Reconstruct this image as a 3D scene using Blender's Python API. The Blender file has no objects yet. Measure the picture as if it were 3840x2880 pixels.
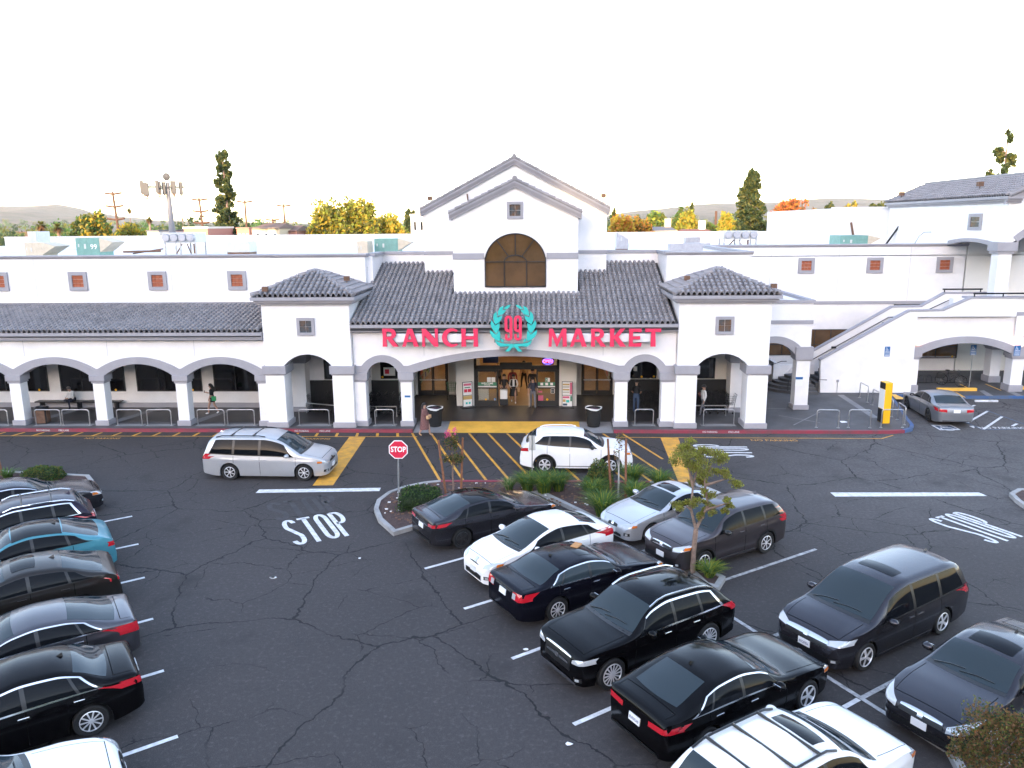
import bpy, bmesh, math, random
from mathutils import Vector, Matrix, noise
from mathutils.bvhtree import BVHTree
random.seed(7)
R = math.radians
sc = bpy.context.scene
COL = sc.collection
# ------------------------------------------------------------------ camera (calibrated from the facade)
CF, CP, CYAW, CROLL, CH = 2913., R(11.66), R(-2.273), R(-0.455), 10.0
def ray(px, py):
    a = (px-1920)/CF; b = (py-1440)/CF
    c, s = math.cos(CROLL), math.sin(CROLL)
    a, b = a*c+b*s, -a*s+b*c
    y = math.cos(CP)-b*math.sin(CP); z = -math.sin(CP)-b*math.cos(CP)
    c, s = math.cos(CYAW), math.sin(CYAW)
    return Vector((a*c+y*s, -a*s+y*c, z))
def gnd(px, py, z=0.0):            # photo pixel -> point on the ground it touches
    d = ray(px, py); t = (z-CH)/d.z
    return Vector((d.x*t, d.y*t, z))
def onY(px, py, Y):                # photo pixel -> point on a wall plane y = Y
    d = ray(px, py); t = Y/d.y
    return Vector((d.x*t, Y, CH+d.z*t))
S11 = 1100/2212; S10 = 1000/2212
ZO = {1: (0, 900, S11), 2: (900, 900, S11), 3: (1800, 900, S11), 4: (2740, 900, S11), 5: (0, 550, S11), 6: (1500, 550, 900/2212), 7: (2250, 600, 750/2212),
      8: (2940, 400, 900/2133), 11: (0, 1600, S11), 12: (0, 2150, S11), 13: (1000, 1550, S10), 14: (1900, 1550, S10), 15: (2840, 1350, S10),
      16: (1700, 1950, S10), 17: (2700, 1950, 1140/2034), 18: (1900, 2250, S11), 9: (1820, 1130, 220/1825), 10: (1700, 1290, 500/2212)}
def q(k, x, y):
    a, b, c = ZO[k]; return (a+x*c, b+y*c)
f0 = ray(1920, 1440); rt = ray(1920+CF, 1440)-f0; dn = ray(1920, 1440+CF)-f0
cam_d = bpy.data.cameras.new('camera'); cam = bpy.data.objects.new('camera', cam_d); COL.objects.link(cam)
cam.matrix_world = Matrix(((rt.x, -dn.x, -f0.x, 0), (rt.y, -dn.y, -f0.y, 0), (rt.z, -dn.z, -f0.z, CH), (0, 0, 0, 1)))
cam_d.sensor_width = 36; cam_d.lens = CF/3840*36; cam_d.clip_start = 0.1; cam_d.clip_end = 12000
sc.camera = cam
# ------------------------------------------------------------------ sky, sun, exposure
SUN_EL, SUN_AZ = R(10.0), R(15); HAZE = 6e-5     # low sun behind the camera, rays run +Y and slightly +X
w = bpy.data.worlds.new('World'); sc.world = w; w.use_nodes = True
nt = w.node_tree; nt.nodes.clear()
sky = nt.nodes.new('ShaderNodeTexSky'); sky.sky_type = 'NISHITA'; sky.sun_disc = False
sky.sun_elevation = SUN_EL; sky.sun_rotation = math.pi+SUN_AZ
sky.altitude = 100; sky.air_density = 0.8; sky.dust_density = 0.5; sky.ozone_density = 0.0
bg = nt.nodes.new('ShaderNodeBackground'); bg.inputs[1].default_value = 0.15
wo = nt.nodes.new('ShaderNodeOutputWorld')
tint = nt.nodes.new('ShaderNodeMixRGB'); tint.blend_type = 'MULTIPLY'; tint.inputs[0].default_value = 1; tint.inputs[2].default_value = (1.07, .98, .985, 1)
nt.links.new(sky.outputs[0], tint.inputs[1]); nt.links.new(tint.outputs[0], bg.inputs[0]); nt.links.new(bg.outputs[0], wo.inputs[0])
sun_d = bpy.data.lights.new('sun', 'SUN'); sun_d.energy = 2.0; sun_d.angle = R(0.6); sun_d.color = (1, .74, .46)
sun = bpy.data.objects.new('sun', sun_d); COL.objects.link(sun)
SUNV = Vector((math.sin(SUN_AZ)*math.cos(SUN_EL), math.cos(SUN_AZ)*math.cos(SUN_EL), -math.sin(SUN_EL)))
sun.rotation_euler = SUNV.to_track_quat('-Z', 'Y').to_euler()
sc.view_settings.view_transform = 'Standard'; sc.view_settings.look = 'None'; sc.view_settings.gamma = 1.0
sc.view_settings.use_curve_mapping = False
sc.view_settings.exposure = 3.0
try:
    sc.cycles.max_bounces = 8; sc.cycles.diffuse_bounces = 4; sc.cycles.use_denoising = True
    sc.cycles.sample_clamp_indirect = 6.0
except Exception: pass

# ------------------------------------------------------------------ materials
M = {}
def mat(name, col, rough=.6, metal=0., coat=0., bump=None, var=None, spec=.5, emit=None, coatr=.03, sub=None):
    m = bpy.data.materials.new(name); m.use_nodes = True; M[name] = m
    n = m.node_tree.nodes; l = m.node_tree.links; b = n['Principled BSDF']
    b.inputs['Base Color'].default_value = (*col, 1); b.inputs['Roughness'].default_value = rough
    b.inputs['Metallic'].default_value = metal; b.inputs['Specular IOR Level'].default_value = spec
    b.inputs['Coat Weight'].default_value = coat; b.inputs['Coat Roughness'].default_value = coatr
    if emit:
        b.inputs['Emission Color'].default_value = (*emit[0], 1); b.inputs['Emission Strength'].default_value = emit[1]
    tc = None
    if var or bump:
        tc = n.new('ShaderNodeTexCoord')
    if var:    # (scale, amount[, second colour])
        nz = n.new('ShaderNodeTexNoise'); nz.inputs['Scale'].default_value = var[0]; nz.inputs['Detail'].default_value = 5; nz.inputs['Roughness'].default_value = .65
        l.new(tc.outputs['Object'], nz.inputs['Vector'])
        mx = n.new('ShaderNodeMix'); mx.data_type = 'RGBA'
        rp = n.new('ShaderNodeValToRGB'); rp.color_ramp.elements[0].position = .35; rp.color_ramp.elements[1].position = .68
        l.new(nz.outputs[0], rp.inputs[0]); l.new(rp.outputs[0], mx.inputs['Factor'])
        c2 = var[2] if len(var) > 2 else tuple(c*(1-var[1]) for c in col)
        mx.inputs['A'].default_value = (*col, 1); mx.inputs['B'].default_value = (*c2, 1)
        l.new(mx.outputs['Result'], b.inputs['Base Color'])
    if bump:   # (scale, strength, distance)
        nz = n.new('ShaderNodeTexNoise'); nz.inputs['Scale'].default_value = bump[0]; nz.inputs['Detail'].default_value = 4
        l.new(tc.outputs['Object'], nz.inputs['Vector'])
        bp = n.new('ShaderNodeBump'); bp.inputs['Strength'].default_value = bump[1]; bp.inputs['Distance'].default_value = bump[2] if len(bump) > 2 else .01
        l.new(nz.outputs[0], bp.inputs['Height']); l.new(bp.outputs[0], b.inputs['Normal'])
    if sub:    # translucency for leaves
        tr = n.new('ShaderNodeBsdfTranslucent'); tr.inputs[0].default_value = (*sub[0], 1)
        ms = n.new('ShaderNodeMixShader'); ms.inputs[0].default_value = sub[1]
        o = n['Material Output']; l.new(b.outputs[0], ms.inputs[1]); l.new(tr.outputs[0], ms.inputs[2]); l.new(ms.outputs[0], o.inputs[0])
    return m
mat('stucco', (.83, .81, .81), .85, bump=(60, .35, .012), var=(.6, .13), spec=.2)
mat('stucco_in', (.78, .76, .72), .85, bump=(60, .3, .01), var=(.5, .05), spec=.2)
mat('trim', (.345, .335, .36), .75, bump=(70, .3, .008), var=(1.2, .12), spec=.25)
mat('rooftop', (.72, .72, .72), .8, var=(.35, .2), spec=.2)
mat('tile', (.265, .25, .258), .7, bump=(25, .12, .006), var=(.8, .2), spec=.35)
mat('tile_light', (.295, .28, .287), .7, bump=(25, .12, .006), var=(.8, .2), spec=.35)
mat('tile_dark', (.235, .222, .23), .72, bump=(25, .12, .006), var=(.8, .2), spec=.35)
mat('under', (.03, .03, .033), .9)
mat('orange', (.36, .10, .045), .6, var=(9, .25))
mat('glassdark', (.006, .006, .008), .06, spec=.5)
mat('glass_reflpaint', (.125, .068, .030), .03, spec=.9, var=(.9, .35))  # brown base puts a warm tree reflection into the glass colour
mat('joint', (.52, .52, .54), .8); mat('polewood', (.085, .04, .025), .85); mat('antenna', (.04, .04, .046), .6); mat('tar', (.022, .021, .023), .7, var=(3, .4, (.05, .047, .048)))
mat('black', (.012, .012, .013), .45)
mat('blackmetal', (.02, .02, .023), .4, .3)
mat('steel', (.55, .55, .56), .3, .9, var=(8, .25))
mat('galv', (.42, .43, .44), .45, .7, var=(10, .3))
mat('concrete', (.27, .265, .27), .85, bump=(40, .3, .005), var=(.8, .35))
mat('walk', (.10, .098, .102), .7, bump=(50, .25, .004), var=(.7, .4), spec=.4)
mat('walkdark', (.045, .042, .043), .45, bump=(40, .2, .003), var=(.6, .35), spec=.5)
mat('kerb', (.36, .355, .35), .85, bump=(40, .4, .006), var=(1.5, .35))
mat('kerbred', (.27, .03, .055), .6, bump=(40, .3, .005), var=(2.5, .6, (.16, .05, .06)))
mat('kerbblue', (.03, .10, .27), .6, bump=(40, .3, .005), var=(2.5, .4, (.09, .12, .17)))
mat('pyellow', (.74, .36, .03), .65, var=(2.2, .5, (.40, .21, .05)), bump=(60, .25, .003))
mat('ypaint', (.85, .47, .07), .6, var=(1.2, .25), bump=(50, .2, .003))
mat('pwhite', (.74, .74, .74), .65, var=(5, .5, (.45, .45, .46)), bump=(60, .25, .003))
mat('pwhite2', (.50, .50, .50), .7, var=(6, .7, (.16, .16, .165)), bump=(60, .25, .003))
mat('pblue', (.05, .09, .16), .7, var=(5, .5, (.05, .06, .08)))
mat('mulch', (.09, .055, .048), .95, bump=(22, 1., .05), var=(6, .6, (.05, .03, .028)))
mat('signred', (.72, .035, .10), .35, coat=.3)
mat('signredside', (.30, .02, .05), .4)
mat('teal', (.03, .46, .42), .35, coat=.3)
mat('tealside', (.02, .12, .12), .4)
mat('raceway', (.72, .72, .73), .5)
mat('stopred', (.62, .02, .06), .4)
mat('white', (.82, .82, .82), .5)
mat('paper', (.78, .78, .77), .6)
mat('green', (.05, .22, .13), .5)
mat('yellow', (.85, .45, .01), .4)
mat('bluesign', (.02, .12, .32), .4)
mat('pink', (.62, .12, .22), .5)
mat('rubber', (.0065, .0065, .007), .75, bump=(60, .2, .003))
mat('wood', (.24, .10, .05), .8, bump=(30, .4, .006), var=(8, .4))
mat('bark', (.26, .18, .14), .9, bump=(25, .6, .02), var=(5, .5))
mat('brown', (.17, .09, .055), .7, var=(4, .4))
mat('interior', (.34, .20, .09), .5, var=(.8, .3))
mat('lampglow', (.9, .8, .6), .5, emit=((1, .72, .40), 4.5))
mat('neon', (.8, .05, .1), .4, emit=((1, .04, .12), 2.2))
mat('neonblue', (.1, .1, .9), .4, emit=((.1, .08, 1), 1.6))
mat('sconce', (.9, .5, .35), .4, emit=((1, .42, .22), .9))
mat('acgreen', (.17, .33, .29), .6, .2, var=(3, .2))
mat('actan', (.55, .47, .36), .6, var=(3, .2))
mat('acgrey', (.40, .40, .43), .5, .3, var=(3, .2))
mat('acwhite', (.52, .52, .50), .5, var=(3, .15))
mat('wine', (.07, .02, .04), .6); mat('cartgreen', (.03, .17, .07), .4)

# ------------------------------------------------------------------ mesh helpers
class MB:
    def __init__(s): s.v = []; s.f = []; s.m = []
    def add(s, vs, fs, mi=0):
        o = len(s.v); s.v += [tuple(v) for v in vs]; s.f += [tuple(i+o for i in f) for f in fs]; s.m += [mi]*len(fs); return s
    def box(s, x0, x1, y0, y1, z0, z1, mi=0):
        return s.add([(x0, y0, z0), (x1, y0, z0), (x1, y1, z0), (x0, y1, z0), (x0, y0, z1), (x1, y0, z1), (x1, y1, z1), (x0, y1, z1)],
                     [(0, 3, 2, 1), (4, 5, 6, 7), (0, 1, 5, 4), (1, 2, 6, 5), (2, 3, 7, 6), (3, 0, 4, 7)], mi)
    def prism(s, pts, fn, mi=0):        # pts 2D outline, fn(p, k) -> 3D, k in (0, 1)
        n = len(pts)
        return s.add([fn(p, 0) for p in pts]+[fn(p, 1) for p in pts],
                     [tuple(range(n)), tuple(range(2*n-1, n-1, -1))]+[(i, i+n, (i+1) % n+n, (i+1) % n) for i in range(n)], mi)
    def xz(s, pts, y0, y1, mi=0): return s.prism(pts, lambda p, k: (p[0], (y0, y1)[k], p[1]), mi)
    def yz(s, pts, x0, x1, mi=0): return s.prism(pts, lambda p, k: ((x0, x1)[k], p[0], p[1]), mi)
    def xy(s, pts, z0, z1, mi=0): return s.prism(pts, lambda p, k: (p[0], p[1], (z1, z0)[k]), mi)
    def tube(s, pts, r, n=6, mi=0, cap=True):
        pts = [Vector(p) for p in pts]; k = len(pts); rr = r if isinstance(r, (list, tuple)) else [r]*k
        o = len(s.v); ref = None
        for i, p in enumerate(pts):
            t = (pts[min(i+1, k-1)]-pts[max(i-1, 0)])
            if t.length < 1e-9: t = Vector((0, 0, 1))
            t.normalize()
            if ref is None: ref = t.orthogonal().normalized()
            a = (ref-t*ref.dot(t))
            if a.length < 1e-6: a = t.orthogonal()
            a.normalize(); ref = a; b = t.cross(a)
            for j in range(n):
                th = 2*math.pi*j/n
                s.v.append(tuple(p+(a*math.cos(th)+b*math.sin(th))*rr[i]))
        for i in range(k-1):
            for j in range(n):
                s.f.append((o+i*n+j, o+i*n+(j+1) % n, o+(i+1)*n+(j+1) % n, o+(i+1)*n+j)); s.m.append(mi)
        if cap:
            s.f.append(tuple(o+j for j in range(n-1, -1, -1))); s.m.append(mi)
            s.f.append(tuple(o+(k-1)*n+j for j in range(n))); s.m.append(mi)
        return s
    def lathe(s, prof, n=16, c=(0, 0, 0), axis='z', mi=0):   # prof (r, h)
        o = len(s.v); c = Vector(c)
        for r_, h in prof:
            for j in range(n):
                th = 2*math.pi*j/n; x, y = r_*math.cos(th), r_*math.sin(th)
                s.v.append(tuple(c+(Vector((x, y, h)) if axis == 'z' else Vector((x, h, y)) if axis == 'y' else Vector((h, x, y)))))
        for i in range(len(prof)-1):
            for j in range(n):
                a, b2, c2, d = o+i*n+j, o+i*n+(j+1) % n, o+(i+1)*n+(j+1) % n, o+(i+1)*n+j
                s.f.append((a, b2, c2, d) if axis != 'y' else (a, d, c2, b2)); s.m.append(mi)
        for i in (0, len(prof)-1):
            if prof[i][0] > 1e-4:
                ids = tuple(o+i*n+j for j in range(n)); s.f.append(ids if i else ids[::-1]); s.m.append(mi)
        return s
    def grid(s, fn, nu, nv, mi=0):
        o = len(s.v)
        for i in range(nu+1):
            for j in range(nv+1): s.v.append(tuple(fn(i/nu, j/nv)))
        for i in range(nu):
            for j in range(nv):
                a = o+i*(nv+1)+j; s.f.append((a, a+nv+1, a+nv+2, a+1)); s.m.append(mi)
        return s
    def ball(s, c, r, n=8, mi=0, sq=(1, 1, 1)):
        return s.add([(c[0]+r*sq[0]*math.sin(math.pi*i/n)*math.cos(2*math.pi*j/(2*n)), c[1]+r*sq[1]*math.sin(math.pi*i/n)*math.sin(2*math.pi*j/(2*n)), c[2]+r*sq[2]*math.cos(math.pi*i/n)) for i in range(n+1) for j in range(2*n)],
                     [(i*2*n+j, (i+1)*2*n+j, (i+1)*2*n+(j+1) % (2*n), i*2*n+(j+1) % (2*n)) for i in range(n) for j in range(2*n)], mi)
    def mesh(s, name, mats, smooth=None):
        me = bpy.data.meshes.new(name); me.from_pydata(s.v, [], s.f)
        mats = mats if isinstance(mats, (list, tuple)) else [mats]
        for m_ in mats: me.materials.append(M[m_] if isinstance(m_, str) else m_)
        if len(mats) > 1: me.polygons.foreach_set('material_index', s.m)
        if smooth:
            me.polygons.foreach_set('use_smooth', [True]*len(me.polygons))
            me.set_sharp_from_angle(angle=R(smooth))
        me.validate(clean_customdata=False); me.update()
        return me
    def build(s, name, mats, parent=None, smooth=None, loc=None, bevel=None, fix=True):
        me = s.mesh(name, mats, smooth)
        if fix:
            bm = bmesh.new(); bm.from_mesh(me); bmesh.ops.recalc_face_normals(bm, faces=bm.faces); bm.to_mesh(me); bm.free()
        o = bpy.data.objects.new(name, me); COL.objects.link(o)
        if parent is not None: o.parent = parent
        if loc is not None: o.location = loc
        if bevel:
            b = o.modifiers.new('edge', 'BEVEL'); b.width = bevel; b.segments = 2; b.limit_method = 'ANGLE'; b.angle_limit = R(40)
        return o
def tag(o, label, cat, group=None):
    o['label'] = label; o['category'] = cat
    if group: o['group'] = group
    return o
def thing(name, label, cat, loc=(0, 0, 0), rz=0, group=None):
    o = bpy.data.objects.new(name, None); COL.objects.link(o); o.empty_display_size = .2
    o.location = loc; o.rotation_euler = (0, 0, rz); return tag(o, label, cat, group)
def struct(o, kind='structure'): o['kind'] = kind; return o
def dup(src, parent=None, loc=None, rz=None, label=None, group=None):
    c = src.copy(); COL.objects.link(c)
    if parent is not None: c.parent = parent
    if loc is not None: c.location = loc
    if rz is not None: c.rotation_euler = (0, 0, rz)
    if label: c['label'] = label
    if group: c['group'] = group
    for ch in list(src.children): dup(ch, c)
    return c
def curve_obj(name, polys, depth, mats, parent=None, xf=None, bevel=0):
    """filled outlines (holes allowed) in XY, extruded by depth; returned as one mesh object"""
    cu = bpy.data.curves.new(name, 'CURVE'); cu.dimensions = '2D'; cu.fill_mode = 'BOTH'; cu.extrude = depth/2; cu.bevel_depth = bevel
    for p in polys:
        sp = cu.splines.new('POLY'); sp.points.add(len(p)-1); sp.use_cyclic_u = True
        for i, c in enumerate(p): sp.points[i].co = (c[0], c[1], 0, 1)
    return _conv(cu, name, mats, parent, xf)
def _conv(cu, name, mats, parent, xf):
    t = bpy.data.objects.new('tmp', cu); COL.objects.link(t)
    dg = bpy.context.evaluated_depsgraph_get()
    me = bpy.data.meshes.new_from_object(t.evaluated_get(dg)); bpy.data.objects.remove(t); bpy.data.curves.remove(cu)
    me.name = name; me.materials.clear()
    mats = mats if isinstance(mats, (list, tuple)) else [mats]
    for m_ in mats: me.materials.append(M[m_])
    if len(mats) > 1:
        for p in me.polygons: p.material_index = 0 if p.normal.z > .7 else 1
    if xf is not None: me.transform(xf)
    o = bpy.data.objects.new(name, me); COL.objects.link(o)
    if parent is not None: o.parent = parent
    return o
def text_obj(name, body, size, depth, mats, parent=None, xf=None, sx=1., align='CENTER', bold=0., spacing=1.):
    cu = bpy.data.curves.new(name, 'FONT'); cu.body = body; cu.size = size; cu.extrude = depth/2; cu.align_x = align; cu.align_y = 'CENTER'
    cu.offset = bold; cu.space_character = spacing; cu.resolution_u = 3
    x = Matrix.Diagonal((sx, 1, 1, 1))
    return _conv(cu, name, mats, parent, (xf @ x) if xf is not None else x)
def XF(o, right, up):              # plane frame: local x -> right, y -> up, z -> right x up
    r_, u = Vector(right).normalized(), Vector(up).normalized(); n = r_.cross(u); o = Vector(o)
    return Matrix(((r_.x, u.x, n.x, o.x), (r_.y, u.y, n.y, o.y), (r_.z, u.z, n.z, o.z), (0, 0, 0, 1)))
def stroke(path, wd):              # open polyline -> outline polygon
    p = [Vector(a) for a in path]; L_, R_ = [], []
    for i in range(len(p)):
        t = p[min(i+1, len(p)-1)]-p[max(i-1, 0)]; t.normalize(); nrm = Vector((-t.y, t.x))*wd/2
        L_.append(p[i]+nrm); R_.append(p[i]-nrm)
    return [tuple(a) for a in L_+R_[::-1]]
def arc(cx, cy, rx, ry, a0, a1, n=10): return [(cx+rx*math.cos(R(a0+(a1-a0)*i/n)), cy+ry*math.sin(R(a0+(a1-a0)*i/n))) for i in range(n+1)]
def seg(xl, xr, zs, zc, n=18):     # segmental arch, left to right
    h = zc-zs; s = (xr-xl)/2; r_ = (h*h+s*s)/(2*h); cz = zc-r_; cx = (xl+xr)/2
    return [(x, cz+math.sqrt(max(0, r_*r_-(x-cx)**2))) for x in [xl+(xr-xl)*i/n for i in range(n+1)]]
# ------------------------------------------------------------------ asphalt
def asphalt():
    m = bpy.data.materials.new('asphalt'); m.use_nodes = True; M['asphalt'] = m
    n = m.node_tree.nodes; l = m.node_tree.links; b = n['Principled BSDF']; b.inputs['Roughness'].default_value = .8; b.inputs['Specular IOR Level'].default_value = .3
    tc = n.new('ShaderNodeTexCoord'); P = tc.outputs['Object']
    def nz(sc_, det, rough=.6, vec=P, dist=0):
        k = n.new('ShaderNodeTexNoise'); k.inputs['Scale'].default_value = sc_; k.inputs['Detail'].default_value = det; k.inputs['Roughness'].default_value = rough; k.inputs['Distortion'].default_value = dist
        l.new(vec, k.inputs['Vector']); return k
    def ramp(src, a, c, lo=0., hi=1.):
        k = n.new('ShaderNodeMapRange'); k.inputs[1].default_value = a; k.inputs[2].default_value = c; k.inputs[3].default_value = lo; k.inputs[4].default_value = hi
        l.new(src, k.inputs[0]); return k.outputs[0]
    def mth(op, a, c):
        k = n.new('ShaderNodeMath'); k.operation = op
        for i, x in enumerate((a, c)):
            if isinstance(x, (int, float)): k.inputs[i].default_value = x
            else: l.new(x, k.inputs[i])
        return k.outputs[0]
    def mix(f, a, c):
        k = n.new('ShaderNodeMix'); k.data_type = 'RGBA'
        l.new(f, k.inputs['Factor'])
        for nm, x in (('A', a), ('B', c)):
            if isinstance(x, tuple): k.inputs[nm].default_value = (*x, 1)
            else: l.new(x, k.inputs[nm])
        return k.outputs['Result']
    big = nz(.12, 5); mid = nz(.9, 5, .7); fine = nz(55, 3, .8); grain = nz(9, 4, .75); spk = nz(160, 2, .8)
    c = mix(ramp(big.outputs[0], .35, .65), (.034, .0295, .0295), (.050, .0433, .0433))
    sep = n.new('ShaderNodeSeparateXYZ'); l.new(P, sep.inputs[0])
    pale = mth('MULTIPLY', ramp(sep.outputs[0], 5, 15), ramp(sep.outputs[1], 21, 28))     # dustier, more worn lane to the right
    c = mix(mth('MULTIPLY', pale, ramp(mid.outputs[0], .3, .8, .2, .75)), c, (.20, .187, .185))
    c = mix(ramp(mid.outputs[0], .58, .75, 0, .7), c, (.027, .025, .025))
    c = mix(ramp(grain.outputs[0], .40, .62, .55, 0), c, (.030, .0265, .027)); c = mix(ramp(grain.outputs[0], .55, .75, 0, .6), c, (.115, .104, .104))
    c = mix(ramp(fine.outputs[0], .45, .75, 0, .7), c, (.10, .094, .092))
    c = mix(ramp(spk.outputs[0], .62, .78, 0, .6), c, (.22, .21, .205))
    # cracks: noise-bent cell borders, broken up by a mask
    wob = nz(.55, 4, .6)
    vm = n.new('ShaderNodeMixRGB'); vm.blend_type = 'ADD'; vm.inputs[0].default_value = 1.5
    l.new(P, vm.inputs[1]); l.new(wob.outputs['Color'], vm.inputs[2])
    wob2 = nz(4., 3, .7); vm2 = n.new('ShaderNodeMixRGB'); vm2.blend_type = 'ADD'; vm2.inputs[0].default_value = .16
    l.new(vm.outputs[0], vm2.inputs[1]); l.new(wob2.outputs['Color'], vm2.inputs[2])
    cr = None
    for s_, wd, lo, hi in ((.23, .0055, .34, .42), (.55, .007, .47, .53)):
        v = n.new('ShaderNodeTexVoronoi'); v.voronoi_dimensions = '2D'; v.feature = 'DISTANCE_TO_EDGE'; v.inputs['Scale'].default_value = s_
        l.new(vm2.outputs[0], v.inputs['Vector'])
        msk = nz(.3, 2); w_ = ramp(nz(1.3, 2).outputs[0], .3, .7, wd*.5, wd*1.5)
        k = mth('LESS_THAN', v.outputs['Distance'], w_); k = mth('MULTIPLY', k, ramp(msk.outputs[0], lo, hi))
        cr = k if cr is None else mth('MAXIMUM', cr, k)
    oil = ramp(nz(.42, 4, .55).outputs[0], .60, .74, 0, .6); c = mix(oil, c, (.020, .019, .019))
    c = mix(mth('MULTIPLY', cr, .9), c, (.008, .008, .008))
    l.new(c, b.inputs['Base Color'])
    bp = n.new('ShaderNodeBump'); bp.inputs['Strength'].default_value = .5; bp.inputs['Distance'].default_value = .006
    l.new(mth('SUBTRACT', fine.outputs[0], cr), bp.inputs['Height']); l.new(bp.outputs[0], b.inputs['Normal'])
asphalt()
mat('dirt', (.17, .14, .10), .95, var=(.02, .5, (.09, .11, .05)))
g_ = MB().xy([(-6000, -900), (6000, -900), (6000, 4500), (-6000, 4500)], -.02, -.05).build('ground', 'dirt'); struct(g_)
lot = MB()
lot.add([(x, y, 0) for y in (-120, 0, 30, 60, 140) for x in (-150, -40, 0, 40, 160)], [(j*5+i, j*5+i+1, j*5+i+6, j*5+i+5) for j in range(4) for i in range(4)])
lot = struct(lot.build('parking_lot', 'asphalt')); lot['label'] = 'dark cracked asphalt parking lot and lane'

# ------------------------------------------------------------------ pavement with kerbs
YK = 36.6
def rampx(x): return -6.34 < x < 3.46
walk = struct(MB().xy([(-48, YK+.15), (-6.34, YK+.15), (-6.34, 38.25), (3.46, 38.25), (3.46, YK+.15), (16.6, YK+.15), (17.6, 37.0), (18.2, 38.0), (18.6, 39.3), (19.0, 40.7), (20.1, 44.9), (23.6, 44.4), (42, 44.5), (42, 53), (-48, 53)], 0., .15).build('pavement', 'walk'))
walk['label'] = 'dark concrete pavement in front of the store'
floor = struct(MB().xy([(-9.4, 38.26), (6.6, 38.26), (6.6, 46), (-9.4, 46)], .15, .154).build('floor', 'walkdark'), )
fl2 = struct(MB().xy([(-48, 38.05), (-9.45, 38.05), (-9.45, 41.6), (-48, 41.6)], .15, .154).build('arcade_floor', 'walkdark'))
for i, x in enumerate((-26.53, -22.23, -18.01)):   # pale joints crossing the arcade floor
    MB().xy([(x-.25, 37.6), (x+.35, 37.6), (x+1.3, 41.2), (x+.9, 41.2)], .155, .158).build('floor_strip', 'concrete', fl2)
kb = {}
def kerb_run(pts, m_, wd=.17, h=.152):
    b = MB()
    for i in range(len(pts)-1):
        p, n_ = Vector(pts[i]), Vector(pts[i+1]); t = (n_-p).normalized(); o = Vector((-t.y, t.x))*wd
        b.add([(p.x, p.y, 0), (n_.x, n_.y, 0), (n_.x, n_.y, h), (p.x, p.y, h), (p.x+o.x, p.y+o.y, 0), (n_.x+o.x, n_.y+o.y, 0), (n_.x+o.x, n_.y+o.y, h), (p.x+o.x, p.y+o.y, h)],
              [(0, 1, 2, 3), (3, 2, 6, 7), (4, 7, 6, 5), (0, 3, 7, 4), (1, 5, 6, 2)])
    o_ = struct(b.build('kerb', m_)); return o_
kerb_run([(-48, YK), (-6.36, YK)], 'kerbred')
kerb_run([(3.48, YK), (16.6, YK), (17.4, 36.75)], 'kerbred')
kerb_run([(17.4, 36.75), (17.95, 37.15), (18.3, 37.8), (18.65, 39.2), (19.1, 40.7), (20.2, 44.75), (23.6, 44.25), (42, 44.35)], 'kerbblue')
b = MB()   # flush entrance ramp
for x0, x1 in ((-6.34, -4.68), (1.86, 3.46)):
    b.add([(x0, YK, .004), (x1, YK, .004), (x1, 38.26, .154), (x0, 38.26, .154)], [(0, 1, 2, 3)])
struct(b.build('ramp', 'concrete'))
struct(MB().add([(-4.68, YK, .006), (1.86, YK, .006), (1.86, 38.26, .158), (-4.68, 38.26, .158)], [(0, 1, 2, 3)]).build('tactile_strip', 'ypaint'))
# concrete pads under the hoop rails are modelled with the rails

# ------------------------------------------------------------------ painted markings
MK = {'n': 0}
def mark(pts, m_, name='road_marking', parent=lot, z=.004):
    o = MB().xy(pts, z-.002, z).build(name, m_, parent); return o
def line(a, c, wd, m_='pwhite', z=.004):
    a, c = Vector(a[:2]), Vector(c[:2]); t = (c-a).normalized(); n_ = Vector((-t.y, t.x))*wd/2
    return mark([tuple(a-n_), tuple(c-n_), tuple(c+n_), tuple(a+n_)], m_, z=z)
G = lambda k, x, y: gnd(*q(k, x, y))
# stall lines
for a, c in (((-3.48, 21.34), (1.25, 24.75)), ((-2.07, 18.92), (2.9, 22.4)), ((-.71, 16.54), (4.3, 20.1)), ((.64, 14.13), (5.6, 17.6)), ((1.95, 11.75), (6.75, 15.15))):
    line(a, c, .11)
for c, a in (((-14.45, 25.36), (-18.9, 22.1)), ((-12.98, 22.96), (-17.5, 19.7)), ((-11.56, 20.58), (-16, 17.3)), ((-10.12, 18.2), (-14.6, 14.9)), ((-8.69, 15.84), (-13.2, 12.5)), ((-7.29, 13.54), (-11.8, 10.2))):
    line(a, c, .11)
for a, c in (((5.0, 20.65), (8.52, 22.99)), ((2.75, 22.5), (7.2, 25.4)), ((5.45, 17.55), (10.0, 20.6)), ((6.84, 15.2), (11.4, 18.3)), ((8.3, 12.9), (12.9, 16))):
    line(a, c, .11, 'pwhite2', .006)
line((1.85, 24.15), (7.75, 13.5), .11, 'pwhite2', .008)
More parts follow.
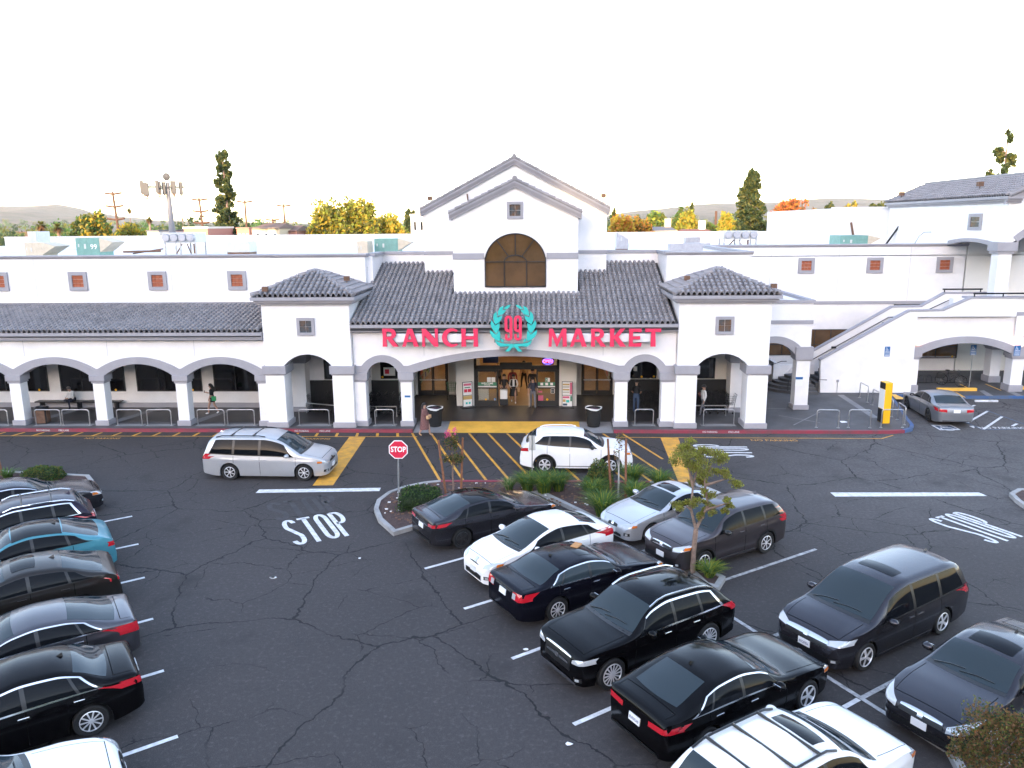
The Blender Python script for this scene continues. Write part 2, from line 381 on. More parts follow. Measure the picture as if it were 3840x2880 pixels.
# stop bars and yellow crossing
mark([(-10.94, 27.83), (-6.24, 28.12), (-6.26, 28.49), (-10.94, 28.21)], 'pwhite')
mark([(10.85, 27.79), (16.44, 27.95), (16.35, 28.32), (10.83, 28.23)], 'pwhite')
mark([(-9.0, 28.71), (-8.2, 28.76), (-8.49, 35.78), (-9.28, 35.78)], 'pyellow')
mark([(5.35, 29.22), (5.95, 29.22), (6.44, 35.80), (5.61, 35.80)], 'pyellow')
for i in range(12):
    x = -6.35+i*.93
    a = Vector((x, 36.5)); c = Vector((x+2.38, 29.1))
    if c.x > 5.2: c = a+(c-a)*((5.2-a.x)/(c.x-a.x)) if a.x < 5.1 else a
    if (c-a).length > .5: line(a, c, .11, 'pyellow')
line((-48, 35.80), (-6.0, 35.86), .07, 'pyellow', .006); line((3.5, 35.86), (15.9, 35.77), .07, 'pyellow', .006); line((15.9, 35.77), (16.7, 36.38), .07, 'pyellow')
for i in range(48):
    x = -44.5+i*.985
    if x < -6.6 or 4.0 < x < 16.2:
        s_ = (x+14)*-.012 if x < 0 else -.12
        line((x, 36.5), (x-s_*1.5, 35.86), .13, 'pyellow')
# lettering on the asphalt: stencil STOP drawn with strokes
ST = {'S': [arc(.5, .79, .36, .17, 15, 180, 8)+arc(.5, .72, .36, .14, 190, 235, 4)+[(.5, .5)]+arc(.5, .28, .36, .14, 55, 0, 5)+arc(.5, .21, .36, .17, 0, -165, 8)],
      'T': [[(0, .95), (1, .95)], [(.5, .95), (.5, 0)]],
      'O': [arc(.5, .79, .36, .18, 0, 180, 10)+[(.14, .5)]+arc(.5, .21, .36, .18, 180, 360, 10)+[(.86, .5), (.86, .79)]],
      'P': [[(.14, 0), (.14, .96)], [(.14, .95), (.45, .95)]+arc(.5, .74, .36, .21, 90, -90, 10)+[(.14, .53)]]}
def road_word(word, o, up, h, wd, m_='pwhite', parent=lot, z=.006):
    up = Vector(up).normalized(); rt_ = Vector((up.y, -up.x)); o = Vector(o)
    cw = wd/len(word)
    for i, ch in enumerate(word):
        polys = []
        for p in ST[ch]:
            pp = [Vector((a*cw*.82+i*cw, c*h)) for a, c in p]
            polys.append(stroke(pp, cw*.29))
        b = MB()
        for pl in polys:
            k = len(pl)//2
            vs = [(*(o+rt_*a+up*c), z) for a, c in pl]
            b.add(vs, [(j, j+1, 2*k-2-j, 2*k-1-j) for j in range(k-1)])
        b.build('letter', m_, parent)
road_word('STOP', (-7.85, 22.9), (-.5, .87), 2.4, 2.15)
road_word('STOP', (-9.2, 25.0), (-.5, .87), 1.9, 2.5, 'tar', z=.0025)
road_word('STOP', (14.25, 23.45), (-.48, .88), 2.45, 1.75)
road_word('STOP', (9.25, 32.65), (-1, .02), 2.45, 2.1)
def flat_text(body, o, size, m_, up=(0, 1), z=.006, sx=1., parent=lot):
    up = Vector((*up, 0)).normalized(); r_ = Vector((up.y, -up.x, 0))
    text_obj('lettering', body, size, .002, m_, parent, XF((o[0], o[1], z), r_, up), sx=sx)
flat_text('NO PARKING', (*G(1, 772, 1497).xy,), .34, 'pyellow', sx=.85); flat_text('NO PARKING', (*G(2, 545, 1500).xy,), .34, 'pyellow', sx=.85)
flat_text('NO PARKING', (*G(4, 328, 1512).xy,), .42, 'pyellow', sx=.85); flat_text('NO PARKING', (*G(4, 2050, 1418).xy,), .5, 'pwhite', sx=.75)
# kerb lettering
for body, k, x in (('NO PARKING', 1, 325), ('FIRE LANE', 1, 480), ('NO PARKING', 2, 465), ('FIRE LANE', 2, 640), ('NO PARKING', 3, 1735), ('FIRE LANE', 3, 1915)):
    p = onY(*q(k, x, 1430), YK-.004)
    text_obj('kerb_lettering', body, .13, .004, 'pwhite', lot, XF((p.x, YK-.006, .075), (1, 0, 0), (0, 0, 1)), sx=.9)
# accessible bay
accb = [G(15, 1440, 540), G(15, 1570, 540), G(15, 1685, 580), G(15, 1515, 580)]
mark([(p.x, p.y) for p in (G(15, 1440, 540), G(15, 1515, 582), G(15, 1687, 580), G(15, 1605, 538))], 'pwhite', z=.004)
mark([(p.x, p.y) for p in (G(15, 1463, 544), G(15, 1523, 576), G(15, 1668, 575), G(15, 1597, 543))], 'pblue', z=.007)
def wheelchair(xf, s_, m_, parent, name='wheelchair_symbol'):
    polys = [arc(.1, .85, .11, .11, 0, 340, 12), stroke([(.08, .70), (.14, .34), (.46, .34), (.60, .04), (.74, .10)], .11), stroke([(.1, .54), (.42, .54)], .09),
             stroke(arc(.20, .12, .32, .32, 130, 385, 16), .09)]
    b = MB()
    for pl in polys:
        if len(pl) == 13: b.add([xf @ Vector((a*s_, c*s_, 0)) for a, c in pl], [tuple(range(13))])
        else:
            k = len(pl)//2; b.add([xf @ Vector((a*s_, c*s_, 0)) for a, c in pl], [(j, j+1, 2*k-2-j, 2*k-1-j) for j in range(k-1)])
    return b.build(name, m_, parent)
p = G(15, 1570, 562); wheelchair(XF((p.x-.25, p.y-.35, .010), (1, 0, 0), (0, 1, 0)), .9, 'pwhite', lot)
for a, c in (((1740, 520), (1915, 422)), ((1875, 575), (2030, 470)), ((2115, 548), (2155, 528)), ((1755, 392), (1805, 375))):
    line(G(15, *a).xy, G(15, *c).xy, .13)
for a, c in (((1715, 510), (1870, 578)), ((1870, 578), (2210, 572)), ((1905, 420), (2210, 530))): line(G(15, *a).xy, G(15, *c).xy, .10, 'pblue')
mark([tuple(G(15, *p).xy) for p in ((1757, 548), (1790, 546), (1803, 556), (1798, 566))], 'pwhite')
# pale lettering path on the corner pavement, yellow ramp flares and white crossing strokes on the raised pavement
for pts, m_ in ((((1110, 285), (1150, 325), (1240, 325), (1145, 285)), 'ypaint'), (((1600, 268), (1670, 300), (1730, 312), (1655, 268)), 'ypaint'),
                (((1840, 255), (1905, 300), (1960, 298), (1880, 252)), 'concrete'), (((2055, 258), (2160, 300), (2205, 296), (2105, 256)), 'concrete')):
    pp = [gnd(*q(15, *p), .152).xy for p in pts]; MB().xy([tuple(p) for p in pp], .153, .156).build('pavement_marking', m_, walk)
for a, c in (((1680, 200), (1745, 232)), ((1895, 200), (2020, 252))):
    a, c = gnd(*q(15, *a), .15).xy, gnd(*q(15, *c), .15).xy; t = (c-a).normalized(); n_ = Vector((-t.y, t.x))*.05
    MB().xy([tuple(a-n_), tuple(c-n_), tuple(c+n_), tuple(a+n_)], .153, .156).build('pavement_marking', 'ypaint', walk)
for a, c in (((690, 290), (980, 480)), ((80, 400), (240, 405)), ((180, 460), (520, 520)), ((300, 540), (520, 430))):   # worn pale joints in the corner slab
    a, c = gnd(*q(15, *a), .15).xy, gnd(*q(15, *c), .15).xy; t = (c-a).normalized(); n_ = Vector((-t.y, t.x))*(.18 if a.x > 14.5 and c.y < 41 and a.y > 41 else .03)
    MB().xy([tuple(a-n_), tuple(c-n_), tuple(c+n_), tuple(a+n_)], .151, .153).build('pavement_joint', 'concrete', walk)

# ------------------------------------------------------------------ the market building
XC = -1.4
mk = thing('market_building', 'long white stucco market with grey tiled roofs, arcades and central gable', 'building', (0, 0, 0))
YW, YT, YB = 37.3, 37.0, 41.3
def column(x0, x1, y0, y1, zs=.42, zc=2.33, cap=(2.33, 2.45, 2.75), parent=mk, base=True, name='column'):
    c = MB().box(x0, x1, y0, y1, .15, zc+.05).build(name, 'stucco', parent)
    if base: MB().box(x0-.07, x1+.07, y0-.07, y1+.07, .151, zs).build('base', 'trim', c, bevel=.02)
    if cap:
        MB().box(x0-.05, x1+.05, y0-.05, y1+.05, cap[0], cap[1]).box(x0-.11, x1+.11, y0-.11, y1+.11, cap[1]+.001, cap[2]).build('capital', 'trim', c, bevel=.015)
    return c
# left arcade -------------------------------------------------------
cx = [-31.1-4.29, -31.1+0.0, -26.35+.0, -22.05, -17.85, -13.9]
cx = [-34.95, -30.65, -26.35, -22.05, -17.85]
cx = [-35.12, -30.82, -26.53, -22.23, -18.01]
for x in cx: column(x-.28, x+.28, YW, YW+.56)
column(-14.12, -13.62, YW, YW+.56)
bays = [(cx[i]+.39, cx[i+1]-.39) for i in range(4)]+[(cx[4]+.39, -14.23)]
low, up_, mid_ = [(-37, 2.74)], [(-37, 3.06)], [(-37, 2.9)]
for a, c in bays:
    low += seg(a, c, 2.74, 3.31); up_ += seg(a-.33, c+.33, 3.06, 3.66); mid_ += seg(a-.12, c+.12, 2.85, 3.5)
low += [(-13.62, 2.74)]; up_ += [(-13.62, 3.06)]; mid_ += [(-13.62, 2.9)]
MB().xz(mid_+[(-13.62, 4.6), (-37, 4.6)], YW+.05, YW+.5).build('arcade_wall', 'stucco', mk)
MB().xz(low+up_[::-1], YW-.03, YW+.56).build('arch_band', 'trim', mk)
def fascia(x0, x1, y, z0, z1, parent=mk, name='fascia', mat_='trim', yb=None):   # stepped gutter moulding
    d = z1-z0; yb = yb if yb else y+.7
    return MB().yz([(y+.10, z0), (y+.10, z0+d*.2), (y+.05, z0+d*.25), (y+.05, z0+d*.5), (y, z0+d*.58), (y, z1-.02), (y+.03, z1), (yb, z1), (yb, z0)], x0, x1).build(name, mat_, parent)
fascia(-37, -13.62, 36.88, 4.55, 4.93)
# tiles -------------------------------------------------------------
TW, TL = .255, .33
def tile_mesh(name, m_, wd=TW, ln=TL+.06):
    b = MB(); n_ = 5; r0 = wd*.31
    def prof(k, lift, sc_=1.):     # pan then barrel
        pts = [(-wd/2, .0)]
        pts.append((-r0*sc_*1.02+wd*.12, 0))
        for i in range(n_+1):
            th = math.pi*(1-i/n_); pts.append((r0*sc_*math.cos(th)+wd*.12, .06+.10*math.sin(th)*sc_))
        pts.append((r0*sc_*1.02+wd*.12, 0))
        pts.append((wd/2, .0))
        return [(x, k, z+lift) for x, z in pts]
    a = prof(0, .055, 1.05); c = prof(ln, 0., .92); e = prof(0, .0, .98); kk = len(a)
    b.add(a+c+e, [(i, i+1, kk+i+1, kk+i) for i in range(kk-1)]+[(i, 2*kk+i, 2*kk+i+1, i+1) for i in range(kk-1)])
    return b.mesh(name, m_, smooth=50)
TM = [tile_mesh('tile', 'tile'), tile_mesh('tile', 'tile_light'), tile_mesh('tile', 'tile_dark')]
def tile_roof(roof, o, ux, uy, nx, ny, keep=lambda p: True, maxn=300):
    """lay tiles on the plane o + a*ux + b*uy (unit vectors); the largest 300 are pieces, the rest one joined part"""
    ux, uy = Vector(ux).normalized(), Vector(uy).normalized(); uz = ux.cross(uy); o = Vector(o)
    cells = [(i, j) for j in range(ny) for i in range(nx) if keep(o+ux*((i+.5)*TW)+uy*((j+.5)*TL))]
    cells.sort(key=lambda c: (o+ux*((c[0]+.5)*TW)+uy*((c[1]+.5)*TL)-Vector((0, 0, CH))).length)
    rest = MB(); rnd = random.Random(len(cells))
    for n_, (i, j) in enumerate(cells):
        p = o+ux*((i+.5)*TW+rnd.uniform(-.003, .003))+uy*(j*TL+rnd.uniform(-.004, .004))+uz*rnd.uniform(0, .003)
        mi = rnd.choice((0, 0, 0, 1, 1, 2)); mw = Matrix(((ux.x, uy.x, uz.x, p.x), (ux.y, uy.y, uz.y, p.y), (ux.z, uy.z, uz.z, p.z), (0, 0, 0, 1)))
        if n_ < maxn:
            t = bpy.data.objects.new('tile', TM[mi]); COL.objects.link(t); t.parent = roof; t.matrix_local = mw
        else:
            me = TM[mi]; rest.add([mw @ v.co for v in me.vertices], [tuple(f.vertices) for f in me.polygons], mi)
    if rest.v:
        r_ = rest.build('tiling', ['tile', 'tile_light', 'tile_dark'], roof, smooth=50, fix=False); r_['kind'] = 'stuff'
k = (5.86-4.95)/(YB-36.86); sl = Vector((0, 1, k)).normalized()
rf = MB().yz([(36.9, 4.925), (YB, 4.925+k*(YB-36.9)), (YB, 4.7), (36.9, 4.7)], -37, -13.66).build('roof', 'under', mk)
tile_roof(rf, (-13.70, 36.86, 4.935), (-1, 0, 0), sl, 91, 13) if False else tile_roof(rf, (-37, 36.86, 4.935), (1, 0, 0), sl, 91, 13)
MB().box(-37, -13.66, YB-.12, YB, 5.84, 5.98).build('flashing', 'tile_dark', mk)
# back wall, plinth, parapet ----------------------------------------
wl = MB().box(-48, -14.4, YB, YB+.3, .15, 8.33).box(-14.4, -9.35, YB-.16, YB+.3, .15, 8.33).build('wall', 'stucco', mk)
fascia(-48, -14.4, YB-.12, 8.33, 8.51, yb=YB+.45); fascia(-14.4, -9.25, YB-.28, 8.33, 8.51, yb=YB+.45)
MB().box(-48, -14.2, YB-.06, YB, .152, .42).build('plinth', 'trim', mk)
for x in (-27.4, -21.4, -19.9):
    MB().box(x-.012, x+.012, YB-.006, YB, 6.0, 8.3).build('wall_joint', 'joint', mk)
for x in (-25.85, -21.6, -17.2): MB().box(x-.012, x+.012, YW+.044, YW+.05, 3.7, 4.54).build('wall_joint', 'joint', mk)
def vent_panel(x0, x1, z0, z1, y, parent=mk):     # square orange tile inset in a grey frame
    w_ = x1-x0; t = w_*.185
    fr = MB().box(x0, x1, y-.10, y, z0, z0+t).box(x0, x1, y-.10, y, z1-t, z1).box(x0, x0+t, y-.10, y, z0+t, z1-t).box(x1-t, x1, y-.10, y, z0+t, z1-t).build('window_frame', 'trim', parent)
    n_ = 3; u = (w_-2*t)/n_
    for i in range(n_):
        for j in range(n_):
            MB().box(x0+t+i*u+.006, x0+t+(i+1)*u-.006, y-.03, y, z0+t+j*u+.006, z0+t+(j+1)*u-.006).build('tile', 'orange', fr)
    return fr
for x in (-33.75, -29.4, -25.03, -20.66, -16.32): vent_panel(x-.5, x+.5, 6.64, 7.64, YB)
def dark_window(x0, x1, z0, z1, y, mull=2, parent=mk, gm='glassdark', fm='black', hz=()):
    f_ = MB(); t = .05
    f_.box(x0, x1, y-.05, y, z0, z0+t).box(x0, x1, y-.05, y, z1-t, z1)
    for i in range(mull+2):
        xx = x0+(x1-x0-t)*i/(mull+1); f_.box(xx, xx+t, y-.052, y, z0+t, z1-t)
    for h in hz: f_.box(x0, x1, y-.048, y, h, h+t)
    o = f_.build('window', fm, parent)
    for i in range(mull+1):
        xa, xb = x0+(x1-x0-t)*i/(mull+1)+t, x0+(x1-x0-t)*(i+1)/(mull+1)
        MB().box(xa, xb, y-.03, y-.01, z0+t, z1-t).build('pane', gm, o)
    return o
def sticker(x, z, y, parent, r_=.06): MB().lathe([(r_, 0), (r_, .004)], 12, (x, y, z), 'y').build('sticker', 'yellow', parent)
for x0, x1 in ((-35.5, -31.75), (-31.1, -27.42), (-26.74, -23.07), (-22.41, -18.74), (-18.07, -14.5)):
    wn = dark_window(x0, x1, 1.06, 3.1, YB); sticker(x1-.55, 1.15, YB-.06, wn)
# towers --------------------------------------------------------------
def tower(sx, xo0, xo1, xi0, xi1):
    """xo: outer pier, xi: inner pier (both as x-ranges, left to right sorted)"""
    x0, x1 = min(xo0, xi0), max(xo1, xi1)
    oa, ob = sorted((xo0, xo1)); ia, ib = sorted((xi0, xi1))
    L_ = min((oa, ob), (ia, ib)); R_ = max((oa, ob), (ia, ib))
    for a, c in (L_, R_):
        cc = column(a, c, YT, YT+1.05, zc=2.82, cap=(2.80, 2.86, 3.26)); column(a, c, 40.3, 41.25, zc=2.82, cap=(2.80, 2.86, 3.26))
    a, c = L_[1], R_[0]
    body = MB().xz([(x0+.02, 3.26), (a-.0, 3.26)]+seg(a+.01, c-.01, 3.262, 3.83)+[(x1-.02, 3.26), (x1-.02, 6.3), (x0+.02, 6.3)], YT+.02, YT+.98)
    body.box(x0+.02, x0+.9, YT+.98, 41.28, 3.35, 6.3).box(x1-.9, x1-.02, YT+.98, 41.28, 3.35, 6.3).box(x0+.9, x1-.9, 40.4, 41.28, 3.35, 6.3).box(x0+.9, x1-.9, YT+.98, 40.4, 4.3, 4.5)
    body.build('tower', 'stucco', mk)
    # stepped eaves on four sides
    e = MB(); xm, ym = (x0+x1)/2, (YT+41.28)/2; hw, hd = (x1-x0)/2, (41.28-YT)/2
    for z0, z1, ov in ((6.27, 6.36, .14), (6.36, 6.48, .24), (6.481, 6.64, .36)): e.box(xm-hw-ov, xm+hw+ov, ym-hd-ov, ym+hd+ov, z0, z1)
    e.build('eaves', 'trim', mk)
    ze, za = 6.645, 7.72; ex, ey = hw+.30, hd+.30
    r_ = MB().add([(xm-ex, ym-ey, ze), (xm+ex, ym-ey, ze), (xm+ex, ym+ey, ze), (xm-ex, ym+ey, ze), (xm, ym, za)], [(0, 1, 4), (1, 2, 4), (2, 3, 4), (3, 0, 4), (0, 3, 2, 1)]).build('roof', 'under', mk)
    ap = Vector((xm, ym, za))
    cs = [Vector((xm-ex, ym-ey, ze)), Vector((xm+ex, ym-ey, ze)), Vector((xm+ex, ym+ey, ze)), Vector((xm-ex, ym+ey, ze))]
    for f_ in range(4):
        A_, B_ = cs[f_], cs[(f_+1) % 4]; ux = (B_-A_).normalized(); m_ = (A_+B_)/2; uy = (ap-m_); hh = uy.length; uy.normalize(); W_ = (B_-A_).length
        def keep(p, A_=A_, ux=ux, uy=uy, W_=W_, hh=hh):
            d = p-A_; a_ = d.dot(ux); b_ = d.dot(uy); h_ = W_/2*b_/hh
            return h_-.02 < a_ < W_-h_+.02 and b_ < hh
        if f_ != 2: tile_roof(r_, A_+ux.cross(uy)*.015, ux, uy, int(W_/TW), int(hh/TL)+1, keep, 150)
    for c_ in cs:
        for i in range(9):
            p0 = c_.lerp(ap, i/9); p1 = c_.lerp(ap, (i+1.12)/9)
            MB().tube([p0+Vector((0, 0, .07)), p1+Vector((0, 0, .045))], [.10, .085], 8).build('ridge_tile', random.choice(('tile', 'tile_light', 'tile_dark')), r_, smooth=50)
    # small square window
    wx = xm+(.0); dx = .43; z0, z1 = 4.77, 5.62
    fr = MB().box(wx-dx, wx+dx, YT-.07, YT+.02, z0, z0+.14).box(wx-dx, wx+dx, YT-.07, YT+.02, z1-.14, z1).box(wx-dx, wx-dx+.14, YT-.07, YT+.02, z0+.14, z1-.14).box(wx+dx-.14, wx+dx, YT-.07, YT+.02, z0+.14, z1-.14).build('window_frame', 'trim', mk)
    for i in (0, 1):
        for j in (0, 1):
            MB().box(wx-.29+i*.3, wx-.01+i*.3, YT-.01, YT+.012, z0+.14+j*.285, z0+.14+.275+j*.285).build('pane', 'glassteal', fr)
mat('glassteal', (.05, .085, .11), .12, spec=.6, var=(2.5, .5, (.16, .09, .05)))
tower(-1, -13.6, -12.66, -10.28, -9.28); tower(1, 9.86, 10.83, 6.47, 7.45)
# entrance front ------------------------------------------------------
EC = (2.40, 2.5, 2.88)
for a, c in ((-6.98, -6.43), (3.56, 4.16)): column(a, c, YW, YW+.6, zc=2.4, cap=EC)
for a, c in ((-9.27, -8.72), (5.81, 6.46)): column(a, c, YW, YW+.6, zc=2.4, cap=EC)
ops = [(-8.61, -7.09, 3.40, 3.74), (-6.32, 3.45, 3.69, 4.02), (4.27, 5.70, 3.42, 3.76)]
low, up_, mid_ = [(-9.27, 2.87)], [(-9.27, 3.2)], [(-9.27, 3.)]
for a, c, zi, zo in ops:
    low += seg(a, c, 2.87, zi); up_ += seg(a-.28, c+.28, 3.2, zo); mid_ += seg(a-.1, c+.1, 2.98, zi+.16)
low += [(6.46, 2.87)]; up_ += [(6.46, 3.2)]; mid_ += [(6.46, 3.)]
MB().xz(mid_+[(6.46, 5.0), (-9.27, 5.0)], YW+.05, YW+.55).build('entrance_wall', 'stucco', mk)
MB().xz(low+up_[::-1], YW-.03, YW+.6).build('arch_band', 'trim', mk)
for x in (-5.78, 2.95): MB().box(x-.012, x+.012, YW+.044, YW+.05, 3.7, 4.93).build('wall_joint', 'joint', mk)
fascia(-9.26, 6.45, 36.86, 4.93, 5.29)
kk = 1/3; sl = Vector((0, 1, kk)).normalized(); zr = lambda y: 5.29+kk*(y-36.9)
rf = MB().yz([(36.9, 5.28), (44.4, zr(44.4)-.01), (44.4, zr(44.4)-.3), (36.9, 5.0)], -9.26, 6.46).build('roof', 'under', mk)
def keep(p): return not ((-4.68 < p.x < 1.92 and p.y > 40.2) or (-6.58 < p.x < 3.6 and p.y > 42.95) or p.y > 44.3)
tile_roof(rf, (-9.26, 36.84, 5.285), (1, 0, 0), sl, 61, 24, keep)
# walls round the entrance roof
MB().box(-9.35, -9.05, YB+.3, 44.4, 4.9, 8.35).build('wall', 'stucco', mk); MB().box(6.48, 6.78, YB+.3, 44.4, 4.9, 8.35).build('wall', 'stucco', mk)
MB().box(-9.35, 6.78, 44.4, 44.7, 4.9, 8.35).build('wall', 'stucco', mk)
MB().box(-9.42, -8.95, YB+.45, 44.35, 8.352, 8.51).box(6.38, 6.85, YB+.2, 44.35, 8.352, 8.51).box(-8.95, 6.38, 44.3, 44.8, 8.352, 8.51).build('fascia', 'trim', mk)
MB().box(-9.2, 6.4, YB+.3, YB+.5, .15, 4.9).build('backing_wall', 'stucco_in', mk) if False else None
# right block
MB().box(6.5, 10.85, YB, YB+.3, 3.0, 8.33).box(10.55, 10.85, YB+.3, 52.2, 3., 8.33).build('wall', 'stucco', mk)
fascia(6.42, 10.95, YB-.12, 8.33, 8.51, yb=YB+.45); MB().box(10.5, 10.97, YB+.45, 52.1, 8.34, 8.51).build('fascia', 'trim', mk)
# gables ----------------------------------------------------------------
def gable(x0, x1, y0, y1, z0, zw, za, ov, nm, th=.30, tl=.15):
    xm = (x0+x1)/2; sl_ = (za-zw)/(xm-x0)
    w_ = MB().xz([(x0, z0), (x1, z0), (x1, zw), (xm, za), (x0, zw)], y0, y1).build(nm, 'stucco', mk)
    d = ov*sl_
    rk = MB()
    for t0, t1, yy in ((0, .4, .16), (.4, .7, .22), (.7, 1., .29)):
        a, c = t0*th, t1*th
        rk.xz([(x0-ov, zw-d+a-.001), (xm, za+a-.001), (xm, za+c), (x0-ov, zw-d+c)], y0-yy, y1+.1); rk.xz([(xm, za+a-.001), (x1+ov, zw-d+a-.001), (x1+ov, zw-d+c), (xm, za+c)], y0-yy, y1+.1)
    rk.build('rake_moulding', 'trim', w_)
    zr_ = th+.005
    r_ = MB()
    r_.xz([(x0-ov, zw-d+zr_), (xm, za+zr_), (xm, za+zr_+.04), (x0-ov, zw-d+zr_+.04)], y0-.25, y1); r_.xz([(xm, za+zr_), (x1+ov, zw-d+zr_), (x1+ov, zw-d+zr_+.04), (xm, za+zr_+.04)], y0-.25, y1)
    r_ = r_.build('gable_roof', 'under', mk)
    n_ = int(math.hypot(xm-x0+ov, za-zw+d)/.36)
    for s_ in (-1, 1):
        A_ = Vector((x0-ov if s_ < 0 else x1+ov, 0, zw-d+zr_+.04)); B_ = Vector((xm, 0, za+zr_+.04))
        for i in range(n_):
            p0, p1 = A_.lerp(B_, i/n_), A_.lerp(B_, (i+1.15)/n_)
            MB().tube([p0+Vector((0, y0-.20, .05)), p1+Vector((0, y0-.20, .02))], [.10, .085], 8).build('rake_tile', random.choice(('tile', 'tile_dark', 'tile_light')), r_, smooth=50)
            MB().tube([p0+Vector((0, y0+.05, .03)), p0+Vector((0, y1, .03))], [.07, .07], 6).build('tile_course', 'tile', r_, smooth=50)
    MB().tube([(xm, y0-.32, za+zr_+.12), (xm, y1, za+zr_+.12)], .13, 8).build('ridge_tile', 'tile', r_, smooth=50)
    return w_
g2 = gable(-6.48, 3.5, 43.1, 52.0, 7.0, 10.50, 13.10, .15, 'rear_gable')
g1 = gable(-4.58, 1.83, 40.35, 43.15, 6.2, 10.27, 11.80, .16, 'front_gable')
MB().box(-4.60, -2.99, 40.30, 40.36, 8.22, 8.53).box(.23, 1.85, 40.30, 40.36, 8.22, 8.53).build('band', 'trim', g1)
MB().box(-6.50, -4.58, 43.05, 43.12, 8.36, 8.55).box(1.83, 3.52, 43.05, 43.12, 8.36, 8.55).build('band', 'trim', g2)
def frame4(x0, x1, z0, z1, t, y0, y1, nm, m_, parent):
    return MB().box(x0, x1, y0, y1, z0, z0+t).box(x0, x1, y0, y1, z1-t, z1).box(x0, x0+t, y0, y1, z0+t, z1-t).box(x1-t, x1, y0, y1, z0+t, z1-t).build(nm, m_, parent)
fr = frame4(-1.79, -.97, 10.25, 11.09, .13, 40.27, 40.36, 'window_frame', 'trim', mk)
for i in (0, 1):
    for j in (0, 1): MB().box(-1.655+i*.282, -1.385+i*.282, 40.33, 40.345, 10.385+j*.288, 10.66+j*.288).build('pane', 'glassteal', fr)
# arched window: glass + bronze muntins
mat('bronze', (.008, .006, .006), .6)
aw = [(-2.94, 6.8), (.18, 6.8), (.18, 8.30)]+arc(-1.38, 8.05, 1.56, 1.46, 10, 170, 24)+[(-2.94, 8.30)]
aws = MB().xz(aw, 40.315, 40.335).build('arched_window', 'glass_reflpaint', mk)
fb = MB()
def bar(path, wd, y0=40.26, y1=40.345):
    pl = stroke(path, wd); n_ = len(pl)//2
    for i in range(n_-1):
        fb.xz([pl[i], pl[i+1], pl[2*n_-2-i], pl[2*n_-1-i]], y0, y1)
bar([(-2.94, 6.82), (.18, 6.82)], .06); bar([(-2.93, 6.8), (-2.93, 8.3)]+arc(-1.38, 8.05, 1.55, 1.45, 170, 10, 24)+[(.17, 8.3), (.17, 6.8)], .06)
bar([(-2.92, 8.08), (.16, 8.08)], .05); bar([(-1.95, 6.82), (-1.95, 8.08)], .05); bar([(-.80, 6.82), (-.80, 8.08)], .05)
bar(arc(-1.38, 8.06, .58, .36, 180, 0, 14), .06); bar([(-1.38, 8.42), (-1.38, 9.5)], .05)
bar([(-1.72, 8.36), (-2.33, 9.18)], .05); bar([(-1.04, 8.36), (-.43, 9.18)], .05)
fb.build('muntin', 'bronze', aws)
# roof deck with rear parapet
MB().box(-48, -9.3, YB+.3, 86, 7.75, 7.8).box(10.6, 42, 52.2, 86, 7.75, 7.8).box(-9.3, 10.6, 44.7, 86, 7.75, 7.8).build('roof_deck', 'rooftop', mk)
MB().box(-60, 45, 86, 86.4, 6, 8.9).box(-60, 45, 85.9, 86.5, 8.9, 9.0).build('rear_parapet', 'stucco', mk)
MB().box(-60, 45, 86.5, 86.8, 0, 8.8).box(-48.3, -48, YB, 86, 0, 8.4).build('side_wall', 'stucco', mk)
# floodlights on brackets, gable spot lamps
def flood(p, aim, parent=mk):
    o = MB().tube([p, (p[0], p[1], p[2]+.28)], .02, 5).box(p[0]-.13, p[0]+.13, p[1]-.10, p[1]+.10, p[2]+.28, p[2]+.50).build('floodlight', 'brown', parent); return o
flood((-13.25, 36.85, 6.64), 0); flood((-9.75, 38.7, 7.0), 0); flood((7.05, 38.4, 6.95), 0); flood((10.9, 37.2, 6.64), 0); flood((3.3, 43.2, 11.05), 0); flood((-6.1, 43.2, 11.0), 0)
MB().tube([(-4.15, 43.0, 10.9), (-4.0, 43.0, 11.2), (-4.05, 43.0, 11.6)], .04, 6).build('conduit', 'brown', mk)
# right long wall
YR = 52.2
MB().box(10.85, 27.5, YR, YR+.3, .15, 8.34).build('wall', 'stucco', mk)
fascia(10.98, 27.6, YR-.12, 8.34, 8.53, yb=YR+.45)
MB().box(10.86, 27.4, YR-.06, YR, 4.62, 4.82).build('band', 'trim', mk)
for x in (17.31, 21.73, 26.2): vent_panel(x-.52, x+.52, 6.65, 7.66, YR)
for x in (15.0, 19.4, 24.0): MB().box(x-.012, x+.012, YR-.006, YR, 4.83, 8.3).build('wall_joint', 'joint', mk)
dark_window(15.0, 20.3, 1.2, 2.95, YR, 4, gm='glass_reflpaint', hz=(1.9,)); wn = dark_window(22.0, 27.6, 1.0, 2.95, YR, 3, gm='glass_reflpaint', hz=(1.75,)); sticker(27.3, 1.1, YR-.06, wn)
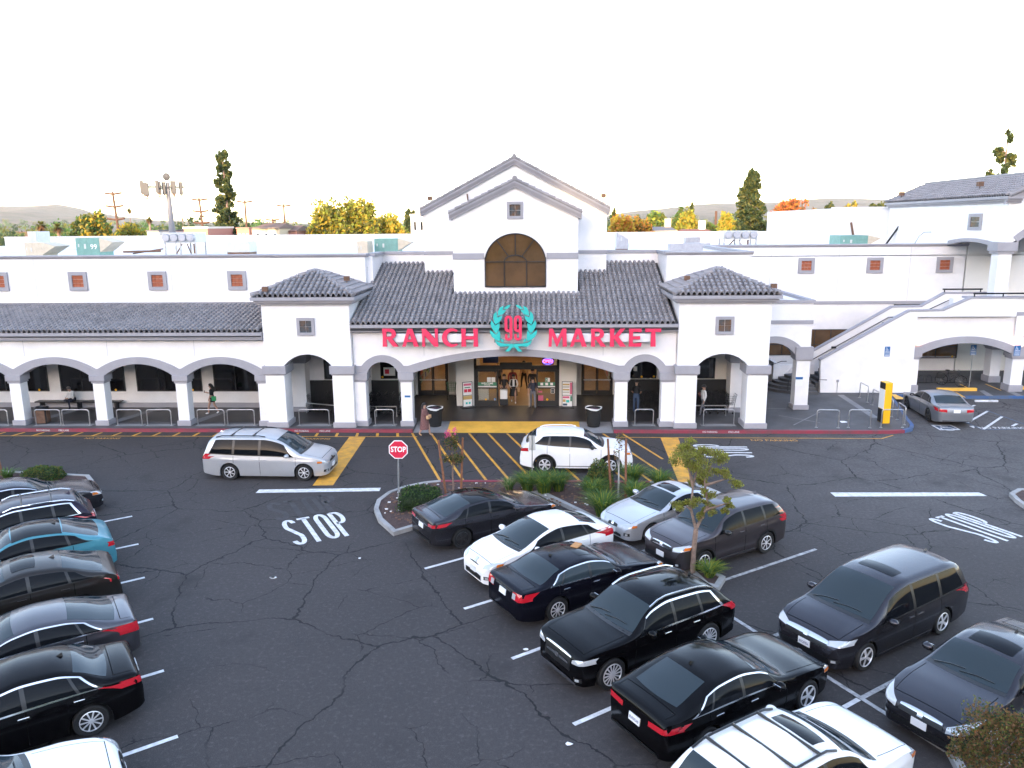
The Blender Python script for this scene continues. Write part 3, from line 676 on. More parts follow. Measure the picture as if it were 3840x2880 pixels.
# ------------------------------------------------------------------ entrance: walls, doors, interior
MB().box(-9.4, -7.45, YB, YB+.3, .15, 5.2).box(-7.75, -7.45, YB+.3, 44.6, .15, 5.2).box(-7.45, -7.31, 44.6, 44.9, .15, 5.2).box(-7.31, -5.5, 44.6, 44.9, 2.4, 5.2).box(-5.5, -4.72, 44.6, 44.9, .15, 5.2).build('entrance_side_wall', 'stucco_in', mk)
MB().box(4.3, 10.85, YB+.001, YB+.29, .15, 3.2).box(4.3, 4.6, YB+.3, 44.6, .15, 5.2).box(4.1, 4.3, 44.6, 44.9, .15, 5.2).box(2.28, 4.1, 44.6, 44.9, 2.4, 5.2).box(1.88, 2.28, 44.6, 44.9, .15, 5.2).build('entrance_side_wall', 'stucco_in', mk)
MB().box(-4.72, -3.74, 41.7, 44.9, .15, 5.2).build('vestibule_wall', 'stucco_in', mk); MB().box(.93, 1.88, 41.7, 44.9, .15, 5.2).build('vestibule_wall', 'stucco_in', mk)
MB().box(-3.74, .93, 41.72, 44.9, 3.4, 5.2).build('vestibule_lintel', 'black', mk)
MB().box(-9.0, 6.4, 38.2, 44.6, 4.86, 4.9).build('entrance_ceiling', 'stucco_in', mk)
dark_window(-11.86, -9.37, 1.77, 2.9, YB-.16, 1); wn = dark_window(-8.8, -7.75, 1.77, 2.9, YB, 0)
MB().box(-8.62, -8.0, YB-.07, YB-.06, 1.95, 2.4).build('poster', 'paper', wn); MB().box(-8.55, -8.32, YB-.075, YB-.071, 2.05, 2.3).build('poster_print', 'stopred', wn); sticker(-8.7, 1.87, YB-.06, wn)
wn = dark_window(4.69, 6.14, 1.78, 2.9, YB, 0); MB().box(4.9, 5.1, YB-.07, YB-.06, 2.2, 2.45).build('notice', 'paper', wn); sticker(5.35, 1.88, YB-.06, wn); sticker(6.0, 1.9, YB-.06, wn)
dark_window(7.9, 9.25, 1.78, 2.9, YB, 0)
MB().box(-12.9, -7.8, YB-.24, YB-.17, .156, 1.72).build('wainscot', 'black', mk); MB().box(4.6, 10.5, YB-.08, YB-.005, .156, 1.74).build('wainscot', 'black', mk)
def door_pair(x0, x1, y, z1, push=True):
    xm = (x0+x1)/2
    f_ = MB().box(x0, x0+.09, y-.06, y+.02, .154, z1).box(x1-.09, x1, y-.06, y+.02, .154, z1).box(x0+.09, x1-.09, y-.06, y+.02, z1-.12, z1).build('door_frame', 'black', mk)
    for a, c in ((x0+.095, xm-.005), (xm+.005, x1-.095)):
        d = MB().box(a, a+.07, y-.04, y, .156, z1-.13).box(c-.07, c, y-.04, y, .156, z1-.13).box(a+.07, c-.07, y-.04, y, .156, .42).box(a+.07, c-.07, y-.04, y, z1-.22, z1-.13).build('door', 'black', mk)
        MB().box(a+.07, c-.07, y-.02, y-.015, .42, z1-.22).build('pane', 'shopglass', d)
        MB().box(a+.03, c-.03, y-.09, y-.06, 1.02, 1.09).build('push_bar', 'steel', d)
    return f_
gm = bpy.data.materials.new('shopglass'); gm.use_nodes = True; M['shopglass'] = gm
n = gm.node_tree.nodes; l = gm.node_tree.links; n.remove(n['Principled BSDF'])
tr = n.new('ShaderNodeBsdfTransparent'); tr.inputs[0].default_value = (.80, .80, .78, 1); gl = n.new('ShaderNodeBsdfGlossy'); gl.inputs[1].default_value = .03
fr_ = n.new('ShaderNodeFresnel'); fr_.inputs[0].default_value = 1.5; ms = n.new('ShaderNodeMixShader')
l.new(fr_.outputs[0], ms.inputs[0]); l.new(tr.outputs[0], ms.inputs[1]); l.new(gl.outputs[0], ms.inputs[2]); l.new(ms.outputs[0], n['Material Output'].inputs[0])
door_pair(-7.31, -5.52, 44.6, 2.4); door_pair(2.29, 4.1, 44.6, 2.4)
# central sliding doors
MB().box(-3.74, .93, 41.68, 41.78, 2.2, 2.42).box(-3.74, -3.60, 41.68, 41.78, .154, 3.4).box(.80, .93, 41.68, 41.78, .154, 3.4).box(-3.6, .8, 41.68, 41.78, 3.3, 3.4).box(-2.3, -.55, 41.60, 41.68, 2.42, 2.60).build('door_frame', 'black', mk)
for x0, x1 in ((-3.6, -2.4), (-.32, .8)):
    d = MB().box(x0, x0+.08, 41.66, 41.72, .156, 2.2).box(x1-.1, x1, 41.66, 41.72, .156, 2.2).box(x0+.08, x1-.1, 41.66, 41.72, .156, .46).box(x0+.08, x1-.1, 41.66, 41.72, 1.14, 1.22).box(x0+.08, x1-.1, 41.66, 41.72, 2.08, 2.2).build('sliding_door', 'black', mk)
    for a, c in ((.46, 1.14), (1.22, 2.08)): MB().box(x0+.08, x1-.1, 41.685, 41.69, a, c).build('pane', 'shopglass', d)
    MB().box(x0+.08, x1-.1, 41.64, 41.655, 1.30, 1.50).build('banner', 'green', d); MB().box(x0+.08, x1-.1, 41.64, 41.655, 1.22, 1.285).build('strip', 'paper', d)
    if x0 < -3:
        text_obj('lettering', 'WELCOME', .135, .004, 'white', d, XF((-3.01, 41.637, 1.43), (1, 0, 0), (0, 0, 1)), bold=.004); text_obj('lettering', '歡迎光臨', .08, .004, 'white', d, XF((-3.01, 41.637, 1.34), (1, 0, 0), (0, 0, 1)))
        for a in (-3.02, -2.78): MB().box(a, a+.21, 41.645, 41.655, 1.51, 1.77).build('notice', 'paper', d)
        b = MB().box(-2.66, -2.54, 41.645, 41.655, .48, .60).build('decal', 'bluesign', d); wheelchair(XF((-2.635, 41.64, .50), (1, 0, 0), (0, 0, 1)), .085, 'white', d)
        sticker(-3.1, .53, 41.65, d, .055)
        for i in range(5): MB().box(-3.5, -2.95, 41.72, 41.95, .50+i*.128, .60+i*.128).build('shelf_box', 'paper', d)
    else:
        for i in range(3): MB().box(-.1+i*.27, .05+i*.27, 41.636, 41.639, 1.33, 1.47).build('print', 'white', d)
        b = MB().box(.16, .42, 41.645, 41.655, 1.52, 1.74).build('notice', 'paper', d); MB().box(.165, .30, 41.640, 41.644, 1.53, 1.73).build('grade_card', 'green', d); text_obj('lettering', 'A', .15, .002, 'white', d, XF((.233, 41.638, 1.63), (1, 0, 0), (0, 0, 1)))
        MB().box(-.22, .06, 41.645, 41.655, .47, .76).build('poster', 'pink', d); MB().box(-.22, .0, 41.645, 41.655, .92, 1.02).build('poster', 'pink', d)
        b = MB().box(.47, .68, 41.645, 41.655, .88, 1.14).build('decal', 'paper', d); MB().box(.49, .66, 41.640, 41.644, .90, 1.0).box(.49, .66, 41.640, 41.644, 1.02, 1.12).build('decal_print', 'black', d)
        sticker(.28, .53, 41.65, d, .06)
# store interior seen through the doors
inn = thing('store_interior', 'warm lit store hall with shelves seen through the open entrance', 'store interior')
MB().box(-9, 6, 44.95, 58, .151, .156).box(-3.74, .93, 41.8, 44.95, .155, .160).build('floor', 'interior', inn)
MB().box(-9, 6, 58, 58.2, .15, 4).box(-9.2, -9, 44.9, 58, .15, 4).box(6, 6.2, 44.9, 58, .15, 4).build('wall', 'interior', inn)
MB().box(-9, 6, 44.9, 58.2, 4., 4.1).build('ceiling', 'stucco_in', inn)
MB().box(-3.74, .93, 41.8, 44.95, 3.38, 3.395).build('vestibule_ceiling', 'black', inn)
for x in (-6.5, -3.5, -.5, 2.5):
    for y in (46.5, 50, 54): MB().box(x-.5, x+.5, y-.12, y+.12, 3.95, 3.99).build('ceiling_lamp', 'lampglow', inn)
rnd = random.Random(3)
for nm, c_ in (('goods_a', (.45, .10, .06)), ('goods_b', (.07, .10, .30)), ('goods_c', (.50, .34, .12)), ('goods_d', (.5, .48, .42)), ('goods_e', (.10, .25, .10))): mat(nm, c_, .5)
for x in (-8.0, -4.6, 1.2, 4.6):
    sh = MB()
    for z in (.2, .65, 1.1, 1.55): sh.box(x-.4, x+.4, 46.5, 52, z, z+.03)
    sh.box(x-.02, x+.02, 46.5, 52, .15, 1.95)
    sh = sh.build('shelf', 'acgrey', inn)
    for z in (.23, .68, 1.13, 1.58):
        for k_ in range(9):
            MB().box(x-.36, x+.36, 46.55+k_*.6, 47.05+k_*.6, z, z+rnd.uniform(.2, .38)).build('goods', rnd.choice(('goods_a', 'goods_b', 'goods_c', 'goods_d', 'goods_e')), sh)
MB().box(-3.3, -2.45, 42.6, 43.0, 2.4, 3.2).build('display', 'goods_b', inn)
# neon OPEN sign
ns = thing('neon_sign', 'red and blue lit OPEN sign hanging in the entrance transom', 'neon sign', (.31, 41.85, 2.62))
MB().box(-.30, .30, .0, .02, -.17, .17).build('backboard', 'black', ns)
text_obj('letters', 'OPEN', .20, .01, 'neon', ns, XF((0, -.015, 0), (1, 0, 0), (0, 0, 1)), bold=.004)
b = MB(); pl = stroke(arc(0, 0, .28, .15, 0, 350, 24), .02); k_ = len(pl)//2
b.add([(x, -.012, z) for x, z in pl], [(j, j+1, 2*k_-2-j, 2*k_-1-j) for j in range(k_-1)]); b.build('ring', 'neonblue', ns)
# ------------------------------------------------------------------ store sign
YS = 36.70
GL = {'R': [[(0, 0), (.27, 0), (.25, .40), (.32, .40), (.64, 0), (.98, 0), (.60, .44)]+arc(.52, .72, .32, .28, -55, 90, 8)+[(0, 1), (.03, .5)], [(.25, .56), (.25, .84), (.45, .84)]+arc(.45, .70, .13, .14, 90, -90, 6)],
      'A': [[(0, 0), (.20, 0), (.30, .26), (.64, .26), (.72, 0), (1.02, 0), (.64, 1), (.36, 1)], [(.35, .40), (.47, .74), (.59, .40)]],
      'N': [[(0, 0), (.19, 0), (.17, .60), (.74, 0), (.98, 0), (.96, .5), (.98, 1), (.78, 1), (.80, .42), (.24, 1), (0, 1), (.02, .5)]],
      'C': [arc(.52, .5, .52, .52, 47, 313, 20)+arc(.60, .5, .33, .37, 300, 60, 16)],
      'H': [[(0, 0), (.28, 0), (.25, .40), (.72, .40), (.69, 0), (.97, 0), (.95, .5), (.97, 1), (.69, 1), (.72, .58), (.25, .58), (.28, 1), (0, 1), (.02, .5)]],
      'M': [[(0, 0), (.18, 0), (.22, .62), (.48, 0), (.54, 0), (.84, .62), (.86, 0), (1.12, 0), (1.08, 1), (.84, 1), (.54, .42), (.26, 1), (.03, 1)]],
      'K': [[(0, 0), (.27, 0), (.25, .44), (.62, 0), (.98, 0), (.52, .55), (.90, 1), (.64, 1), (.25, .58), (.27, 1), (0, 1), (.02, .5)]],
      'E': [[(0, 0), (.76, 0), (.80, .22), (.26, .17), (.25, .42), (.70, .40), (.70, .58), (.25, .57), (.26, .84), (.78, .80), (.78, 1), (0, 1), (.02, .5)]],
      'T': [[(.30, 0), (.58, 0), (.55, .83), (.84, .80), (.86, 1), (0, 1), (0, .80), (.33, .83)]]}
def word_sign(label, k, letters):
    t = thing('store_sign', label, 'sign', (0, 0, 0))
    xs_ = []
    for ch, x0, x1 in letters:
        a, c = onY(*q(k, x0, 803), YS), onY(*q(k, x1, 803), YS); h = onY(*q(k, x0, 668), YS).z-a.z
        w0 = max(p[0] for p in GL[ch][0])
        polys = [[(px_*(c.x-a.x)/w0, pz*h) for px_, pz in pl] for pl in GL[ch]]
        curve_obj('letter', polys, .14, ['signred', 'signredside'], t, XF((a.x, YS, a.z), (1, 0, 0), (0, 0, 1))); xs_ += [a.x, c.x]
    MB().box(min(xs_)+.25, max(xs_)-.2, YS+.08, YW+.05, 4.44, 4.85).build('raceway', 'raceway', t, bevel=.02)
    return t
word_sign('red letters RANCH on the white wall over the entrance', 2, [('R', 1078, 1198), ('A', 1225, 1350), ('N', 1375, 1497), ('C', 1525, 1648), ('H', 1670, 1797)])
word_sign('red letters MARKET on the white wall over the entrance', 3, [('M', 517, 655), ('A', 678, 805), ('R', 835, 950), ('K', 977, 1100), ('E', 1120, 1217), ('T', 1242, 1362)])
em = thing('emblem_sign', 'green laurel wreath around a red 99 above the main arch', 'sign', (0, 0, 0))
LEAF = [[(805, 97), (760, 175), (690, 230), (575, 240), (600, 190), (680, 130)], [(580, 135), (460, 190), (395, 320), (390, 450), (560, 390), (660, 260), (540, 270)],
        [(350, 305), (265, 400), (250, 520), (270, 620), (310, 715), (430, 650), (510, 540), (525, 435), (380, 500)], [(195, 575), (160, 680), (190, 810), (330, 1010), (420, 880), (445, 780), (440, 670), (310, 745)],
        [(145, 880), (145, 990), (200, 1100), (310, 1190), (450, 1250), (465, 1100), (460, 980), (430, 895), (335, 1030)], [(470, 1145), (560, 1200), (575, 1285), (490, 1250)]]
RIB = [(295, 1205), (430, 1280), (600, 1315), (872, 1330), (872, 1440), (830, 1440), (735, 1560), (605, 1565), (740, 1405), (640, 1400), (450, 1412), (360, 1350)]
o9 = onY(*q(9, 875, 800), YS-.1); sc9 = (onY(*q(9, 1375, 800), YS-.1).x-o9.x)/500; sz9 = (onY(*q(9, 875, 300), YS-.1).z-o9.z)/500
P9 = lambda p: ((p[0]-875)*sc9, (800-p[1])*sz9)
for mir in (1, -1):
    for nm, pl, in [('leaf', p) for p in LEAF]+[('ribbon', RIB)]:
        pp = [P9(p) for p in pl]; pp = [(x*mir, z) for x, z in pp]
        curve_obj(nm, [pp[::mir]], .10, ['teal', 'tealside'], em, XF(o9, (1, 0, 0), (0, 0, 1)))
for dx in (0, 292):
    path = [(800, 860), (800, 600)]
    ring = arc(722, 560, 78, 78, 0, 180, 10)+arc(722, 830, 78, 78, 180, 360, 10)
    ring2 = [(a, 1390-c) for a, c in ring]
    out = [P9((a+dx, c)) for a, c in arc(722, 560, 124, 124, 0, -180, 12)+[(598, 850)]+arc(722, 840, 124, 118, 180, 100, 6)+[(760, 965), (760, 1110)]+arc(722, 1110, 38, 38, 0, 180, 6)+[(684, 1015), (610, 1015), (610, 1110)]+arc(722, 1110, 118, 112, 180, 0, 12)+[(846, 560)]]
    hole = [P9((a+dx, c)) for a, c in arc(722, 565, 32, 42, 0, -180, 8)+arc(722, 830, 32, 42, 180, 0, 8)]
    curve_obj('digit', [out, hole], .12, ['signred', 'signredside'], em, XF((o9.x, o9.y+.01, o9.z), (1, 0, 0), (0, 0, 1)))
MB().box(-2.05, -.75, YS+.05, YW+.05, 4.1, 4.2).box(-2.3, -.5, YS-.03, YS+.05, 4.45, 4.6).box(-1.42, -1.36, YS-.02, YS+.04, 3.95, 5.6).build('bracket', 'galv', em)

# ------------------------------------------------------------------ side canopy, stairs and corner building on the right
cn = thing('side_canopy', 'white flat canopy with arched beam on square pillar beside the stairs', 'canopy')
column(13.44, 14.14, 40.95, 41.6, zs=.40, zc=2.82, cap=(2.80, 2.86, 3.54), parent=cn)
lw = [(10.9, 3.3)]+seg(11.0, 13.33, 3.10, 3.74)+[(14.2, 3.54)]
MB().xz([(10.9, 3.1)]+seg(11.0, 13.34, 3.15, 3.85)+[(14.12, 3.54), (14.12, 5.84), (10.9, 5.84)], 41.0, 41.7).build('beam', 'stucco', cn)
MB().xz(seg(11.0, 13.33, 3.10, 3.74)+seg(10.9, 13.6, 3.54, 4.10)[::-1], 40.96, 41.72).build('arch_band', 'trim', cn)
MB().box(13.4, 14.12, 41.7, 51.9, 3.6, 5.84).box(10.9, 13.4, 41.7, 51.9, 5.3, 5.5).build('canopy_slab', 'stucco', cn)
MB().box(10.9, 14.2, 40.90, 41.05, 5.842, 6.0).box(13.95, 14.2, 41.05, 51.9, 5.842, 6.0).build('coping', 'trim', cn)
MB().box(10.9, 14.16, 40.95, 41.0, 4.75, 4.94).build('band', 'trim', cn)
fl_ = MB().box(13.3, 13.9, 40.93, 40.96, 1.55, 2.2); 
nb = MB().box(13.42, 13.80, 40.925, 40.945, 1.45, 1.93).build('notice', 'paper', cn); MB().box(13.42, 13.80, 40.918, 40.924, 1.80, 1.93).build('notice_header', 'bluesign', cn)
st = thing('staircase', 'white outdoor staircase with dark steps and sloping parapet walls', 'staircase')
SY = 45.2
MB().xz([(16.3, .15), (16.2, 2.05), (21.0, 4.88), (22.9, 4.92), (24.4, 5.62), (27.0, 5.62), (27.0, 4.6), (21.5, 4.6), (21.5, .15)], SY, SY+.25).build('parapet_wall', 'stucco', st)
cp = MB()
def coping(path, y0, y1):
    for (xa, za), (xb, zb) in zip(path[:-1], path[1:]):
        cp.add([(xa, y0, za), (xb, y0, zb), (xb, y0, zb+.09), (xa, y0, za+.09), (xa, y1, za), (xb, y1, zb), (xb, y1, zb+.09), (xa, y1, za+.09)], [(0, 1, 2, 3), (4, 7, 6, 5), (3, 2, 6, 7), (0, 4, 5, 1), (0, 3, 7, 4), (1, 5, 6, 2)])
coping([(16.15, 2.05), (21.0, 4.90), (22.9, 4.93), (24.4, 5.63), (27.0, 5.63)], SY-.05, SY+.3)
BYs = 47.2
coping([(16.0, 2.0), (20.9, 4.92), (22.6, 4.95), (23.9, 5.72), (27.0, 5.72)], BYs-.05, BYs+.3)
cp.build('coping', 'trim', st)
MB().xz([(14.3, .15), (16.0, 2.0), (20.9, 4.92), (22.6, 4.95), (23.9, 5.72), (27.0, 5.72), (27.0, 3.8), (21.4, 3.8), (21.4, .15)], BYs, BYs+.25).build('parapet_wall', 'stucco', st)
MB().box(14.1, 14.3, 47.2, 52, .15, 1.6).box(14.3, 16.2, BYs+.25, BYs+.5, .15, 1.4).build('low_wall', 'stucco', st)
n_ = 22
for i in range(n_):
    x = 15.6+i*(21.0-15.6)/n_; z = .15+(i+1)*(4.1-.15)/n_
    MB().box(x, x+.26, SY+.25, BYs, .15, z).build('step', 'walk', st)
MB().box(21.05, 23.0, SY+.9, BYs, 3.8, 4.1).build('landing', 'walk', st)
for i in range(4):
    z = 4.1+(i+1)*.16; MB().box(23.0+i*.3, 27.0 if i == 3 else 23.3+i*.3, SY+.9, BYs, 3.8, z).build('step', 'walk', st)
for i in range(5):     # flared lower steps
    r_ = 2.35-i*.34
    MB().xy([(15.6, 47.1)]+[(15.6+r_*math.cos(R(a)), 46.6+r_*.85*math.sin(R(a))) for a in range(170, 281, 10)], .15+i*.001, .15+(i+1)*.165).build('flared_step', 'walk', st)
def rail(pts, posts=(), r_=.025, nm='handrail', m_='blackmetal', parent=st):
    b = MB().tube(pts, r_, 6)
    for p, z0 in posts: b.tube([p, (p[0], p[1], z0)], r_*.8, 5)
    return b.build(nm, m_, parent, smooth=40)
rail([(16.3, BYs-.1, 1.75), (20.7, BYs-.1, 4.35), (21.0, BYs-.1, 4.35)]); rail([(22.9, BYs-.1, 4.75), (24.1, BYs-.1, 5.35), (24.5, BYs-.1, 5.35)])
rail([(16.1, SY-.02, 1.6), (16.05, SY-.35, 1.0), (16.5, SY-.35, .98)]); rail([(14.35, 45.0, .15), (14.35, 45.0, .95), (15.4, 45.9, 1.55), (15.4, 45.9, .6)], ())
rail([(13.4, 47.0, 1.3), (14.6, 47.3, 1.65), (14.9, 47.3, 1.65)])
for x, z in ((17.6, 2.75), (20.5, 4.2), (22.95, 4.75)): MB().box(x-.12, x+.12, BYs-.16, BYs-.02, z-.28, z-.16).build('step_light', 'black', st)
rail([(23.8, BYs+.1, 5.98), (26.1, BYs+.1, 5.98)], [((23.9, BYs+.1, 5.72), 5.98), ((26.0, BYs+.1, 5.72), 5.98)], .05)
rail([(24.55, SY+.12, 5.90), (27.6, SY+.12, 5.90)], [((24.6, SY+.12, 5.7), 5.9), ((26.2, SY+.12, 5.7), 5.9)], .05)
# corner building -----------------------------------------------------------
cb = thing('corner_building', 'white two storey corner building with upper balcony and grey tiled roof', 'building')
FY = 45.5
column(21.35, 21.95, FY, FY+.6, zs=.55, zc=2.1, cap=(2.08, 2.2, 2.83), parent=cb); column(27.28, 27.95, FY, FY+.7, zs=.55, zc=2.1, cap=(2.08, 2.2, 2.66), parent=cb)
column(27.6, 28.2, 48.2, 48.9, zs=.55, zc=2.2, cap=(2.2, 2.3, 2.8), parent=cb); column(33.3, 34.3, FY, FY+1., zs=.55, zc=2.1, cap=(2.08, 2.2, 2.66), parent=cb)
low = [(21.35, 2.72)]+seg(22.06, 26.77, 2.72, 3.0)+seg(28.06, 33.2, 2.66, 3.0)+[(34.4, 2.66)]; low = [(21.35, 2.82)]+seg(22.06, 27.17, 2.4, 3.02)+seg(28.06, 33.2, 2.4, 3.02)+[(34.4, 2.66)]
up_ = [(21.35, 2.9)]+seg(21.9, 27.25, 2.85, 3.42)+[(27.6, 2.72)]+seg(27.9, 33.4, 2.85, 3.42)+[(34.4, 2.85)]
mid_ = [(21.35, 2.84)]+seg(21.98, 27.2, 2.6, 3.2)+seg(28.0, 33.3, 2.6, 3.2)+[(34.4, 2.8)]
MB().xz(mid_+[(34.4, 5.6), (23.6, 5.6), (23.6, 4.6), (21.35, 4.6)], FY+.05, FY+.55).build('balcony_wall', 'stucco', cb); MB().xz(low+up_[::-1], FY-.02, FY+.6).build('arch_band', 'trim', cb)
MB().box(23.2, 34.4, FY-.06, FY+.045, 4.62, 4.82).build('band', 'trim', cb); MB().box(24.3, 34.4, FY-.05, FY+.6, 5.602, 5.70).build('coping', 'trim', cb)
MB().box(27.15, 34.4, FY-.12, FY-.07, 3.45, 4.6).build('bay_front', 'stucco', cb)
MB().box(23.2, 34.4, BYs+.3, YR, 4.3, 4.6).build('balcony_floor', 'walk', cb); MB().box(27.6, 42, YR, YR+.3, .15, 8.6).build('wall', 'stucco_in', cb)
MB().box(21.4, 27.5, YR-.05, YR-.0, .98, 1.13).build('band', 'trim', cb)
for x in (21.75, 27.45):
    MB().lathe([(.0, 0), (.09, .02), (.09, .55), (0, .57)], 10, (x, FY-.10, 2.95)).build('wall_lamp', 'sconce', cb)
MB().box(26.0, 26.75, 45.9, 46.6, 5.6, 8.2).build('upper_pillar', 'stucco', cb); MB().box(25.9, 26.85, 45.82, 46.7, 8.1, 8.25).box(25.82, 26.95, 45.75, 46.78, 8.251, 8.75).build('pillar_capital', 'trim', cb)
XW = 26.25
MB().yz([(46.8, 8.72)]+seg(46.78, 52.0, 8.45, 8.72)[1:-1]+[(52.2, 8.45), (61.2, 8.3), (61.2, 10.95), (45.9, 10.95), (45.9, 8.72)], XW, XW+.4).build('upper_wall', 'stucco', cb)
MB().yz(seg(46.78, 52.1, 8.44, 8.70)+seg(46.78, 52.1, 8.70, 8.92)[::-1], XW-.05, XW+.42).build('arch_band', 'trim', cb)
MB().xz([(26.66, 8.75)]+seg(26.95, 30.9, 8.75, 9.6)[1:]+[(31.2, 8.75), (31.2, 10.95), (28.93, 12.2), (26.66, 10.95)], 45.9, 46.3).build('gable_wall', 'stucco', cb)
MB().xz(seg(26.95, 30.9, 8.75, 9.55)+seg(26.7, 31.15, 9.05, 9.95)[::-1], 45.86, 46.34).build('arch_band', 'trim', cb)
MB().xz([(26.66, 8), (31.2, 8), (31.2, 10.95), (28.93, 12.2), (26.66, 10.95)], 60.8, 61.2).box(26.66, 31.2, 46.3, 60.8, 9.7, 9.8).box(30.8, 31.2, 46.3, 60.8, 8, 10.95).build('wall', 'stucco', cb)
e = MB()
for z0, z1, ov in ((10.93, 11.04, .10), (11.041, 11.15, .20), (11.151, 11.30, .32)): e.box(XW-ov, XW+.6, 45.85-ov, 61.2+ov, z0, z1)
e.build('eaves', 'trim', cb)
def rake(a, c, t0, t1, yy): return MB().xz([(a[0], a[1]+t0), (c[0], c[1]+t0), (c[0], c[1]+t1), (a[0], a[1]+t1)], 45.9-yy, 46.0).build('rake_moulding', 'trim', cb)
rake((26.0, 10.86), (28.93, 12.26), 0, .16, .14); rake((26.0, 10.86), (28.93, 12.26), .161, .33, .26); rake((31.86, 10.86), (28.93, 12.26), 0, .16, .14); rake((31.86, 10.86), (28.93, 12.26), .161, .33, .26)
RX, RZ = 28.93, 12.60
r_ = MB().add([(XW-.3, 45.6, 11.28), (XW-.3, 61.5, 11.28), (RX, 61.5, RZ), (RX, 45.6, RZ), (31.9, 45.6, 11.28), (31.9, 61.5, 11.28)], [(0, 3, 2, 1), (3, 4, 5, 2)]).build('roof', 'under', cb)
uy = (Vector((RX, 0, RZ))-Vector((XW-.3, 0, 11.28))); hh = uy.length; uyn = uy.normalized()
def keep(p): return p.x < RX
tile_roof(r_, (XW-.3, 61.5, 11.295), (0, -1, 0), uyn, int(15.9/TW), int(hh/TL), keep)
MB().tube([(RX, 45.5, RZ+.1), (RX, 61.6, RZ+.1)], .12, 8).build('ridge_tile', 'tile', r_, smooth=50)
MB().tube([(XW-.2, 45.55, 11.34), (RX, 45.55, RZ+.05)], .11, 8).tube([(31.85, 45.55, 11.34), (RX, 45.55, RZ+.05)], .11, 8).build('rake_tile', 'tile', r_, smooth=50)
fr = MB().box(XW-.06, XW, 48.4, 49.9, 9.4, 9.58).box(XW-.06, XW, 48.4, 49.9, 10.2, 10.38).box(XW-.06, XW, 48.4, 48.65, 9.58, 10.2).box(XW-.06, XW, 49.65, 49.9, 9.58, 10.2).build('window_frame', 'trim', cb)
for i in (0, 1):
    for j in (0, 1): MB().box(XW-.02, XW+.01, 48.66+i*.5, 49.14+i*.5, 9.59+j*.31, 9.88+j*.31).build('pane', 'glassteal', fr)
for y, t in ((59.6, .12), (50.2, .3)):
    p = Vector((XW-.3, y, 11.28))+uyn*hh*t; MB().tube([p, p+Vector((0, 0, .35))], .03, 5).box(p.x-.16, p.x+.16, p.y-.14, p.y+.14, p.z+.35, p.z+.62).build('floodlight', 'brown', cb)
bb = MB().box(22.4, 27, 62, 62.3, 7.8, 10.95).box(22.4, 22.7, 62.3, 80, 7.8, 10.95).box(22.3, 27, 61.9, 62.4, 10.951, 11.05).build('penthouse_wall', 'stucco', cb)
def pipe(pts, r_=.1, m_='brown'): return MB().tube(pts, r_, 7).build('roof_pipe', m_, cb)
pipe([(24.1, 61.6, 7.8), (23.6, 61.6, 9.9)], .09); pipe([(25.6, 60.5, 7.8), (26.3, 59.5, 9.6)], .07, 'black')
pipe([(24.3, 52.6, 8.4), (24.6, 52.6, 9.0), (24.9, 52.6, 9.25), (25.35, 52.6, 9.25)], .025, 'galv')
# ------------------------------------------------------------------ vegetation helpers
def leafmat(nm, c, t=.35, tc=None): return mat(nm, c, .6, var=(1.1, .45), sub=((tc or tuple(min(1, x*1.9) for x in c)), t), spec=.3)
leafmat('lf_dark', (.035, .060, .022)); leafmat('lf_green', (.075, .14, .03)); leafmat('lf_olive', (.13, .13, .03)); leafmat('lf_yellow', (.42, .30, .035)); leafmat('lf_orange', (.46, .19, .035))
leafmat('lf_red', (.44, .11, .04)); leafmat('lf_lime', (.26, .29, .04)); leafmat('lf_grass', (.085, .17, .04)); leafmat('lf_palegrass', (.30, .31, .14)); leafmat('lf_rust', (.16, .085, .035)); leafmat('lf_pine', (.05, .075, .022))
leafmat('lf_myrtle', (.22, .20, .05)); leafmat('lf_hedge', (.028, .055, .02)); mat('flower', (.65, .07, .22), .6); mat('flowerw', (.75, .74, .68), .6)
def leaves(b, rnd, c, rad, n_, s_, nm=2, shell=.55, ok=None):
    c = Vector(c)
    for _ in range(n_):
        d = Vector((rnd.gauss(0, 1), rnd.gauss(0, 1), rnd.gauss(0, 1))).normalized(); t = shell+(1-shell)*rnd.random() if rnd.random() < .75 else rnd.random()
        p = c+Vector((d.x*rad[0], d.y*rad[1], d.z*rad[2]))*t
        if ok and not ok(p): continue
        a = Vector((rnd.gauss(0, 1), rnd.gauss(0, 1), rnd.gauss(0, .7))).normalized(); e = a.orthogonal().normalized(); e.rotate(Matrix.Rotation(rnd.uniform(0, 6.28), 3, a)); f_ = a.cross(e)
        k = s_*rnd.uniform(.6, 1.3)
        b.add([p-e*k*.5, p+f_*k*.28+a*k*.06, p+e*k*.5, p-f_*k*.28+a*k*.06], [(0, 1, 2, 3)], rnd.randrange(nm))
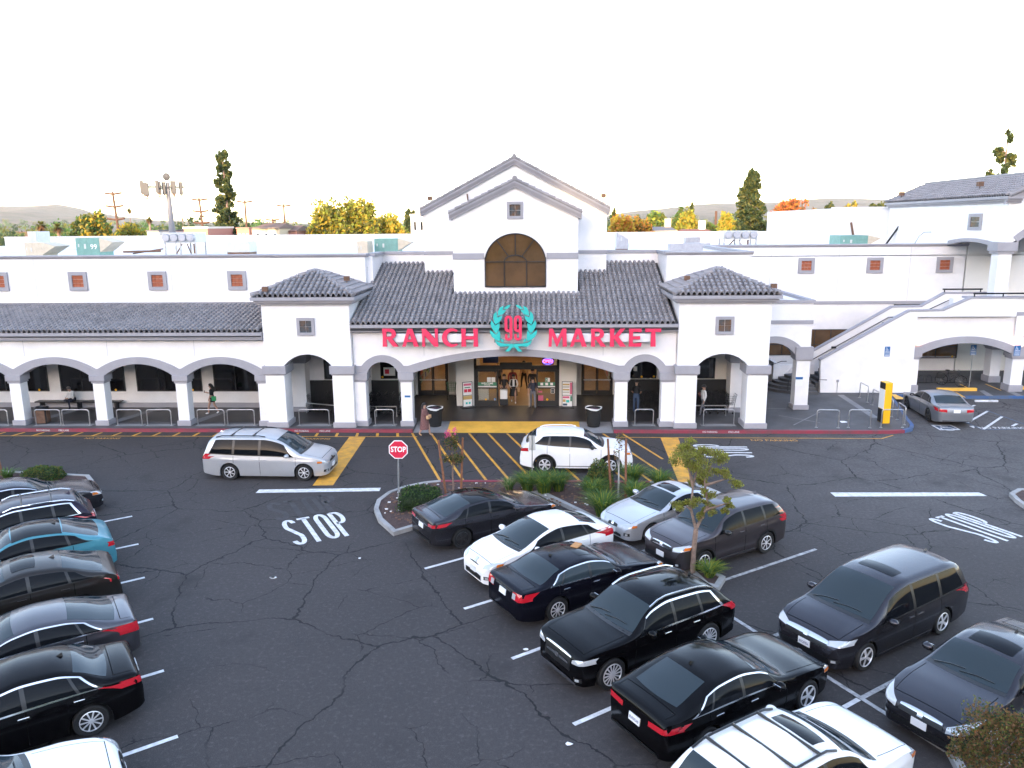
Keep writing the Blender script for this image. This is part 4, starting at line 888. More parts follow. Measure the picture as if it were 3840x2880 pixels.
def tree(name, label, base, blobs, nleaf, ls, mats, tr=.1, seed=0, group=None, cat='tree', trunk=True, bark='bark', shell=.5, ok=None, forks=True, top=None):
    rnd = random.Random(seed); t = thing(name, label, cat, base, 0, group); b = MB()
    vol = [r_[0]*r_[1]+r_[0]*r_[2]+r_[1]*r_[2] for _, r_ in blobs]; tot = sum(vol)
    okk = (lambda p: ok(p+Vector(base))) if ok else None
    for (c, r_), v in zip(blobs, vol):
        m_ = max(3, int(5+5*v/tot*6))
        for _ in range(m_):          # break each lobe into uneven clumps
            d = Vector((rnd.gauss(0, 1), rnd.gauss(0, 1), rnd.gauss(0, 1))).normalized()*rnd.uniform(.35, .8)
            cc = Vector(c)+Vector((d.x*r_[0], d.y*r_[1], d.z*r_[2])); f_ = rnd.uniform(.35, .62)
            leaves(b, rnd, cc, tuple(x*f_ for x in r_), int(nleaf*v/tot/m_), ls, len(mats), shell, okk)
    b.build('crown', mats, t, fix=False)
    if trunk:
        w_ = MB(); zt = top if top else max(c[2] for c, _ in blobs)
        pts = [(0, 0, 0)]+[(rnd.uniform(-.3, .3)*tr*2, rnd.uniform(-.3, .3)*tr*2, zt*i/5) for i in range(1, 5)]
        w_.tube(pts, [tr*(1.15-.75*i/4) for i in range(5)], 8)
        if forks:
            for c, r_ in blobs:
                z0 = min(max(.25*zt, c[2]*.55), zt*.78); i = min(3, int(z0/zt*5)); p0 = Vector(pts[i]).lerp(Vector(pts[i+1]), .5)
                w_.tube([p0, p0.lerp(Vector(c), .5)+Vector((0, 0, -.06*zt*.3)), c], [tr*.5, tr*.32, tr*.12], 6)
        w_.build('trunk', bark, t, smooth=60)
    return t
def pxY(px, py, Y): return onY(px, py, Y)
# ------------------------------------------------------------------ planted island
isl = [(-4.87, 23.75), (-5.6, 24.9), (-5.97, 25.9), (-6.05, 26.8), (-5.8, 27.7), (-5.3, 28.35), (-4.6, 28.85), (-4.0, 29.05), (1.6, 29.1), (4.2, 29.05), (5.0, 28.6), (5.1, 27.9), (4.6, 27.2), (2.34, 25.31), (1.83, 25.05), (-.1, 27.75), (-1.0, 27.2)]
def inset(pl, d):
    out = []; n_ = len(pl)
    for i in range(n_):
        a, b_, c = Vector(pl[i-1]), Vector(pl[i]), Vector(pl[(i+1) % n_]); t1 = (b_-a).normalized(); t2 = (c-b_).normalized()
        n1 = Vector((t1.y, -t1.x)); n2 = Vector((t2.y, -t2.x)); m_ = (n1+n2); m_.normalize(); out.append(tuple(b_+m_*d/max(.5, m_.dot(n1))))
    return out
def island(pl, redfrom=None, nm='planting_island'):
    ins = inset(pl, .16); b = MB(); n_ = len(pl)
    for i in range(n_):
        j = (i+1) % n_; mi = 1 if redfrom and redfrom[0] <= i <= redfrom[1] else 0
        A, B_, C_, D = pl[i], pl[j], ins[j], ins[i]
        b.add([(*A, 0), (*B_, 0), (*B_, .15), (*A, .15), (*D, .15), (*C_, .15), (*D, .02), (*C_, .02)], [(0, 1, 2, 3), (3, 2, 5, 4), (4, 5, 7, 6)], mi)
    o = struct(b.build(nm, ['kerb', 'kerbred'])); 
    MB().xy(ins, .02, .12).build('mulch', 'mulch', o)
    return o
isl = isl[::-1] if sum(isl[i-1][0]*isl[i][1]-isl[i][0]*isl[i-1][1] for i in range(len(isl))) > 0 else isl
isl1 = island(isl, (7, 8))
rl = [(17.03, 27.2), (17.2, 27.9), (17.8, 28.4), (24, 28.6), (24, 26), (17.3, 25.6), (16.95, 26.3)]
isl2 = island(rl if sum(rl[i-1][0]*rl[i][1]-rl[i][0]*rl[i-1][1] for i in range(len(rl))) < 0 else rl[::-1])
br = [(7.75, 13.6), (8.15, 13.35), (8.5, 11.5), (7.9, 11.0), (7.4, 11.5)]
isl3 = island(br if sum(br[i-1][0]*br[i][1]-br[i][0]*br[i-1][1] for i in range(len(br))) < 0 else br[::-1])
tp = [(4.15, 21.5), (4.55, 21.75), (5.2, 20.7), (4.85, 20.0), (4.5, 20.2)]
isl4 = island(tp if sum(tp[i-1][0]*tp[i][1]-tp[i][0]*tp[i-1][1] for i in range(len(tp))) < 0 else tp[::-1])
li = [(-24, 27.6), (-18.6, 28.3), (-17.8, 28.8), (-18.4, 29.5), (-24, 30.2)]
isl5 = island(li if sum(li[i-1][0]*li[i][1]-li[i][0]*li[i-1][1] for i in range(len(li))) < 0 else li[::-1])
rnd = random.Random(5); wc = MB()
for _ in range(700):      # wood chips and stones on the mulch
    x, y = rnd.uniform(-5.6, 2.0), rnd.uniform(24.6, 28.8)
    if x > -1.0 and y < 27.6-(x+1)*.9: continue
    if x < -4.6 and (y < 24.6+(-4.6-x)*1.0 or y > 28.6+(x+4.6)*.7): continue
    if -1.2 < x and y < 27.9 and x < .1: continue
    s_ = rnd.uniform(.015, .04); wc.box(x-s_, x+s_*1.6, y-s_, y+s_, .118, .125+s_*.6, 0 if rnd.random() < .85 else 1)
wc = wc.build('wood_chips', ['brown', 'pwhite'], isl1); wc['kind'] = 'stuff'
def bush(label, c, rad, mats, n_=2600, ls=.085, seed=1, group=None, boxy=True):
    rnd = random.Random(seed); t = thing('bush', label, 'bush', (c[0], c[1], .1), 0, group); b = MB()
    for _ in range(n_):
        d = Vector((rnd.uniform(-1, 1), rnd.uniform(-1, 1), rnd.uniform(0, 1))); 
        m_ = max(abs(d.x), abs(d.y), d.z)
        if boxy: d = d/m_*(rnd.uniform(.80, 1.0)) if rnd.random() < .8 else d*.85
        else: d = d.normalized()*rnd.uniform(.75, 1)
        nn = 1+.10*noise.noise(d*2.3+Vector((seed, 0, 0)))
        p = Vector((d.x*rad[0]*(1-.18*d.z*d.z), d.y*rad[1]*(1-.18*d.z*d.z), d.z*rad[2]*(1-.12*(d.x*d.x+d.y*d.y))))*nn
        leaves(b, rnd, p, (.03, .03, .03), 1, ls, len(mats))
    b.build('foliage', mats, t, fix=False)
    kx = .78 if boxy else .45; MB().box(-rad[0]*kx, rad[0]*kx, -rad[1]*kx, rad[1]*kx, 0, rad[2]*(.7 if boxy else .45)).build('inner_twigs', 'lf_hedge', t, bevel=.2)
    return t
bush('dark green clipped bush beside the stop sign pole', (-4.35, 26.15), (.78, .62, .78), ['lf_hedge', 'lf_dark', 'lf_hedge', 'lf_green'], seed=2)
bush('low clipped green bush at the left edge behind dark parked cars', (-19.95, 28.95), (.72, .5, .55), ['lf_green', 'lf_dark', 'lf_olive'], seed=3)
bush('loose dark leafy bush with white blossoms in front of the white car', (2.15, 28.1), (.62, .55, 1.25), ['lf_dark', 'lf_green', 'lf_olive'], 2200, .10, 4, boxy=False)
def grass(label, c, h, r_, n_=170, mats=('lf_grass', 'lf_green'), seed=0, group='grass clumps in the planted island'):
    rnd = random.Random(seed); t = thing('grass_clump', label, 'grass clump', (c[0], c[1], .12), 0, group); b = MB()
    for _ in range(n_):
        a = rnd.uniform(0, 6.28); o = Vector((math.cos(a), math.sin(a), 0)); p0 = o*rnd.random()*r_*.3; ln = h*rnd.uniform(.7, 1.15); out = r_*rnd.uniform(.4, 1.25); w_ = rnd.uniform(.010, .018); s_ = Vector((-o.y, o.x, 0))*w_
        ps = [p0+o*out*(u**1.8)+Vector((0, 0, ln*(u-.35*u**3))) for u in (0, .35, .7, 1)]
        b.add([ps[0]-s_, ps[0]+s_, ps[1]-s_, ps[1]+s_, ps[2]-s_*.8, ps[2]+s_*.8, ps[3]], [(0, 1, 3, 2), (2, 3, 5, 4), (4, 5, 6)], rnd.randrange(len(mats)))
    b.build('blades', list(mats), t, fix=False); return t
GI = [((310, 655), .95, .62, 'green grass clump behind the sign post by the white car'), ((175, 640), .8, .5, 'green grass clump left of the sign post by the white car'), ((430, 640), .85, .5, 'green grass clump under the white car rear door'),
      ((800, 855), 1.05, .62, 'largest green grass clump at the near tip of the island'), ((715, 700), .85, .5, 'green grass clump between the bush and the tip of the island'),
      ((1060, 725), .85, .55, 'green grass clump just left of the silver coupe roof'), ((1270, 610), .75, .5, 'green grass clump behind the silver coupe'), ((1040, 585), .9, .5, 'green grass clump behind the right hand stake')]
for i, (p, h, r_, lb) in enumerate(GI): grass(lb, gnd(*q(14, *p), .12), h*1.12, r_*1.25, 380, ('lf_grass', 'lf_green', 'lf_lime', 'lf_grass'), seed=i)
grass('pale straw coloured grass clump right of the young flowering tree', gnd(*q(13, 2010, 640), .12), .62, .42, 160, ('lf_palegrass', 'lf_grass'), 31)
grass('grass tuft at the foot of the multi trunk tree', (4.75, 20.75, 0), .55, .45, 260, ('lf_grass', 'lf_lime'), 32)
grass('grass tuft at the left edge beside the wooden stake', gnd(*q(11, 60, 390), .1), .5, .5, 160, ('lf_grass', 'lf_green'), 33)
rnd = random.Random(8)
for i, (x, y) in enumerate([(1.9, 27.2), (2.4, 28.4), (1.7, 26.5), (.4, 27.7), (2.7, 27.6), (-4.9, 25.2), (-4.6, 24.9), (-4.2, 25.1), (3.5, 28.3), (2.2, 26.6)]):
    pass
# staked young trees
def stake(label, p0, p1): 
    t = MB().tube([p0, p1], [.045, .04], 8).build('tree_stake', 'wood'); return tag(t, label, 'stake', 'wooden tree stakes')
def top_at(px, Y, X=None): return onY(*px, Y)
for lb, b0, tpx in (('leaning brown stake left of the young pink flowering tree', (-3.53, 27.1), q(13, 1422, 225)), ('upright brown stake right of the young pink flowering tree', (-3.04, 27.6), q(13, 1625, 205)),
                    ('brown stake left of the pale staked sapling by the white car', (2.55, 27.5), q(14, 840, 215)), ('brown stake right of the pale staked sapling by the white car', (3.06, 27.25), q(14, 992, 215))):
    tp_ = onY(*tpx, b0[1]); stake(lb, (b0[0], b0[1], .1), (tp_.x, b0[1]+.05, tp_.z))
stake('brown stake at the left edge of the picture', (-21.96, 29.4, 0), (-22.1, 29.4, 2.2))
t = tree('young_tree', 'young crape myrtle with pink blossoms between two brown stakes', (-3.32, 27.45, .1), [((0, 0, 2.02), (.30, .28, .42)), ((.05, 0, 1.45), (.48, .35, .22))], 1100, .075, ['lf_rust', 'lf_olive', 'lf_dark'], .035, 11)
b = MB(); rnd = random.Random(4)
for c in ((-.10, 0, 2.40), (.12, 0, 2.48), (-.20, .05, 2.32)): leaves(b, rnd, c, (.1, .09, .16), 60, .06, 1)
b.build('blossoms', 'flower', t, fix=False)
MB().tube([(-.22, -.2, 1.15), (0, 0, 1.2), (.25, .1, 1.15)], .012, 4).tube([(-.25, -.2, 1.9), (0, 0, 1.95), (.25, .1, 2.0)], .012, 4).build('tie', 'rubber', t)
tree('young_tree', 'thin pale sapling with sparse rust leaves in front of the white car', (2.78, 27.2, .1), [((0, 0, 2.2), (.22, .2, .40)), ((-.1, 0, 1.7), (.2, .2, .25))], 160, .08, ['lf_rust', 'lf_olive'], .04, 12, bark='kerb')
# multi-trunk tree between the parked rows
TB = (4.32, 20.96)
def tb(x, y, dy=0): p = onY(*q(14, x, y), TB[1]+dy); return (p.x-TB[0], p.y-TB[1], p.z-.1)
bl = [(tb(1600, 330), (.62, .55, .26)), (tb(1480, 400), (.38, .4, .30)), (tb(1700, 440, .2), (.5, .5, .25)), (tb(1830, 540), (.34, .4, .2)), (tb(1600, 560, .2), (.28, .3, .25)), (tb(1560, 300), (.4, .4, .2)),
      (tb(1480, 770), (.30, .3, .2)), (tb(1620, 690), (.26, .3, .22)), (tb(1850, 735, .2), (.24, .25, .12)), (tb(1800, 800, .1), (.14, .15, .16)), (tb(1630, 860), (.18, .2, .2)), (tb(1680, 760), (.2, .2, .15))]
rnd = random.Random(21); mt = thing('crape_myrtle', 'multi trunk tree with sparse yellow green clumps between the parked rows', 'tree', (TB[0], TB[1], .1)); b = MB()
for c, r_ in bl:
    for _ in range(6):
        d = Vector((rnd.uniform(-1, 1), rnd.uniform(-1, 1), rnd.uniform(-1, 1)))*1.0; leaves(b, rnd, Vector(c)+Vector((d.x*r_[0], d.y*r_[1], d.z*r_[2])), tuple(x*.5 for x in r_), int(560*r_[0]*1.2), .058, 4, .15)
b.build('crown', ['lf_olive', 'lf_lime', 'lf_myrtle', 'lf_myrtle'], mt, fix=False)
w_ = MB(); fk = tb(1570, 960); w_.tube([(0, 0, 0), tb(1550, 1150), fk], [.085, .075, .07], 8)
for path in (((1570, 960), (1530, 800), (1545, 600), (1600, 400)), ((1570, 960), (1610, 880), (1670, 760), (1640, 560), (1700, 440)), ((1530, 800), (1490, 770)), ((1545, 600), (1500, 420)), ((1640, 600), (1830, 540)), ((1650, 800), (1850, 740)), ((1600, 880), (1640, 860))):
    n_ = len(path); w_.tube([tb(*p) for p in path], [.05-.035*i/(n_-1) for i in range(n_)], 6)
w_.build('trunk', 'bark', mt, smooth=60)
# dark rust shrub-tree bottom right
p = onY(*q(17, 1800, 1430), 12.2)
tree('crape_myrtle', 'rusty brown green bushy tree at the bottom right corner', (p.x+.05, 12.2, .1), [((0, 0, p.z-.1), (.62, .6, .55)), ((.35, 0, p.z-.7), (.75, .6, .6)), ((-.35, .0, p.z-.45), (.4, .4, .35)), ((.55, 0, p.z-.05), (.45, .5, .4))], 9000, .055, ['lf_rust', 'lf_olive', 'lf_dark', 'lf_rust'], .06, 41)

# ------------------------------------------------------------------ street furniture
def hoop(label, p0, p1, h=.82, z=.15, pad=True, r_=.028):
    p0, p1 = Vector((p0[0], p0[1], 0)), Vector((p1[0], p1[1], 0)); d = (p1-p0); L_ = d.length; d.normalize()
    t = thing('hoop_rail', label, 'hoop rail', (*((p0+p1)/2).xy, z), math.atan2(d.y, d.x), 'hoop rails along the pavement'); c = .11; x = L_/2
    pts = [(-x, 0, .005), (-x, 0, h-c)]+[(-x+c-c*math.cos(a), 0, h-c+c*math.sin(a)) for a in (R(30), R(60), R(90))]+[(x-c+c*math.sin(a), 0, h-c+c*math.cos(a)) for a in (0, R(30), R(60), R(90))]+[(x, 0, .005)]
    MB().tube(pts, r_, 8).build('tube', 'steel', t, smooth=50)
    for s_ in (-x, x): MB().lathe([(.07, 0.006), (.07, .018), (.03, .03)], 10, (s_, 0, 0)).build('foot_plate', 'steel', t)
    if pad: MB().box(-x-.12, x+.12, -.16, .30, 0.002, .006).build('pad', 'concrete', t)
    return t
HL = [(1, (-165, 65), 'hoop rail at the far left edge under the first arch'), (1, (275, 462), 'hoop rail in front of the brown litter bin'), (1, (478, 680), 'hoop rail in front of the seated man'), (1, (890, 1073), 'left hoop rail under the middle left arch'), (1, (1115, 1295), 'right hoop rail under the middle left arch'),
      (1, (1495, 1697), 'hoop rail in front of the walking woman in black'), (1, (1720, 1922), 'hoop rail just left of the left tower'), (2, (450, 675), 'hoop rail under the left tower arch'), (2, (1022, 1160), 'short hoop rail under the small arch left of the entrance'),
      (3, (1167, 1305), 'short hoop rail under the small arch right of the entrance'), (3, (1683, 1912), 'hoop rail under the right tower arch')]
for k, (a, c), lb in HL: hoop(lb, gnd(*q(k, a, 1397), .16), gnd(*q(k, c, 1397), .16))
for a, c, lb in (((645, 1415), (810, 1418), 'grey hoop rail on the corner kerb nearest the right tower'), ((887, 1415), (1050, 1418), 'middle grey hoop rail along the corner kerb'), ((1132, 1415), (1295, 1415), 'grey hoop rail in front of the yellow kiosk'),
                 ((970, 1190), (1030, 1225), 'grey hoop rail farthest back near the stairs wall'), ((1065, 1245), (1215, 1335), 'long grey hoop rail behind the yellow kiosk'), ((1255, 1355), (1310, 1395), 'grey hoop rail at the rounded blue kerb beside the silver sedan')):
    hoop(lb, gnd(*q(4, *a), .15), gnd(*q(4, *c), .15), pad=False, h=.9)
def can(label, p):
    t = thing('trash_can', label, 'trash can', p, 0, 'black trash cans at the entrance')
    MB().lathe([(.30, 0), (.31, .03), (.305, .10), (.33, .12), (.36, .78), (.40, .80), (.41, .92), (.35, .95), (.32, .90), (.30, .5), (0, .48)], 24).build('body', 'rubber', t, smooth=40)
    b = MB(); n_ = 24
    pr = [(.40, .86), (.418, .92), (.42, .955), (.385, .96), (.35, .93), (.34, .88)]
    for r_, z in pr:
        for j in range(n_): a = 2*math.pi*j/n_; k = 1+.03*math.sin(j*.8); b.v.append((r_*k*math.cos(a), r_*k*math.sin(a), z+.02*math.sin(j*.8+1)))
    for i in range(len(pr)-1):
        for j in range(n_): b.f.append((i*n_+j, i*n_+(j+1) % n_, (i+1)*n_+(j+1) % n_, (i+1)*n_+j)); b.m.append(0)
    b.build('liner', 'paper', t, smooth=60)
    MB().ball((.0, 0, .84), .33, 8, sq=(1, 1, .22)).build('rubbish', 'wine', t, smooth=60)
can('black trash can with white liner beside the woman in the dress', (-5.37, 37.62, .09)); can('black trash can with white liner right of the yellow ramp', (2.55, 37.62, .09))
t = thing('litter_bin', 'square brown panelled litter bin beside the arcade column', 'litter bin', (-25.62, 37.75, .155), R(12)); MB().box(-.28, .28, -.28, .28, 0, .78).build('body', 'black', t, bevel=.03)
for s_ in ((-.22, .22, -.30, -.275), (-.22, .22, .275, .30)): MB().box(*s_, .06, .72).build('panel', 'brown', t)
for s_ in ((-.30, -.275, -.22, .22), (.275, .30, -.22, .22)): MB().box(*s_, .06, .72).build('panel', 'brown', t)
MB().lathe([(.33, .78), (.33, .84), (.24, .88), (.22, .80)], 20).build('lid', 'blackmetal', t, smooth=40)
# bench with the seated man
t = thing('bench', 'low dark bench against the arcade back wall', 'bench', (-25.6, 40.95, .155)); MB().box(-2.4, 2.4, -.22, .22, .38, .44).build('seat', 'blackmetal', t, bevel=.01)
for x in (-2.1, 0, 2.1): MB().box(x-.04, x+.04, -.18, .18, 0, .38).build('leg', 'blackmetal', t)
# banner stands
def stand(label, p, w_, h, rz, parts):
    t = thing('banner_stand', label, 'banner stand', p, rz); MB().box(-w_/2-.1, w_/2+.1, -.22, .22, 0, .05).build('foot', 'black', t, bevel=.01)
    frame4(-w_/2, w_/2, .05, h, .025, -.02, .02, 'frame', 'black', t); MB().box(-w_/2+.025, w_/2-.025, -.006, .006, .07, h-.025).build('panel', 'paper', t); MB().box(-w_/2+.025, w_/2-.025, -.018, .018, h*.47, h*.49).build('rail', 'black', t)
    for x0, x1, z0, z1, m_ in parts: MB().box(-w_/2+x0*w_, -w_/2+x1*w_, -.010, -.007, z0*h, z1*h).build('print', m_, t)
stand('banner stand left of the doors with red and orange prints', (-4.07, 41.25, .155), .56, 1.45, R(25), [(.12, .88, .85, .93, 'pink'), (.15, .48, .60, .72, 'stopred'), (.53, .88, .60, .72, 'stopred'), (.05, .95, .32, .46, 'goods_c'), (.3, .5, .14, .22, 'teal'), (.6, .8, .14, .22, 'teal'), (.2, .8, .76, .80, 'green')])
stand('banner stand right of the doors with many small pink and green prints', (1.36, 41.3, .155), .58, 1.45, R(-3), [(.74, .95, .52, .96, 'pink'), (.08, .70, .86, .92, 'goods_c'), (.08, .70, .76, .83, 'goods_d'), (.08, .70, .66, .72, 'goods_c'), (.08, .70, .56, .62, 'goods_d'), (.78, .95, .25, .45, 'green'), (.08, .7, .36, .44, 'pink'), (.08, .35, .22, .32, 'goods_c'), (.4, .7, .2, .3, 'teal'), (.1, .5, .08, .16, 'pblue')])
# shopping carts
def cart(label, p, rz, m_='blackmetal', group='nested shopping carts'):
    t = thing('shopping_cart', label, 'shopping cart', p, rz, group); b = MB()
    def wall(c4, nu, nv):
        a, c, d, e = [Vector(x) for x in c4]
        for i in range(nu+1): b.tube([a.lerp(c, i/nu), e.lerp(d, i/nu)], .006, 4)
        for j in range(nv+1): b.tube([a.lerp(e, j/nv), c.lerp(d, j/nv)], .006, 4)
    B0 = [(-.36, -.20, .5), (.40, -.16, .56), (.40, .16, .56), (-.36, .20, .5)]; B1 = [(-.46, -.28, .98), (.52, -.22, .92), (.52, .22, .92), (-.46, .28, .98)]
    wall(B0, 6, 4)
    for i in range(4): j = (i+1) % 4; wall((B0[i], B0[j], B1[j], B1[i]), 6 if i % 2 == 0 else 4, 4)
    b.build('basket', m_, t)
    for s_ in (-1, 1): MB().tube([(-.5, .25*s_, 1.0), (-.42, .24*s_, .5), (-.38, .24*s_, .16), (.42, .18*s_, .16), (.30, .17*s_, .5)], .013, 5).build('frame', 'blackmetal', t)
    MB().tube([(-.52, -.29, 1.03), (-.52, .29, 1.03)], .018, 6).build('handle', m_, t)
    for x, y in ((-.36, -.23), (-.36, .23), (.40, -.17), (.40, .17)): MB().lathe([(.055, -.015), (.055, .015)], 10, (x, y, .058), 'y').build('caster', 'rubber', t)
    return t
c0 = cart('black shopping cart nested in the row left of the entrance', (-12.1, 40.4, .155), R(180)); 
for i in range(1, 11): dup(c0, None, (-12.1+i*.40, 40.4, .155))
for i in range(11): dup(c0, None, (-11.9+i*.40, 39.75, .155)) if i > 3 else None
for i in range(12): dup(c0, None, (5.0+i*.42, 40.75, .155), label='black shopping cart nested in the row right of the entrance')
for i in range(5): dup(c0, None, (8.0+i*.40, 40.1, .155), label='black shopping cart nested in the row right of the entrance')
cart('green shopping cart parked beside the left side doors', (-5.2, 43.5, .155), R(95), 'cartgreen', None)
def corral(label, pts, z=.155):
    t = thing('cart_rail', label, 'rail'); b = MB().tube([(x, y, z+.55) for x, y in pts], .03, 7); b.build('bar', 'steel', t, smooth=50)
    for x, y in pts: MB().tube([(x, y, z), (x, y, z+.55)], .03, 7).build('post', 'steel', t)
corral('low steel rail in front of the carts left of the entrance', [(-12.6, 40.0), (-10.6, 39.3), (-8.66, 39.2), (-7.6, 39.2)]); corral('low steel rail in front of the carts right of the entrance', [(6.3, 39.9), (7.6, 39.5), (9.5, 39.5)])
# stop sign
t = thing('stop_sign', 'red octagonal STOP sign on a thin steel post at the island tip', 'sign', (*gnd(*q(13, 1095, 785), .12).xy, .12), 0)
by = gnd(*q(13, 1095, 785), .12).y; ctr = onY(*q(13, 1092, 300), by); hz_ = ctr.z-.12; dx = ctr.x-t.location.x
MB().tube([(0, .02, 0), (dx, .02, hz_+.3)], .028, 8).build('post', 'galv', t)
oc = lambda r_: [(dx+r_*math.cos(R(22.5+45*i)), hz_+r_*math.sin(R(22.5+45*i))) for i in range(8)]
MB().xz(oc(.36), -.012, -.004).build('border', 'white', t); MB().xz(oc(.325), -.017, -.013).build('face', 'stopred', t)
text_obj('lettering', 'STOP', .27, .003, 'white', t, XF((dx, -.021, hz_), (1, 0, 0), (0, 0, 1)), sx=.82, bold=.008)
# small back-turned sign on the island, kiosk, accessible signs
t = thing('sign_post', 'small grey sign seen from behind on a short post in the island', 'sign', (*gnd(*q(14, 212, 540), .12).xy, .12)); MB().tube([(0, 0, 0), (0, 0, 1.75)], .025, 6).build('post', 'galv', t); MB().box(-.13, .13, .026, .034, 1.15, 1.75).build('plate', 'acwhite', t, bevel=.004)
t = thing('kiosk_pylon', 'tall yellow and white information pylon on the corner pavement', 'kiosk', (16.93, 38.25, .155), R(4))
ang = R(4); MB().box(-.10, .26, -.27, .27, 0, 2.05).build('casing', 'yellow', t, bevel=.015)
MB().box(-.115, -.10, -.26, .26, 1.72, 2.03).build('top_panel', 'black', t); MB().box(-.115, -.10, -.26, .26, .72, 1.70).build('screen', 'paper', t); MB().box(-.115, -.10, -.26, .26, .02, .70).build('lower_panel', 'black', t)
def access_sign(name, label, o, w_, h, post=None, post_z=0):
    t = thing(name, label, 'sign', o, 0); MB().box(-w_/2, w_/2, -.008, 0, 0, h).build('plate', 'bluesign', t)
    wheelchair(XF((-w_*.22, -.011, h*.62), (1, 0, 0), (0, 0, 1)), h*.30, 'white', t)
    for i, z in enumerate((.50, .34, .20, .06)): MB().box(-w_*.42, w_*.42, -.011, -.009, z*h, z*h+h*(.05 if i % 2 else .03)).build('print', 'white', t)
    if post: MB().tube([(.0, .03, h*.9), (0, .03, -post)], .025, 6).build('post', 'galv', t)
p = gnd(*q(4, 1812, 1110), .15); c = onY(*q(4, 1842, 868), p.y); access_sign('parking_sign', 'blue accessible parking sign on a steel post behind the silver sedan', (c.x-.12, p.y, c.z), .34, .62, c.z-.15)
c = onY(*q(4, 2153, 872), FY-.1); access_sign('parking_sign', 'blue accessible parking sign on the column at the right edge', (c.x, FY-.14, c.z), .36, .60)
c = onY(*q(4, 1177, 878), SY); access_sign('parking_sign', 'dark blue accessible sign fixed to the white stair wall', (c.x, SY-.012, c.z), .30, .58)
t = tag(MB().box(-6.80, -6.52, YW-.012, YW-.001, 1.35, 1.72).build('notice', 'paper'), 'small white notice with blue heading on the entrance column', 'notice'); MB().box(-6.80, -6.52, YW-.016, YW-.013, 1.62, 1.72).build('heading', 'bluesign', t)
# yellow kerbs, wheel stop, bike racks, bicycle
for lb, a, c in (('yellow raised kerb behind the silver sedan', (1560, 1140), (1845, 1135)), ('yellow raised kerb at the right edge', (2180, 1128), (2420, 1122))):
    a, c = gnd(*q(4, *a), .15), gnd(*q(4, *c), .15); tag(MB().box(a.x, c.x, a.y, a.y+.2, .15, .33).build('kerb_block', 'ypaint', bevel=.02), lb, 'kerb block')
tag(MB().box(24.24, 25.5, 43.35, 43.5, 0, .12).build('wheel_stop', 'pwhite', bevel=.03), 'white concrete wheel stop by the blue kerb', 'wheel stop')
t = thing('bike_rack', 'low black bike rack with a row of loops under the corner arch', 'bike rack', (24.0, 47.6, .155)); MB().box(-2.0, 2.2, -.03, .03, .10, .16).build('base_bar', 'black', t)
for i in range(9):
    x = -1.9+i*.48; MB().tube([(x, 0, .1)]+[(x+.14-.14*math.cos(R(a)), 0, .40+.16*math.sin(R(a))) for a in range(0, 181, 30)]+[(x+.28, 0, .1)], .012, 5).build('loop', 'black', t)
def bicycle(p, rz):
    t = thing('bicycle', 'black bicycle with bags parked in the rack under the corner arch', 'bicycle', p, rz)
    for x in (-.52, .52):
        b = MB(); n_ = 24
        b.tube([(x+.33*math.cos(2*math.pi*i/n_), 0, .345+.33*math.sin(2*math.pi*i/n_)) for i in range(n_+1)], .02, 6, cap=False); wh = b.build('wheel', 'rubber', t, smooth=60)
        s_ = MB()
        for i in range(12): s_.tube([(x, 0, .345), (x+.32*math.cos(i*.5236), 0, .345+.32*math.sin(i*.5236))], .003, 3)
        s_.build('spokes', 'galv', wh)
    MB().tube([(-.52, 0, .345), (-.08, 0, .30), (.38, 0, .80), (-.18, 0, .78), (-.08, 0, .30)], .02, 6).tube([(-.52, 0, .345), (-.18, 0, .78), (-.22, 0, .92)], .016, 6).tube([(.52, 0, .345), (.36, 0, .88)], .018, 6).build('frame', 'blackmetal', t)
    MB().tube([(.30, -.27, 1.0), (.38, -.1, .95), (.38, .1, .95), (.30, .27, 1.0)], .015, 6).build('handlebar', 'blackmetal', t); MB().ball((-.24, 0, .95), .12, 6, sq=(1.2, .6, .35)).build('saddle', 'black', t)
    MB().box(-.78, -.40, -.20, -.08, .42, .75).box(-.78, -.40, .08, .20, .42, .75).build('pannier', 'black', t, bevel=.03); MB().tube([(-.08, .06, .30), (-.08, .12, .15)], .012, 5).build('pedal', 'blackmetal', t)
bicycle((24.75, 47.1, .155), R(-35))
t = thing('wall_outlet', 'small grey conduit outlet on the foot of the stair wall', 'outlet', (17.25, SY-.03, .15)); MB().tube([(0, 0, 0), (0, 0, .65)], .015, 5).build('conduit', 'galv', t); MB().box(-.06, .06, -.04, .02, .65, .78).build('box', 'acgrey', t)
# litter on the asphalt
for i, (k, x, y, s_, lb) in enumerate(((11, 2060, 1140, .10, 'scrap of white paper left of the middle aisle'), (13, 50, 1365, .10, 'scrap of white paper below the painted word'), (18, 470, 1090, .07, 'small white scrap near the bottom of the aisle'), (13, 770, 1205, .06, 'tiny white scrap in front of the white hatchback'), (16, 605, 1077, .07, 'tiny white scrap above the third bay line'), (15, 712, 515, .22, 'flat white paper on the corner pavement'))):
    p = gnd(*q(k, x, y)); rnd = random.Random(i); z0 = .16 if k == 15 else .01
    if k == 15: p = gnd(*q(k, x, y), .16)
    tag(MB().xy([(p.x+s_*math.cos(a)*rnd.uniform(.6, 1.2), p.y+s_*math.sin(a)*rnd.uniform(.5, 1.)) for a in (0, 1, 2, 3.1, 4.2, 5.2)], z0, z0+.012).build('paper_scrap', 'white'), lb, 'litter')
